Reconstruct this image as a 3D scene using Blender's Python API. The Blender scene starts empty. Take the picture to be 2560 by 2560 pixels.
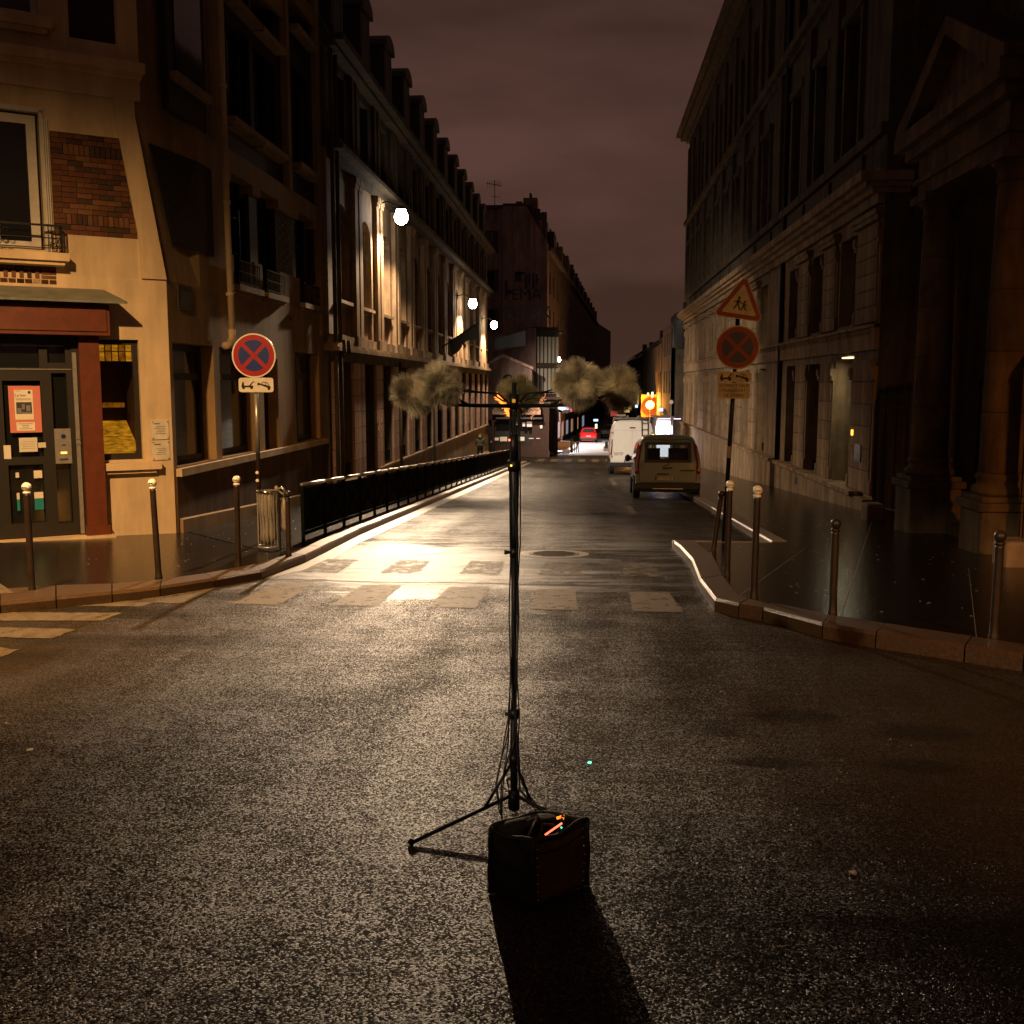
import bpy, bmesh, math, random
from mathutils import Vector, Matrix
random.seed(7)
R = math.radians
scene = bpy.context.scene
LP = dict(wall=2400, beam=16000, beam2=11000, sodL=11500, sodR=4000, rear=8000, amber=3500, plaza=12000, niche=16, panel=40)      # lamp powers in watts
COL = scene.collection

# ---------------------------------------------------------------- camera, sky, exposure
CAM_H = 1.75; FPX = 2600.0; PIT = R(7.02); YAW = R(4.15)
cam_d = bpy.data.cameras.new('camera'); cam = bpy.data.objects.new('camera', cam_d); COL.objects.link(cam)
cam_d.sensor_width = 36; cam_d.lens = 36*FPX/2560; cam_d.clip_start = .05; cam_d.clip_end = 2000
cam.location = (0, 0, CAM_H); cam.rotation_euler = (R(90)-PIT, 0, YAW)
scene.camera = cam
scene.render.engine = 'CYCLES'
scene.cycles.use_denoising = True
scene.cycles.max_bounces = 5
scene.cycles.sample_clamp_indirect = 4
scene.cycles.transparent_max_bounces = 12
vs = scene.view_settings
vs.view_transform = 'Standard'; vs.look = 'None'; vs.gamma = 1; vs.use_curve_mapping = False; vs.exposure = 0

W = bpy.data.worlds.new('World'); scene.world = W; W.use_nodes = True
nt = W.node_tree; nt.nodes.clear()
wo = nt.nodes.new('ShaderNodeOutputWorld'); bg = nt.nodes.new('ShaderNodeBackground')
tc = nt.nodes.new('ShaderNodeTexCoord'); mp = nt.nodes.new('ShaderNodeMapping'); mp.inputs['Scale'].default_value = (1, 1, 3.2)
nz = nt.nodes.new('ShaderNodeTexNoise'); nz.inputs['Scale'].default_value = 2.1; nz.inputs['Detail'].default_value = 5
cr = nt.nodes.new('ShaderNodeValToRGB')
cr.color_ramp.elements[0].position = .40; cr.color_ramp.elements[0].color = (.044, .0212, .0148, 1)
cr.color_ramp.elements[1].position = .62; cr.color_ramp.elements[1].color = (.092, .0445, .0345, 1)
nt.links.new(tc.outputs['Generated'], mp.inputs['Vector']); nt.links.new(mp.outputs[0], nz.inputs['Vector'])
nt.links.new(nz.outputs['Fac'], cr.inputs['Fac'])
# city glow: cloud base is a little paler towards the horizon, all round
sx = nt.nodes.new('ShaderNodeSeparateXYZ'); nt.links.new(tc.outputs['Generated'], sx.inputs[0])
mr = nt.nodes.new('ShaderNodeMapRange'); mr.inputs['From Min'].default_value = 0; mr.inputs['From Max'].default_value = .45
mr.inputs['To Min'].default_value = 1.25; mr.inputs['To Max'].default_value = .78
nt.links.new(sx.outputs['Z'], mr.inputs['Value'])
nt.links.new(cr.outputs['Color'], bg.inputs['Color']); nt.links.new(mr.outputs[0], bg.inputs['Strength'])
nt.links.new(bg.outputs[0], wo.inputs['Surface'])

# ---------------------------------------------------------------- measuring helpers (photo pixel -> point on a real plane)
SL = .05                                            # the street drops 5 cm per metre
def gz(y): return -SL*y if y <= 70 else -3.5-.017*(y-70)
def ray(px, py):
    a = (px-1280)/FPX; b = (1280-py)/FPX
    y = math.cos(PIT)+b*math.sin(PIT); z = -math.sin(PIT)+b*math.cos(PIT)
    c, s = math.cos(YAW), math.sin(YAW)
    return (a*c-y*s, a*s+y*c, z)
def G(px, py, h=0):
    d = ray(px, py); t = (h-CAM_H)/(d[2]+SL*d[1]); return (d[0]*t, d[1]*t)
def PX(px, py, x0):
    d = ray(px, py); t = x0/d[0]; return (d[1]*t, CAM_H+d[2]*t)
def PY(px, py, y0):
    d = ray(px, py); t = y0/d[1]; return (d[0]*t, CAM_H+d[2]*t)

# ---------------------------------------------------------------- materials
MATS = {}
def mat(name, col, rough=.7, spec=.5, metal=0, nscale=6, namt=.25, bump=.3, bscale=60, coat=0, emit=None, estr=0, col2=None, stretch=None):
    if name in MATS: return MATS[name]
    m = bpy.data.materials.new(name); m.use_nodes = True; t = m.node_tree; b = t.nodes['Principled BSDF']
    b.inputs['Roughness'].default_value = rough; b.inputs['Metallic'].default_value = metal
    b.inputs['Specular IOR Level'].default_value = spec; b.inputs['Coat Weight'].default_value = coat
    tcn = t.nodes.new('ShaderNodeTexCoord'); src = tcn.outputs['Object']
    if stretch:
        mpn = t.nodes.new('ShaderNodeMapping'); mpn.inputs['Scale'].default_value = stretch
        t.links.new(src, mpn.inputs['Vector']); src = mpn.outputs[0]
    n = t.nodes.new('ShaderNodeTexNoise'); n.inputs['Scale'].default_value = nscale; n.inputs['Detail'].default_value = 6; n.inputs['Roughness'].default_value = .62
    t.links.new(src, n.inputs['Vector'])
    r = t.nodes.new('ShaderNodeValToRGB'); r.color_ramp.elements[0].position = .3; r.color_ramp.elements[1].position = .7
    c2 = col2 or tuple(max(0, c*(1-namt)) for c in col); c1 = tuple(min(1, c*(1+namt*.5)) for c in col)
    r.color_ramp.elements[0].color = (*c2, 1); r.color_ramp.elements[1].color = (*c1, 1)
    t.links.new(n.outputs['Fac'], r.inputs['Fac'])
    oi = t.nodes.new('ShaderNodeObjectInfo'); hv = t.nodes.new('ShaderNodeHueSaturation')
    mrn = t.nodes.new('ShaderNodeMapRange'); mrn.inputs['To Min'].default_value = .88; mrn.inputs['To Max'].default_value = 1.12
    t.links.new(oi.outputs['Random'], mrn.inputs['Value']); t.links.new(mrn.outputs[0], hv.inputs['Value'])
    csrc = r.outputs['Color']
    if name.startswith(('stone', 'plaster', 'far_wall', 'skirt')):
        m3 = t.nodes.new('ShaderNodeMapping'); m3.inputs['Scale'].default_value = (1.6, 1.6, .22); t.links.new(tcn.outputs['Object'], m3.inputs['Vector'])
        n3 = t.nodes.new('ShaderNodeTexNoise'); n3.inputs['Scale'].default_value = 1.5; n3.inputs['Detail'].default_value = 8; n3.inputs['Roughness'].default_value = .65; t.links.new(m3.outputs[0], n3.inputs['Vector'])
        r3 = t.nodes.new('ShaderNodeMapRange'); r3.inputs['From Min'].default_value = .38; r3.inputs['From Max'].default_value = .62; r3.inputs['To Min'].default_value = .80 if name.startswith('plaster') else .5; r3.inputs['To Max'].default_value = 1.08
        t.links.new(n3.outputs['Fac'], r3.inputs['Value']); mm = t.nodes.new('ShaderNodeMix'); mm.data_type = 'RGBA'; mm.blend_type = 'MULTIPLY'; mm.inputs['Factor'].default_value = 1
        t.links.new(csrc, mm.inputs['A']); t.links.new(r3.outputs[0], mm.inputs['B']); csrc = mm.outputs['Result']
    if name == 'dark_glass': mrn.inputs['From Min'].default_value = .72; mrn.inputs['From Max'].default_value = .80; mrn.inputs['To Min'].default_value = .8; mrn.inputs['To Max'].default_value = 1.7
    t.links.new(csrc, hv.inputs['Color']); t.links.new(hv.outputs['Color'], b.inputs['Base Color'])
    if bump:
        n2 = t.nodes.new('ShaderNodeTexNoise'); n2.inputs['Scale'].default_value = bscale; n2.inputs['Detail'].default_value = 4
        t.links.new(src, n2.inputs['Vector'])
        bp = t.nodes.new('ShaderNodeBump'); bp.inputs['Strength'].default_value = bump; bp.inputs['Distance'].default_value = .01
        t.links.new(n2.outputs['Fac'], bp.inputs['Height']); t.links.new(bp.outputs[0], b.inputs['Normal'])
    if emit:
        re_ = t.nodes.new('ShaderNodeValToRGB'); re_.color_ramp.elements[0].position = .36; re_.color_ramp.elements[0].color = (*[c*.28 for c in emit], 1); re_.color_ramp.elements[1].position = .62; re_.color_ramp.elements[1].color = (*emit, 1)
        t.links.new(n.outputs['Fac'], re_.inputs['Fac']); t.links.new(re_.outputs['Color'], b.inputs['Emission Color']); b.inputs['Emission Strength'].default_value = estr
    MATS[name] = m; return m
def glow(name, col, s):
    m = bpy.data.materials.new(name); m.use_nodes = True; t = m.node_tree; b = t.nodes['Principled BSDF']
    b.inputs['Base Color'].default_value = (.6, .6, .6, 1)
    b.inputs['Emission Color'].default_value = (*col, 1); b.inputs['Emission Strength'].default_value = s
    MATS[name] = m; return m
def clear_glass(name, tint, mix):
    m = bpy.data.materials.new(name); m.use_nodes = True; t = m.node_tree; t.nodes.clear()
    o = t.nodes.new('ShaderNodeOutputMaterial'); g = t.nodes.new('ShaderNodeBsdfGlossy'); g.inputs['Roughness'].default_value = .04
    g.inputs['Color'].default_value = (.9, .9, .9, 1)
    tr = t.nodes.new('ShaderNodeBsdfTransparent'); tr.inputs['Color'].default_value = (*tint, 1)
    f = t.nodes.new('ShaderNodeFresnel'); f.inputs['IOR'].default_value = 1.5
    mx = t.nodes.new('ShaderNodeMixShader'); t.links.new(f.outputs[0], mx.inputs[0]); t.links.new(tr.outputs[0], mx.inputs[1]); t.links.new(g.outputs[0], mx.inputs[2])
    t.links.new(mx.outputs[0], o.inputs['Surface']); MATS[name] = m; return m

def asphalt():
    m = bpy.data.materials.new('wet_asphalt'); m.use_nodes = True; t = m.node_tree; b = t.nodes['Principled BSDF']; L = t.links.new
    tcn = t.nodes.new('ShaderNodeTexCoord'); P = tcn.outputs['Object']
    vor = t.nodes.new('ShaderNodeTexVoronoi'); vor.inputs['Scale'].default_value = 120; vor.inputs['Randomness'].default_value = 1; L(P, vor.inputs['Vector'])
    vor2 = t.nodes.new('ShaderNodeTexVoronoi'); vor2.inputs['Scale'].default_value = 250; L(P, vor2.inputs['Vector'])
    nf = t.nodes.new('ShaderNodeTexNoise'); nf.inputs['Scale'].default_value = 110; nf.inputs['Detail'].default_value = 3; L(P, nf.inputs['Vector'])
    big = t.nodes.new('ShaderNodeTexNoise'); big.inputs['Scale'].default_value = .55; big.inputs['Detail'].default_value = 5; L(P, big.inputs['Vector'])
    # zone where the surface has been relaid smoother and holds a film of water (round the crossing)
    sep = t.nodes.new('ShaderNodeSeparateXYZ'); L(P, sep.inputs[0])
    def rng(src, a, c, lo, hi):
        q = t.nodes.new('ShaderNodeMapRange'); q.interpolation_type = 'SMOOTHSTEP'; q.inputs['From Min'].default_value = a; q.inputs['From Max'].default_value = c
        q.inputs['To Min'].default_value = lo; q.inputs['To Max'].default_value = hi; L(src, q.inputs['Value']); return q.outputs[0]
    def mth(op, a, c):
        q = t.nodes.new('ShaderNodeMath'); q.operation = op
        for i, v in enumerate((a, c)):
            if isinstance(v, (int, float)): q.inputs[i].default_value = v
            else: L(v, q.inputs[i])
        return q.outputs[0]
    yy = sep.outputs['Y']
    z1 = rng(yy, 10.9, 11.9, 0, 1)
    mpn = t.nodes.new('ShaderNodeMapping'); mpn.inputs['Scale'].default_value = (.55, 2.2, 1); L(P, mpn.inputs['Vector'])
    pn = t.nodes.new('ShaderNodeTexNoise'); pn.inputs['Scale'].default_value = 1.1; pn.inputs['Detail'].default_value = 7; pn.inputs['Roughness'].default_value = .7; L(mpn.outputs[0], pn.inputs['Vector'])
    wetm = rng(pn.outputs['Fac'], .43, .60, 0, 1)
    far = rng(yy, 15.2, 18.5, 1, .4)
    wet = mth('MULTIPLY', mth('MULTIPLY', z1, wetm), far)
    for (bx, by, ax_, ay_) in ((-2.25, 13.6, 1.7, 1.7), (-3.1, 15.0, .9, 1.2), (-2.1, 11.3, .55, .5)):      # standing film of water left of the middle
        du = mth('DIVIDE', mth('SUBTRACT', sep.outputs['X'], bx), ax_); dv = mth('DIVIDE', mth('SUBTRACT', yy, by), ay_)
        rr_ = mth('ADD', mth('ADD', mth('MULTIPLY', du, du), mth('MULTIPLY', dv, dv)), mth('MULTIPLY', mth('SUBTRACT', pn.outputs['Fac'], .52), 10.0))
        wet = mth('MAXIMUM', wet, rng(rr_, .5, 1.15, 1, 0))
    mpw = t.nodes.new('ShaderNodeMapping'); mpw.inputs['Scale'].default_value = (.42, 1.15, 1); mpw.inputs['Location'].default_value = (3.1, 1.7, 0); L(P, mpw.inputs['Vector'])
    wn = t.nodes.new('ShaderNodeTexNoise'); wn.inputs['Scale'].default_value = .8; wn.inputs['Detail'].default_value = 4; L(mpw.outputs[0], wn.inputs['Vector'])
    worn = mth('MULTIPLY', rng(wn.outputs['Fac'], .56, .66, 0, 1), .9)
    # dried, darker blots with soft rims (position and half-axes in metres)
    for (bx, by, ax_, ay_, st_) in BLOTS:
        du = mth('DIVIDE', mth('SUBTRACT', sep.outputs['X'], bx), ax_); dv = mth('DIVIDE', mth('SUBTRACT', yy, by), ay_)
        rr_ = mth('ADD', mth('ADD', mth('MULTIPLY', du, du), mth('MULTIPLY', dv, dv)), mth('MULTIPLY', mth('SUBTRACT', pn.outputs['Fac'], .5), 2.2))
        worn = mth('MAXIMUM', worn, rng(rr_, .45, 1.35, st_, 0))
    # colour of the stones and binder
    cr = t.nodes.new('ShaderNodeValToRGB'); cr.color_ramp.elements[0].position = 0; cr.color_ramp.elements[0].color = (.042, .031, .020, 1)
    cr.color_ramp.elements[1].position = .9; cr.color_ramp.elements[1].color = (.012, .0095, .007, 1)
    L(vor.outputs['Distance'], cr.inputs['Fac'])
    mixc = t.nodes.new('ShaderNodeMix'); mixc.data_type = 'RGBA'; mixc.inputs['B'].default_value = (.016, .014, .012, 1)
    L(worn, mixc.inputs['Factor']); L(cr.outputs['Color'], mixc.inputs['A']); L(mixc.outputs['Result'], b.inputs['Base Color'])
    h = mth('ADD', mth('MULTIPLY', vor.outputs['Distance'], -1.0), mth('ADD', mth('MULTIPLY', vor2.outputs['Distance'], -.45), mth('MULTIPLY', nf.outputs['Fac'], .9)))
    amp = mth('MULTIPLY', mth('SUBTRACT', 1.0, mth('MULTIPLY', wet, .62)), mth('SUBTRACT', 1.0, mth('MULTIPLY', worn, .45)))
    # every chip of aggregate lies at its own slight tilt: this is what makes a wet road glitter
    s1 = t.nodes.new('ShaderNodeSeparateXYZ'); s2 = t.nodes.new('ShaderNodeSeparateXYZ'); L(vor.outputs['Color'], s1.inputs[0]); L(vor2.outputs['Color'], s2.inputs[0])
    cx = t.nodes.new('ShaderNodeCombineXYZ'); k = mth('MULTIPLY', amp, ASPH['tilt'])
    def tl(a, c2, off): return mth('ADD', mth('MULTIPLY', mth('SUBTRACT', mth('ADD', mth('MULTIPLY', a, .7), mth('MULTIPLY', c2, .45)), .575), k), off)
    L(tl(s1.outputs['X'], s2.outputs['X'], 0), cx.inputs['X']); L(tl(s1.outputs['Y'], s2.outputs['Y'], .05), cx.inputs['Y']); cx.inputs['Z'].default_value = 1
    nrm = t.nodes.new('ShaderNodeVectorMath'); nrm.operation = 'NORMALIZE'; L(cx.outputs[0], nrm.inputs[0])
    bp = t.nodes.new('ShaderNodeBump'); bp.inputs['Strength'].default_value = ASPH['bump']; bp.inputs['Distance'].default_value = ASPH['dist']
    L(mth('MULTIPLY', h, amp), bp.inputs['Height']); b2 = t.nodes.new('ShaderNodeBump'); b2.inputs['Strength'].default_value = 1; b2.inputs['Distance'].default_value = .075
    L(mth('MULTIPLY', pn.outputs['Fac'], mth('MULTIPLY', z1, rng(yy, 15.5, 20, 1, .15))), b2.inputs['Height']); L(nrm.outputs[0], b2.inputs['Normal'])
    L(b2.outputs[0], bp.inputs['Normal']); L(bp.outputs[0], b.inputs['Normal'])
    rr = mth('SUBTRACT', ASPH['rough'], mth('MULTIPLY', wet, ASPH['wetdrop'])); L(mth('ADD', rr, mth('MULTIPLY', big.outputs['Fac'], .12)), b.inputs['Roughness'])
    L(mth('MULTIPLY', mth('SUBTRACT', 1.0, mth('MULTIPLY', worn, .65)), mth('MULTIPLY', rng(big.outputs['Fac'], .35, .65, .65, 1.15), ASPH['spec'])), b.inputs['Specular IOR Level'])
    df = t.nodes.new('ShaderNodeBsdfDiffuse'); L(mixc.outputs['Result'], df.inputs['Color']); L(bp.outputs[0], df.inputs['Normal'])
    mpt = t.nodes.new('ShaderNodeMapping'); mpt.inputs['Scale'].default_value = (1.5, .10, 1); L(P, mpt.inputs['Vector'])       # tyre-polished tracks along the street
    tn = t.nodes.new('ShaderNodeTexNoise'); tn.inputs['Scale'].default_value = 1.0; tn.inputs['Detail'].default_value = 3; L(mpt.outputs[0], tn.inputs['Vector'])
    pt = t.nodes.new('ShaderNodeTexNoise'); pt.inputs['Scale'].default_value = 1.9; pt.inputs['Detail'].default_value = 6; pt.inputs['Roughness'].default_value = .7; L(P, pt.inputs['Vector'])
    var = mth('ADD', mth('MULTIPLY', mth('SUBTRACT', tn.outputs['Fac'], .5), .75), mth('MULTIPLY', mth('SUBTRACT', pt.outputs['Fac'], .5), .7))
    ms = t.nodes.new('ShaderNodeMixShader'); chip = rng(mth('ADD', var, mth('ADD', mth('MULTIPLY', s1.outputs['Z'], .75), mth('MULTIPLY', s2.outputs['Z'], .4))), .56, .84, .06, 1)
    L(mth('MAXIMUM', chip, mth('MULTIPLY', wet, .9)), ms.inputs[0]); L(df.outputs[0], ms.inputs[1]); L(b.outputs[0], ms.inputs[2]); L(ms.outputs[0], t.nodes['Material Output'].inputs['Surface'])
    MATS['asphalt'] = m; return m
BLOTS = [(*G(1160,1560), .17, .75, .85), (*G(560,1605), 1.5, .32, .8), (*G(1990,1790), .30, .16, .9), (*G(2310,1832), .28, .16, .9), (*G(1930,1905), .26, .10, .9), (*G(2290,1915), .25, .12, .9), (*G(1780,1830), .2, .1, .8), (*G(1190,1418), .5, .22, .8), (*G(1540,2190), .12, .12, .6)]
ASPH = dict(bump=.6, dist=.005, rough=.29, wetdrop=-.10, spec=.9, tilt=.58)
asphalt()
mat('pave_asphalt', (.009, .007, .005), .20, .20, nscale=3, bump=.35, bscale=26)
mat('pave_rough', (.012, .010, .007), .20, .5, nscale=3, bump=1.0, bscale=16)
mat('granite_dark', (.060, .032, .012), .40, .7, nscale=30, namt=.5, bump=.3, bscale=50)
mat('granite', (.20, .155, .11), .42, 1.0, nscale=30, namt=.4, bump=.15, bscale=40)
mat('gutter', (.15, .13, .11), .46, 1.0, nscale=5, namt=.3, bump=.2, bscale=30)
mat('road_paint', (.095, .072, .044), .62, .15, nscale=9, namt=.3, bump=.15, bscale=70)
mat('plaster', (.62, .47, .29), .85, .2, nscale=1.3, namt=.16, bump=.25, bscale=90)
mat('plaster_shaded', (.31, .205, .10), .85, .2, nscale=1.1, namt=.22, bump=.25, bscale=80)  # side facade plaster: weaker light put in as a darker colour
mat('dark_brick', (.026, .019, .011), .7, .3, nscale=9, namt=.5, bump=.4, bscale=25)
mat('brick', (.125, .046, .020), .75, .3, nscale=7, namt=.4, bump=.5, bscale=60)
mat('brick_pale', (.17, .078, .032), .75, .3, nscale=7, namt=.35, bump=.5, bscale=60)
mat('brick_brown', (.06, .032, .016), .75, .3, nscale=7, namt=.4, bump=.5, bscale=60)
mat('mortar', (.03, .019, .012), .9, .1)
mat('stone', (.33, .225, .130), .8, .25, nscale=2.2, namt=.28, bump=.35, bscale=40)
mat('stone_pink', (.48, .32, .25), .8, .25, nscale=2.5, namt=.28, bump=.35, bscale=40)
mat('stone_shaded', (.15, .096, .050), .85, .2, nscale=1.8, namt=.45, bump=.4, bscale=30)  # portico stone darkened against lamp spill; shade put into the colour
mat('stone_dark', (.10, .080, .054), .85, .2, nscale=1.6, namt=.4, bump=.4, bscale=30)  # stone darkened to offset strong skylight; shade put into its colour
mat('slate', (.035, .035, .037), .55, .4, nscale=6, namt=.4, bump=.4, bscale=20)
mat('zinc', (.17, .18, .14), .5, .4, nscale=4, namt=.4, bump=.2)
mat('dark_glass', (.012, .013, .012), .06, .6, nscale=1, namt=.1, bump=.04, bscale=3)
mat('frame_white', (.5, .47, .40), .5, .4, nscale=8, namt=.15, bump=.05)
mat('frame_dark', (.018, .014, .010), .5, .4, namt=.2, bump=.05)
mat('red_brown', (.115, .026, .008), .5, .4, nscale=6, namt=.3, bump=.15)
mat('skirt_brown', (.10, .052, .022), .8, .25, nscale=1.5, namt=.3, bump=.3, bscale=50)
mat('steel_grey', (.36, .34, .31), .35, .5, metal=.6, nscale=12, namt=.2, bump=.05)
mat('iron_matt', (.007, .007, .006), .85, .05, namt=.2, bump=.1)
mat('iron_black', (.006, .006, .005), .45, .3, namt=.2, bump=.1)
mat('fence_green', (.004, .006, .004), .95, .03, namt=.3, bump=.15)
mat('rail_top', (.20, .19, .17), .38, .6, metal=.5, namt=.2, bump=.02)
mat('bollard_brown', (.022, .013, .008), .42, .35, nscale=9, namt=.5, bump=.15, bscale=30)
mat('bollard_white', (.72, .66, .55), .4, .5, nscale=16, namt=.2, bump=.1)
mat('sign_red', (.24, .006, .010), .35, .5, namt=.08, bump=0)
mat('sign_blue', (.004, .020, .13), .35, .5, namt=.08, bump=0)
mat('sign_white', (.55, .50, .41), .4, .5, nscale=9, namt=.18, bump=0)
mat('sign_white_dimmed', (.34, .31, .25), .45, .4, nscale=7, namt=.35, bump=0)  # right-hand sign colours: shade put in to offset the sodium lamp
mat('sign_red_dimmed', (.15, .005, .008), .45, .4, nscale=7, namt=.3, bump=0)
mat('sign_blue_dimmed', (.004, .012, .075), .45, .4, nscale=7, namt=.3, bump=0)
mat('sign_black', (.01, .009, .012), .5, .3, namt=.1, bump=0)
mat('paper_pink', (.62, .20, .15), .6, .3, namt=.06, bump=0)
mat('paper', (.66, .60, .46), .6, .3, namt=.08, bump=0)
mat('ink', (.05, .05, .06), .7, .2, namt=.1, bump=0)
mat('teal_door', (.006, .045, .045), .4, .4, namt=.25, bump=.1)
mat('teal_paper', (.01, .18, .18), .6, .3, namt=.2, bump=0)
mat('paint_white', (.80, .79, .76), .28, .5, coat=.4, nscale=3, namt=.06, bump=0)
mat('paint_grey', (.16, .205, .205), .3, .5, coat=.4, nscale=3, namt=.06, bump=0)
mat('paint_red', (.45, .008, .008), .22, .5, coat=.6, namt=.05, bump=0)
mat('black_plastic', (.018, .018, .018), .5, .4, namt=.2, bump=.1)
mat('rubber', (.012, .012, .012), .75, .3, namt=.2, bump=.3, bscale=40)
mat('tail_red', (.22, .006, .006), .15, .6, namt=.1, bump=0)
mat('tail_amber', (.45, .13, .01), .15, .6, namt=.1, bump=0)
mat('black_cloth', (.026, .023, .018), .75, .3, nscale=14, namt=.5, bump=.9, bscale=22)
mat('cloth_lit_brown', (.17, .075, .024), .7, .35, nscale=9, namt=.5, bump=1, bscale=16)  # bag's black cloth with warm lamp light put into the colour; also cargo box
mat('chrome', (.6, .6, .58), .18, .5, metal=1, namt=.05, bump=0)
mat('fibre', (.95, .72, .45), .45, .5, nscale=10, namt=.35, bump=0, col2=(.09,.055,.028))
mat('fibre_dim', (.36, .30, .15), .6, .3, nscale=13, namt=.35, bump=0, col2=(.05,.045,.02))
t_ = MATS['road_paint'].node_tree; b_ = t_.nodes['Principled BSDF']; tr_ = t_.nodes.new('ShaderNodeBsdfTransparent'); mx_ = t_.nodes.new('ShaderNodeMixShader')
n_ = t_.nodes.new('ShaderNodeTexNoise'); n_.inputs['Scale'].default_value = 7; n_.inputs['Detail'].default_value = 9; n_.inputs['Roughness'].default_value = .75
q_ = t_.nodes.new('ShaderNodeTexCoord'); t_.links.new(q_.outputs['Object'], n_.inputs['Vector']); r_ = t_.nodes.new('ShaderNodeMapRange'); r_.inputs['From Min'].default_value = .35; r_.inputs['From Max'].default_value = .45; r_.inputs['To Min'].default_value = .25
t_.links.new(n_.outputs['Fac'], r_.inputs['Value']); t_.links.new(r_.outputs[0], mx_.inputs[0]); t_.links.new(tr_.outputs[0], mx_.inputs[1]); t_.links.new(b_.outputs[0], mx_.inputs[2]); t_.links.new(mx_.outputs[0], t_.nodes['Material Output'].inputs['Surface'])
wn_ = MATS['road_paint'].copy(); wn_.name = 'road_paint_worn'; MATS['road_paint_worn'] = wn_
for k_ in wn_.node_tree.nodes:
    if k_.type == 'MAP_RANGE' and abs(k_.inputs['From Min'].default_value-.35) < 1e-4: k_.inputs['From Min'].default_value = .44; k_.inputs['From Max'].default_value = .56; k_.inputs['To Min'].default_value = 0
for nm_ in ('fibre', 'fibre_dim'):
    t_ = MATS[nm_].node_tree; b_ = t_.nodes['Principled BSDF']; tl = t_.nodes.new('ShaderNodeBsdfTranslucent'); mx_ = t_.nodes.new('ShaderNodeMixShader'); mx_.inputs[0].default_value = .4
    c_ = b_.inputs['Base Color'].links[0].from_socket; t_.links.new(c_, tl.inputs['Color']); t_.links.new(b_.outputs[0], mx_.inputs[1]); t_.links.new(tl.outputs[0], mx_.inputs[2])
    t_.links.new(mx_.outputs[0], t_.nodes['Material Output'].inputs['Surface'])
mat('skin', (.42, .25, .18), .6, .3, namt=.1, bump=0)
mat('jacket', (.06, .065, .035), .8, .2, nscale=14, namt=.5, bump=.5, bscale=20)
mat('trousers', (.02, .02, .022), .85, .2, namt=.3, bump=.2)
mat('clear_bag', (.22, .20, .17), .3, .6, nscale=20, namt=.4, bump=.9, bscale=16)
mat('far_wall', (.23, .150, .135), .85, .2, nscale=.7, namt=.25, bump=.2, bscale=20)
mat('far_wall_dark', (.085, .065, .045), .85, .2, nscale=.6, namt=.4, bump=.2, bscale=20)
mat('billboard_blue', (.035, .045, .07), .35, .5, nscale=1.3, namt=.6, bump=0)
mat('awning_dark', (.07, .065, .07), .7, .3, namt=.3, bump=.2)
mat('awning_red', (.30, .05, .035), .7, .3, namt=.3, bump=.2)
mat('awning_blue', (.05, .09, .2), .7, .3, namt=.3, bump=.2)
mat('leaf_litter', (.16, .09, .03), .7, .3, namt=.5, bump=.3)
mat('halo_board_orange', (.55,.16,.02), .7, .3, nscale=1.2, namt=.5, bump=0)  # colour of the added board that imitates the amber lamp's halo
mat('curtain_cloth', (.16,.13,.09), .9, .1, nscale=4, namt=.3, bump=.2)
mat('wood_dark', (.05, .02, .014), .6, .3, namt=.4, bump=.2)
glow('lamp_glow', (1, .87, .72), 60)
glow('lamp_glow_far', (.85, .95, 1), 40)
glow('sodium_glow', (1, .36, .03), 9)
glow('amber_strand', (1, .20, .0), 2.0)
glow('amber_strand_dim', (1, .2, .0), .5)
glow('panel_glow', (.78, .80, 1), 3.2)
glow('cool_tube', (.75, .62, 1), 2.2)
glow('warm_window', (1, .55, .14), .55)
glow('warm_window_dim', (1, .5, .12), .13)
glow('warm_sign', (1, .78, .45), 2.2)
glow('green_led', (.2, 1, .25), 2.5)
glow('red_led', (1, .1, .05), 4)
glow('teal_led', (.0, .9, .6), 1.6)
glow('traffic_green', (.25, 1, .75), 4)
glow('blue_sign', (.4, .7, 1), 2.6)
glow('amber_led', (1, .45, .05), 3)
mat('painted_yellow_glow', (.10, .05, .01), .6, .3, nscale=7, stretch=(1,1,5), namt=.6, bump=0, emit=(1, .40, .015), estr=.62)  # reflected street light put into the window shapes as a glow
mat('painted_yellow_glow_dim', (.08, .04, .01), .6, .3, nscale=9, namt=.6, bump=0, emit=(1, .32, .01), estr=.28)
clear_glass('car_glass', (.45, .47, .45), .2)
clear_glass('lamp_glass', (.9, .9, .9), .1)

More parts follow.
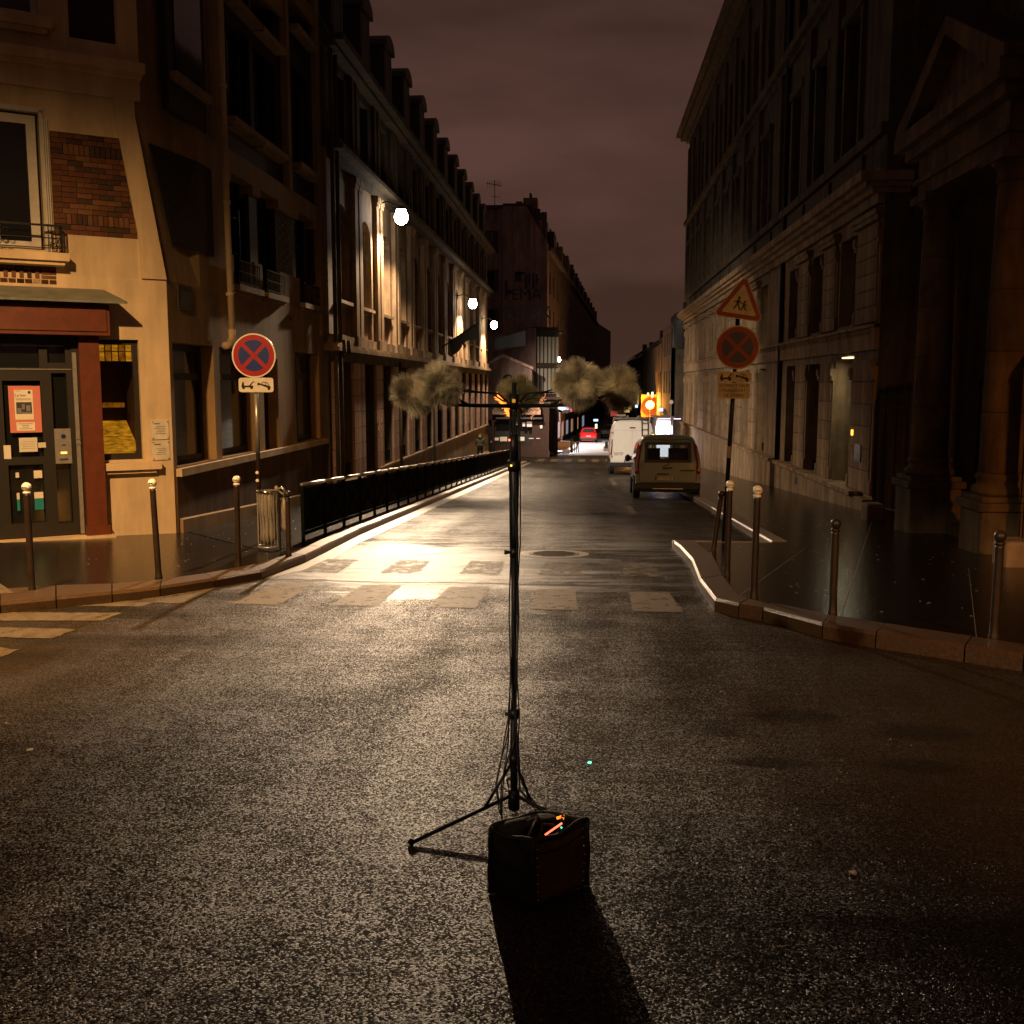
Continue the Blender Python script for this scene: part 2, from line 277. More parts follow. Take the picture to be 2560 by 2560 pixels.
# ---------------------------------------------------------------- mesh builder
class MB:
    def __init__(s): s.v = []; s.f = []
    def add(s, vs_, fs): o = len(s.v); s.v += [tuple(v) for v in vs_]; s.f += [tuple(i+o for i in f) for f in fs]; return s
    def hexa(s, c): return s.add(c, [(0,3,2,1), (4,5,6,7), (0,1,5,4), (1,2,6,5), (2,3,7,6), (3,0,4,7)])
    def box(s, x0, x1, y0, y1, z0, z1): return s.hexa([(x0,y0,z0),(x1,y0,z0),(x1,y1,z0),(x0,y1,z0),(x0,y0,z1),(x1,y0,z1),(x1,y1,z1),(x0,y1,z1)])
    def fbox(s, fr, u0, u1, n0, n1, z0, z1):
        return s.hexa([fr(u0,n0,z0), fr(u1,n0,z0), fr(u1,n1,z0), fr(u0,n1,z0), fr(u0,n0,z1), fr(u1,n0,z1), fr(u1,n1,z1), fr(u0,n1,z1)])
    def fquadz(s, fr, pts, n0, n1):                     # pts in (u,z) polygon, extruded n0..n1
        k = len(pts); v = [fr(u,n0,z) for u,z in pts]+[fr(u,n1,z) for u,z in pts]
        return s.add(v, [tuple(range(k))[::-1], tuple(range(k,2*k))]+[(i,(i+1)%k,(i+1)%k+k,i+k) for i in range(k)])
    def prism(s, poly, z0, z1):
        k = len(poly); z0f = z0 if callable(z0) else (lambda x,y: z0); z1f = z1 if callable(z1) else (lambda x,y: z1)
        v = [(x,y,z0f(x,y)) for x,y in poly]+[(x,y,z1f(x,y)) for x,y in poly]
        return s.add(v, [tuple(range(k))[::-1], tuple(range(k,2*k))]+[(i,(i+1)%k,(i+1)%k+k,i+k) for i in range(k)])
    def tube(s, pts, r, n=8, cap=True):
        pts = [Vector(p) for p in pts]; rs = r if isinstance(r, (list, tuple)) else [r]*len(pts); o = len(s.v); K = len(pts)
        up = None
        for i, p in enumerate(pts):
            d = (pts[min(i+1,K-1)]-pts[max(i-1,0)]).normalized()
            a = Vector((0,0,1)) if abs(d.z) < .9 else Vector((1,0,0))
            if up is not None: a = up
            x = d.cross(a).normalized(); y = x.cross(d).normalized(); up = y
            for j in range(n):
                t = 2*math.pi*j/n; s.v.append(tuple(p+(x*math.cos(t)+y*math.sin(t))*rs[i]))
        for i in range(K-1):
            for j in range(n):
                s.f.append((o+i*n+j, o+i*n+(j+1)%n, o+(i+1)*n+(j+1)%n, o+(i+1)*n+j))
        if cap: s.f.append(tuple(o+j for j in range(n))[::-1]); s.f.append(tuple(o+(K-1)*n+j for j in range(n)))
        return s
    def lathe(s, cx, cy, prof, n=16):
        return s.tube2(cx, cy, prof, n)
    def tube2(s, cx, cy, prof, n):
        o = len(s.v); K = len(prof)
        for r, z in prof:
            for j in range(n):
                t = 2*math.pi*j/n; s.v.append((cx+r*math.cos(t), cy+r*math.sin(t), z))
        for i in range(K-1):
            for j in range(n): s.f.append((o+i*n+j, o+i*n+(j+1)%n, o+(i+1)*n+(j+1)%n, o+(i+1)*n+j))
        s.f.append(tuple(o+j for j in range(n))[::-1]); s.f.append(tuple(o+(K-1)*n+j for j in range(n)))
        return s
    def ball(s, c, r, n=12, m=8, sc=(1,1,1)):
        prof = [(math.sin(math.pi*i/m), -math.cos(math.pi*i/m)) for i in range(m+1)]; o = len(s.v)
        for a, z in prof:
            for j in range(n):
                t = 2*math.pi*j/n; s.v.append((c[0]+r*sc[0]*max(a,.001)*math.cos(t), c[1]+r*sc[1]*max(a,.001)*math.sin(t), c[2]+r*sc[2]*z))
        for i in range(m):
            for j in range(n): s.f.append((o+i*n+j, o+i*n+(j+1)%n, o+(i+1)*n+(j+1)%n, o+(i+1)*n+j))
        return s
    def build(s, name, m, parent=None, smooth=False, world=True, bevel=0, recalc=True):
        if parent is not None and world:
            rt = parent
            while rt.parent: rt = rt.parent
            ox, oy, oz = rt.location; v = [(x-ox, y-oy, z-oz) for x,y,z in s.v]
        else: v = s.v
        me = bpy.data.meshes.new(name); me.from_pydata(v, [], s.f)
        if recalc and len(s.f) < 60000:
            b = bmesh.new(); b.from_mesh(me); bmesh.ops.recalc_face_normals(b, faces=b.faces); b.to_mesh(me); b.free()
        me.materials.append(MATS[m])
        if smooth: me.shade_smooth()
        o = bpy.data.objects.new(name, me); COL.objects.link(o)
        if parent is not None: o.parent = parent
        if bevel:
            bm_ = o.modifiers.new('bevel', 'BEVEL'); bm_.width = bevel; bm_.segments = 2; bm_.limit_method = 'ANGLE'
        return o
def tag(o, label=None, cat=None, group=None, kind=None):
    if label: o['label'] = label
    if cat: o['category'] = cat
    if group: o['group'] = group
    if kind: o['kind'] = kind
    return o
def thing(name, label, cat, loc=(0,0,0), group=None, rz=0):
    o = bpy.data.objects.new(name, None); COL.objects.link(o); o.location = loc; o.rotation_euler = (0,0,rz)
    o.empty_display_size = .2
    return tag(o, label, cat, group)
def copy_tree(o, parent=None):
    c = o.copy(); COL.objects.link(c); c.parent = parent
    for ch in list(o.children): copy_tree(ch, c)
    return c
def inst(o, parent, loc, rz=0, scale=None, m=None):         # a further piece sharing mesh data; loc is in world space
    c = o.copy(); COL.objects.link(c); c.parent = parent; rt = parent
    while rt.parent: rt = rt.parent
    c.location = Vector(loc)-rt.location; c.rotation_euler = (0,0,rz)
    if scale: c.scale = scale
    return c
class Fr:                                                 # a facade frame: u along, n outwards
    def __init__(s, o, u, n):
        s.o = o; l = math.hypot(*u); s.u = (u[0]/l, u[1]/l); l = math.hypot(*n); s.n = (n[0]/l, n[1]/l)
        s.rz = math.atan2(s.u[1], s.u[0]); s.sg = 1 if (-s.u[1]*s.n[0]+s.u[0]*s.n[1]) > 0 else -1
    def __call__(s, a, b, z): return (s.o[0]+s.u[0]*a+s.n[0]*b, s.o[1]+s.u[1]*a+s.n[1]*b, z)
PIECES = {}
def piece(key, make, name, m, parent, fr, u, n, z, bevel=0):
    """place a shared-mesh piece, modelled in facade space (x=u, y=n, z), at u,n,z of a facade"""
    k = (key, fr.sg)
    if k not in PIECES:
        mb = MB(); make(mb); mb.v = [(x, y*fr.sg, zz) for x,y,zz in mb.v]
        me = bpy.data.meshes.new(name); me.from_pydata(mb.v, [], mb.f)
        b = bmesh.new(); b.from_mesh(me); bmesh.ops.recalc_face_normals(b, faces=b.faces)
        if bevel: bmesh.ops.bevel(b, geom=[e for e in b.edges], offset=bevel, segments=1, affect='EDGES')
        b.to_mesh(me); b.free()
        me.materials.append(MATS[m] if isinstance(m, str) else m); PIECES[k] = me
    o = bpy.data.objects.new(name, PIECES[k]); COL.objects.link(o); o.parent = parent; rt = parent
    while rt.parent: rt = rt.parent
    w = Vector(fr(u, n, z)); 
    if parent is not rt: o.location = (0,0,0)
    else: o.location = w-rt.location; o.rotation_euler = (0,0,fr.rz)
    return o
def wall(mb, fr, u0, u1, z0, z1, holes, n0=-.35, n1=0):
    us = sorted({u0,u1}|{h[0] for h in holes}|{h[1] for h in holes}); us = [u for u in us if u0 <= u <= u1]
    for a, b in zip(us, us[1:]):
        if b-a < 1e-6: continue
        c = (a+b)/2; hs = sorted([(h[2], h[3]) for h in holes if h[0] < c < h[1]]); z = z0
        for q0, q1 in hs:
            if q0 > z+1e-6: mb.fbox(fr, a, b, n0, n1, z, min(q0, z1))
            z = max(z, q1)
        if z < z1-1e-6: mb.fbox(fr, a, b, n0, n1, z, z1)
def window(parent, fr, u0, u1, z0, z1, n=-.24, m='frame_white', cols=2, rows=3, bar=.045, glass='dark_glass', name='window'):
    w, h = u1-u0, z1-z0
    def mk(mb):
        e = bar*1.3
        mb.box(0, e, 0, .06, 0, h); mb.box(w-e, w, 0, .06, 0, h); mb.box(e, w-e, 0, .06, 0, e); mb.box(e, w-e, 0, .06, h-e, h)
        for i in range(1, cols): x = w*i/cols; mb.box(x-bar/2, x+bar/2, .005, .055, e, h-e)
        for j in range(1, rows):
            z = h*j/rows
            for i in range(cols): 
                a = w*i/cols+(e if i == 0 else bar/2); b = w*(i+1)/cols-(e if i == cols-1 else bar/2); mb.box(a, b, .01, .045, z-bar*.35, z+bar*.35)
    key = (round(w,3), round(h,3), m, cols, rows)
    f = piece(('win',)+key, mk, name, m, parent, fr, u0, n, z0)
    piece(('pane', round(w,3), round(h,3), glass), lambda mb: mb.box(.03, w-.03, .012, .024, .03, h-.03), 'pane', glass, f, fr, u0, n, z0)
    return f
def text(body, name, m, parent, size, fr, u, n, z, depth=.002, align='CENTER', back=False):
    c = bpy.data.curves.new(name, 'FONT'); c.body = body; c.size = size; c.extrude = depth; c.align_x = align; c.align_y = 'CENTER'; c.resolution_u = 2
    t = bpy.data.objects.new(name, c); COL.objects.link(t)
    me = bpy.data.meshes.new_from_object(t); COL.objects.unlink(t); bpy.data.objects.remove(t)
    me.materials.clear(); me.materials.append(MATS[m])
    o = bpy.data.objects.new(name, me); COL.objects.link(o); o.parent = parent
    # the text faces along -n direction viewer: outward normal = n
    nx, ny = fr.n; right = Vector((-ny, nx, 0))             # reading direction for someone facing the surface
    M = Matrix((right, Vector((0,0,1)), Vector((nx,ny,0)))).transposed().to_4x4()
    rt = parent
    while rt.parent: rt = rt.parent
    M.translation = Vector(fr(u,n,z))-rt.location
    o.matrix_local = M
    return o
# ---------------------------------------------------------------- lamps (light part lives in each lamp's builder)
def lamp_light(parent, name, loc, power, col, size=165, rad=.14, blend=.25, aim=(0,0,-1)):
    d = bpy.data.lights.new(name, 'SPOT'); d.energy = power; d.color = col; d.spot_size = R(size); d.spot_blend = blend; d.shadow_soft_size = rad
    o = bpy.data.objects.new(name, d); COL.objects.link(o); o.parent = parent; o.location = Vector(loc)-Vector(parent.location); o.rotation_euler = Vector(aim).to_track_quat('-Z', 'Y').to_euler()
    return o
WALLX = -6.75
def wall_lamp(y, z, label, power=LP['wall'], col=(1,.72,.46), beam=LP['beam'], x=-5.95, wx=WALLX, glowm='lamp_glow', size=146):
    t = thing('street_lamp', label, 'street lamp', (wx, y, z), 'wall mounted street lamps')
    MB().tube([(wx,y,z+.42),(wx+.35,y,z+.50),(x-.12,y,z+.34),(x,y,z+.22)], .028, 8).build('arm', 'iron_black', t, True)
    MB().box(wx, wx+.03, y-.09, y+.09, z+.25, z+.6).build('wall_plate', 'iron_black', t)
    MB().lathe(x, y, [(.03,z+.36),(.08,z+.34),(.13,z+.29),(.15,z+.25)], 20).build('lamp_shade', 'iron_black', t, True)
    MB().lathe(x, y, [(.01,z-.22),(.09,z-.205),(.16,z-.15),(.205,z-.07),(.22,z+.0),(.205,z+.09),(.17,z+.17),(.14,z+.25)], 20).build('lamp_bowl', glowm, t, True)
    lamp_light(t, 'lamp_light', (x, y, z-.30), power, col, size, .14, .3)
    if beam:
        lamp_light(t, 'street_beam', (x, y, z-.30), beam, col, 42, .12, 1.0, (.19,-.98,-.45))
        lamp_light(t, 'street_beam_back', (x, y, z-.30), LP['beam2'], (1,.80,.60), 74, .12, 1.0, (.50,.76,-.42))
    return t
wall_lamp(33.5, 6.98, 'nearest and brightest glowing wall lamp over the left pavement, beside the lit arched window')
wall_lamp(54.1, 5.82, 'second glowing wall lamp along the left facade, smaller than the nearest one', beam=LP['beam']*.35)
wall_lamp(66.3, 5.41, 'third glowing wall lamp, at the far corner of the left building', beam=LP['beam']*.2)
def post_lamp(x, y, h, label, power, col, gm, zb=None, arm=(0,0), hr=.2, size=165, aim=(0,0,-1), blend=.25):
    zb = gz(y) if zb is None else zb
    t = thing('street_lamp', label, 'street lamp', (x, y, zb))
    MB().tube([(x,y,zb),(x,y,zb+.9),(x,y,zb+h)], [.08,.055,.04], 10).build('pole', 'iron_black', t, True)
    MB().tube([(x,y,zb+h),(x+arm[0],y+arm[1],zb+h+.15)], .03, 8).build('arm', 'iron_black', t, True)
    ax, ay, z = x+arm[0], y+arm[1], zb+h+.1
    MB().lathe(ax, ay, [(.03,z+.16),(hr*.7,z+.12),(hr,z),(hr*.9,z-.02)], 14).build('lamp_shade', 'iron_black', t, True)
    MB().lathe(ax, ay, [(.01,z-.16),(hr*.5,z-.13),(hr*.85,z-.02)], 14).build('lamp_bowl', gm, t, True)
    lamp_light(t, 'lamp_light', (ax, ay, z-.2), power, col, size, .14, blend, aim)
    return t
post_lamp(-6.9, 5.2, 7.6, 'sodium street lamp on a pole outside the left edge, lighting the cream corner', LP['sodL'], (1,.56,.22), 'sodium_glow', .15, (.9,.7), size=100, aim=(-.18,.72,-1.12), blend=1.0)
post_lamp(7.5, -1.2, 4.7, 'sodium street lamp on a pole behind the right kerb, outside the photograph', LP['sodR'], (1,.37,.05), 'sodium_glow', .1, (-.8,.4), size=66, aim=(-.22,.82,-.45), blend=.9)
gl = thing('globe_lamp', 'amber globe lamp glowing far down the right side, just above the white van', 'street lamp', (5.72, 97, gz(97)))
MB().tube([(5.72,97,gz(97)),(5.72,97,-.55)], .05, 8).build('pole', 'iron_black', gl, True)
MB().ball((5.72,97,-.17), .40, 18, 12).build('globe', 'sodium_glow', gl, True)
MB().box(4.95, 6.75, 97.9, 98.0, -1.3, .75).build('halo_board', 'halo_board_orange', gl); MB().box(5.7, 5.8, 97.8, 97.9, gz(97), -1.3).build('halo_board_post', 'iron_black', gl)  # board added behind the globe to catch its light as an orange halo
gd = bpy.data.lights.new('globe_light', 'POINT'); gd.energy = LP['amber']; gd.color = (1,.36,.04); gd.shadow_soft_size = .1; go = bpy.data.objects.new('globe_light', gd); COL.objects.link(go); go.parent = gl; go.location = (-.1,-.75,3.9)
wall_lamp(97, 3.95, 'small cold white lamp far off on the dark corner house beyond the plaza', LP['plaza'], (.95,.95,1), x=-2.75, wx=-3.5, glowm='lamp_glow_far', beam=0, size=138)

post_lamp(-7.6, -9.5, 8.0, 'added warm white lamp on a pole behind the camera, unseen, aimed narrowly at the straw balls', LP['rear'], (1,.77,.50), 'lamp_glow', .55, (.9,.6), size=15, aim=(6.4,13.5,-6.5), blend=.6)  # unseen lamp added to brighten the fibre balls with a narrow beam
# ---------------------------------------------------------------- ground, roads, pavements, kerbs
def strip(name, poly, h, m, kind='structure', parent=None):
    """flat sheet that follows the fall of the street, cut at the change of slope"""
    me_v = [(x,y,gz(y)+h) for x,y in poly]; mb = MB(); mb.add(me_v, [tuple(range(len(poly)))])
    o = mb.build(name, m, parent)
    if o.data.polygons[0].normal.z < 0: o.data.flip_normals()
    if kind: o['kind'] = kind
    return o
g = MB()
ys = [-60, -20, 0, 20, 45, 70, 120, 200, 400, 900]
for a, b in zip(ys, ys[1:]):
    g.add([(-400,a,gz(a)),(400,a,gz(a)),(400,b,gz(b)),(-400,b,gz(b))], [(0,1,2,3)])
o = g.build('road', 'asphalt', None, recalc=False); o['kind'] = 'structure'

# left pavement: kerb front / back edges read off the photograph on the real slope
KF = [(-4.0, 69.0), (-4.0, 30), (-4.0, 18.0)] + [G(*p, .10) for p in [(764,1388),(652,1428),(536,1449),(400,1470),(280,1484),(140,1497),(0,1510),(-160,1522),(-420,1540)]]
KB = [(-4.28, 69.0), (-4.28, 30), (-4.28, 18.0)] + [G(*p, .10) for p in [(735,1384),(640,1412),(512,1436),(405,1451),(280,1462),(140,1466),(0,1474),(-150,1484),(-400,1496)]]
poly = KB + [(-30, KB[-1][1]+1.5), (-30, 40), (-8.5, 40), (-8.5, 69)]
def pavement(name, poly, h, m):
    mb = MB(); k = len(poly); top = [(x,y,gz(min(y,70))+h) for x,y in poly]; bot = [(x,y,gz(min(y,70))-.05) for x,y in poly]
    mb.add(top+bot, [tuple(range(k))]+[(i,i+k,(i+1)%k+k,(i+1)%k) for i in range(k)])
    o = mb.build(name, m); o['kind'] = 'structure'
    bm_ = bmesh.new(); bm_.from_mesh(o.data); bmesh.ops.triangulate(bm_, faces=[f for f in bm_.faces if len(f.verts) > 4]); bm_.to_mesh(o.data); bm_.free()
    return o
pavement('pavement', poly, .10, 'pave_asphalt')
# damp, rougher dressed strip between barrier and facade
strip('pavement_overlay', [(-6.85,17.2),(-4.45,14.2),(-4.32,16),(-4.32,68.8),(-6.7,68.8)], .106, 'pave_rough')
def kerb_run(front, back, h0, name_parent, label_m='granite', step=1.0, hgt=None):
    """split a kerb (front and back edge polylines) into separate stones"""
    for (f0, f1, b0, b1) in zip(front, front[1:], back, back[1:]):
        L = math.dist(f0, f1); n = max(1, round(L/step)); gap = .006/max(L, .01)
        for i in range(n):
            t0, t1 = i/n+gap, (i+1)/n-gap
            P = lambda a, b, t: (a[0]+(b[0]-a[0])*t, a[1]+(b[1]-a[1])*t)
            q = [P(f0,f1,t0), P(f0,f1,t1), P(b0,b1,t1), P(b0,b1,t0)]; dh = random.uniform(-.004,.004)
            top = [(x,y,gz(y)+h0+.012+dh) for x,y in q]; bot = [(x,y,gz(y)-.04) for x,y in q]
            # slightly rounded front arris
            cf = [(q[0][0]+(q[3][0]-q[0][0])*.08, q[0][1]+(q[3][1]-q[0][1])*.08), (q[1][0]+(q[2][0]-q[1][0])*.08, q[1][1]+(q[2][1]-q[1][1])*.08)]
            v = bot[:2]+[(q[0][0],q[0][1],top[0][2]-.025),(q[1][0],q[1][1],top[1][2]-.025),(*cf[0],top[0][2]),(*cf[1],top[1][2]),top[2],top[3],bot[2],bot[3]]
            mb = MB(); mb.add(v, [(0,1,3,2),(2,3,5,4),(4,5,6,7),(7,6,8,9),(0,2,4,7,9),(1,8,6,5,3)])
            mb.build('kerb_stone', label_m, name_parent)
kl = thing('kerb', None, None, (-4, 17, gz(17))); kl['kind'] = 'structure'
kerb_run(KF[:4], KB[:4], .10, kl); kerb_run(KF[3:], KB[3:], .10, kl, 'granite_dark')
strip('gutter', [(-4.0,69),(-3.70,69),(-3.70,16.5),(-3.55,13.6),(-3.9,12.2),(-4.0,13.0),(-4.0,18)], .004, 'gutter')
# right pavement with its build-out
RF = [G(*p, .12) for p in [(1680,1352),(1700,1367),(1729,1399),(1748,1448),(1787,1499),(1847,1513),(1907,1522),(2056,1562),(2190,1585),(2412,1618),(2560,1640),(2800,1672),(3300,1720)]]
RB = [G(*p, .12) for p in [(1733,1352),(1757,1370),(1782,1393),(1805,1441),(1845,1490),(1869,1499),(1925,1508),(2075,1540),(2215,1562),(2430,1595),(2572,1616),(2815,1646),(3320,1690)]]
y0 = RF[0][1]
pavement('pavement_right', RB + [(16, RB[-1][1]), (16, 69), (3.12, 69), (3.12, y0)], .12, 'pave_asphalt')
kr = thing('kerb_right', None, None, (2, 12, gz(12))); kr['kind'] = 'structure'
kerb_run(RF, RB, .12, kr, 'granite_dark', step=1.1)
kerb_run([(2.88, 69), (2.88, y0+.05)], [(3.12, 69), (3.12, y0+.05)], .12, kr, step=1.2)
kerb_run([(RF[0][0], y0+.02), (2.85, y0+.02)], [(RF[0][0], y0-.18), (2.85, y0-.18)], .115, kr, step=1.2)
for pts in ([(1733,1352),(1950,1356)], [(1845,1492),(2010,1372)], [(2100,1545),(2180,1300)], [(2440,1602),(2420,1420)]):
    L2 = [G(*p, .12) for p in pts]; (xa, ya), (xb, yb) = L2; q = MB(); q.add([(xa,ya-.008,gz(ya)+.124),(xb,yb-.008,gz(yb)+.124),(xb+.012,yb+.008,gz(yb)+.124),(xa+.012,ya+.008,gz(ya)+.124)], [(0,1,2,3)]); o = q.build('pavement_joint', 'gutter'); o['kind'] = 'structure'
# beyond the cross street: pale plaza and pavements
def gsheet(name, poly, h, m): return strip(name, poly, h, m)
mat('pale_paving', (.40, .38, .35), .5, .4, nscale=1.5, namt=.3, bump=.4, bscale=20)
o = MB().prism([(-30,79),(-3.6,79),(-1.6,84),(-.9,92),(-1.2,104),(-3.4,108),(-30,108)], lambda x,y: gz(y)-.05, lambda x,y: gz(y)+.12).build('plaza', 'pale_paving'); o['kind'] = 'structure'
o = MB().prism([(5.2,79),(30,79),(40,200),(14,200),(5.6,110)], lambda x,y: gz(y)-.05, lambda x,y: gz(y)+.12).build('pavement_far', 'pave_asphalt'); o['kind'] = 'structure'
strip('far_lane', [(-1.5,79.5),(5.1,79.5),(5.6,110),(10,200),(6,200),(-.8,110),(-.85,92)], .004, 'pale_paving')

# ---------------------------------------------------------------- painted crossings
def marking(parent, pts, h=.005, m='road_paint'):
    out = []
    for a, b in zip(pts, pts[1:]+pts[:1]):
        n = max(1, min(24, int(math.dist(a, b)/.06)))
        for i in range(n): t = i/n; out.append((a[0]+(b[0]-a[0])*t+random.gauss(0,.006), a[1]+(b[1]-a[1])*t+random.gauss(0,.012)))
    return strip('stripe', out, h, m, None, parent)
cw = thing('crosswalk', None, None, (-2, 12, gz(12))); cw['kind'] = 'structure'
for k in range(-5, 1):
    x = .46+1.03*k; r = [random.uniform(-.02,.02) for _ in range(8)]; dy = -.10*k if k > -3 else .25
    marking(cw, [(x+r[0],10.28+dy*.3),(x+.50+r[1],10.26+dy*.3),(x+.46+r[2],11.60+dy),(x+.02+r[3],11.60+dy)])
    if k > -5: marking(cw, [(x-.02+r[4],12.92),(x+.49+r[5],12.88),(x+.47+r[6],14.28),(x-.01+r[7],14.34)], m='road_paint_worn')
cs = thing('crosswalk_left', None, None, (-5, 9, gz(9))); cs['kind'] = 'structure'
for pts in ([(51,1516),(140,1500),(396,1503),(354,1517)], [(-260,1533),(0,1531),(305,1533),(254,1553),(0,1552),(-300,1552)],
            [(-200,1569),(0,1569),(191,1575),(128,1597),(0,1594),(-260,1592)], [(-180,1619),(0,1621),(49,1625),(0,1645),(-260,1648)]):
    marking(cs, [G(*p) for p in pts])
o = MB(); o.add([(*G(*p,.117), gz(G(*p,.117)[1])+.117) for p in [(-200,1456),(0,1458),(35,1482),(0,1485),(-220,1492)]], [(0,1,2,3,4)]); o = o.build('tactile_paving', 'road_paint'); o['kind'] = 'structure'
# dashes of the parking bay and the dotted line between lane and bay
pk = thing('parking_marks', None, None, (1.2, 25, gz(25))); pk['kind'] = 'structure'
def dash(poly): marking(pk, [G(*p) for p in poly])
dash([(1521,1196),(1532,1195),(1537,1203),(1526,1204)]); dash([(1528,1205),(1538,1204),(1544,1213),(1532,1214)])
dash([(1562,1265),(1578,1265),(1594,1286),(1575,1287)])
for i in range(9):
    t = i/8; a = (1548+t*30, 1196+t*36); dash([a, (a[0]+8+t*3, a[1]), (a[0]+9+t*3.5, a[1]+1.6+t), (a[0]+1.5, a[1]+1.6+t)])
dash([(1588,1243),(1720,1254),(1722,1257),(1590,1246)])
fc = thing('crosswalk_far', None, None, (0, 72, gz(72))); fc['kind'] = 'structure'
for k in range(9):
    x = -3.5+k*.95; strip('stripe', [(x,70.6),(x+.5,70.6),(x+.5,74.2),(x,74.2)], .006, 'road_paint', None, fc)
# joint across the road at the edge of the relaid strip
sj = MB()
for i in range(14):
    x0, x1 = -5.2+i*.5, -5.2+(i+1)*.5; y = lambda x: 12.05-.03*x+.04*math.sin(x*3.1); 
    sj.add([(x0,y(x0),gz(y(x0))+.004),(x1,y(x1),gz(y(x1))+.004),(x1,y(x1)+.035,gz(y(x1)+.035)+.004),(x0,y(x0)+.035,gz(y(x0)+.035)+.004)], [(0,1,2,3)])
o = sj.build('road_joint', 'rubber'); o['kind'] = 'structure'
random.seed(21)
def crack(pts, w, name='road_crack'):
    q = MB(); L = [G(*p) for p in pts]; out = []
    for a, b in zip(L, L[1:]):
        n = max(2, int(math.dist(a,b)/.10))
        for i in range(n): t = i/n; out.append((a[0]+(b[0]-a[0])*t+random.gauss(0,.015), a[1]+(b[1]-a[1])*t+random.gauss(0,.03)))
    for a, b in zip(out, out[1:]):
        k = w*random.uniform(.4,1.3); q.add([(a[0],a[1]-k,gz(a[1]-k)+.004),(b[0],b[1]-k,gz(b[1]-k)+.004),(b[0],b[1]+k,gz(b[1]+k)+.004),(a[0],a[1]+k,gz(a[1]+k)+.004)], [(0,1,2,3)])
    o = q.build(name, 'rubber'); o['kind'] = 'structure'
crack([(1430,2040),(1560,2020),(1700,1975),(1830,1950),(1960,1925),(2090,1870)], .004)
crack([(640,1355),(900,1362),(1180,1358),(1270,1366)], .012, 'road_joint_far'); crack([(470,1466),(700,1452),(860,1448)], .008, 'road_joint_left')
# manhole covers
def manhole(x, y, r, label):
    t = thing('manhole_cover', label, 'manhole cover', (x, y, gz(y)), 'manhole covers by the crossing')
    z = gz
    def ring(r0, r1, h, m, name):
        mb = MB(); n = 28; v = []
        for rr in (r0, r1):
            for j in range(n): a = 2*math.pi*j/n; xx, yy = x+rr*math.cos(a), y+rr*math.sin(a); v.append((xx,yy,z(yy)+h))
        mb.add(v, [(j,(j+1)%n,(j+1)%n+n,j+n) for j in range(n)]); mb.build(name, m, t)
    ring(.0, r, .010, 'steel_dark', 'lid'); ring(r+.02, r+.16, .006, 'granite', 'collar')
    mb = MB()
    for i in range(-3, 4):
        w = math.sqrt(max(0, r*r-(i*r/3.6)**2))*.86; yy = y+i*r/3.6; mb.box(x-w, x+w, yy-.012, yy+.012, z(yy)+.008, z(yy)+.016)
    mb.build('tread', 'steel_dark', t)
mat('steel_dark', (.06,.055,.05), .35, .5, metal=.8, nscale=20, namt=.3, bump=.5, bscale=30)
manhole(-.48, 15.3, .36, 'dark round manhole cover just right of the tall stand, beyond the crossing')
manhole(-2.70, 15.5, .36, 'pale wet round manhole cover in the bright glare left of the stand')
# litter on the road
def litter(name, px, py, s, m, label, cat, h=.003):
    x, y = G(px, py); mb = MB(); n = 7; v = [(x+s*math.cos(a*.9)*random.uniform(.6,1.1), y+s*1.2*math.sin(a*.9)*random.uniform(.6,1.1), gz(y)+.006+random.uniform(0,.006)) for a in range(n)]
    mb.add(v, [tuple(range(n))]); mb.add([(a[0],a[1],a[2]-.003) for a in v], [tuple(range(n))[::-1]]); return tag(mb.build(name, m), label, cat)
litter('bottle_cap', 1474, 1910, .013, 'teal_led', 'tiny turquoise bottle cap on the asphalt right of the tripod', 'bottle cap')  # cap is no lamp; its brightness is put in as a glowing colour
litter('paper_scrap', 2133, 2185, .018, 'paper', 'pale scrap of paper on dark asphalt at lower right', 'litter')
litter('paper_scrap', 75, 1877, .022, 'paper', 'white scrap of paper on the asphalt at the left edge', 'litter')
litter('paper_scrap', 1492, 1183, .09, 'paper', 'white scrap lying in the lane beside the tall white van', 'litter')
gm = MB(); random.seed(31)
for i in range(420):                                   # chewing gum, grit and leaf crumbs trodden into pavement and gutter
    if i < 150: x, y, h = random.uniform(2.2, 5.2), random.uniform(9.5, 26), .123
    elif i < 280: x, y, h = random.uniform(-6.6, -4.6), random.uniform(12.5, 26), .112
    else: x, y, h = random.uniform(-3.98, -3.6), random.uniform(13.5, 40), .008
    s = random.uniform(.008, .022); n = 6; z = gz(y)+h; b0_ = len(gm.v)
    gm.v += [(x+s*math.cos(j*1.05)*random.uniform(.6,1.2), y+s*math.sin(j*1.05)*random.uniform(.6,1.2), z) for j in range(n)]; gm.v.append((x, y, z+.004)); gm.f += [(b0_+j, b0_+(j+1)%n, b0_+n) for j in range(n)]
tag(gm.build('street_grit', 'granite'), 'specks of grit and old gum on the wet pavements and in the gutter', 'grit', kind='stuff')
lv = MB()
for i in range(130):
    px = random.uniform(1860, 2520) if i < 90 else random.gauss(2420, 18); t = (px-1847)/713
    py = 1532+t*122+random.uniform(-5, 9)-(0 if i < 90 else 8); x, y = G(px, py); s = random.uniform(.008,.022); a = random.uniform(0,6.3)
    lv.add([(x+s*math.cos(a),y+s*math.sin(a),gz(y)+.008),(x+s*math.cos(a+1.6),y+s*math.sin(a+1.6),gz(y)+.02),(x-s*math.cos(a),y-s*math.sin(a),gz(y)+.006),(x-s*math.cos(a+1.6)*.6,y-s*math.sin(a+1.6)*.6,gz(y)+.014)], [(0,1,2,3)])
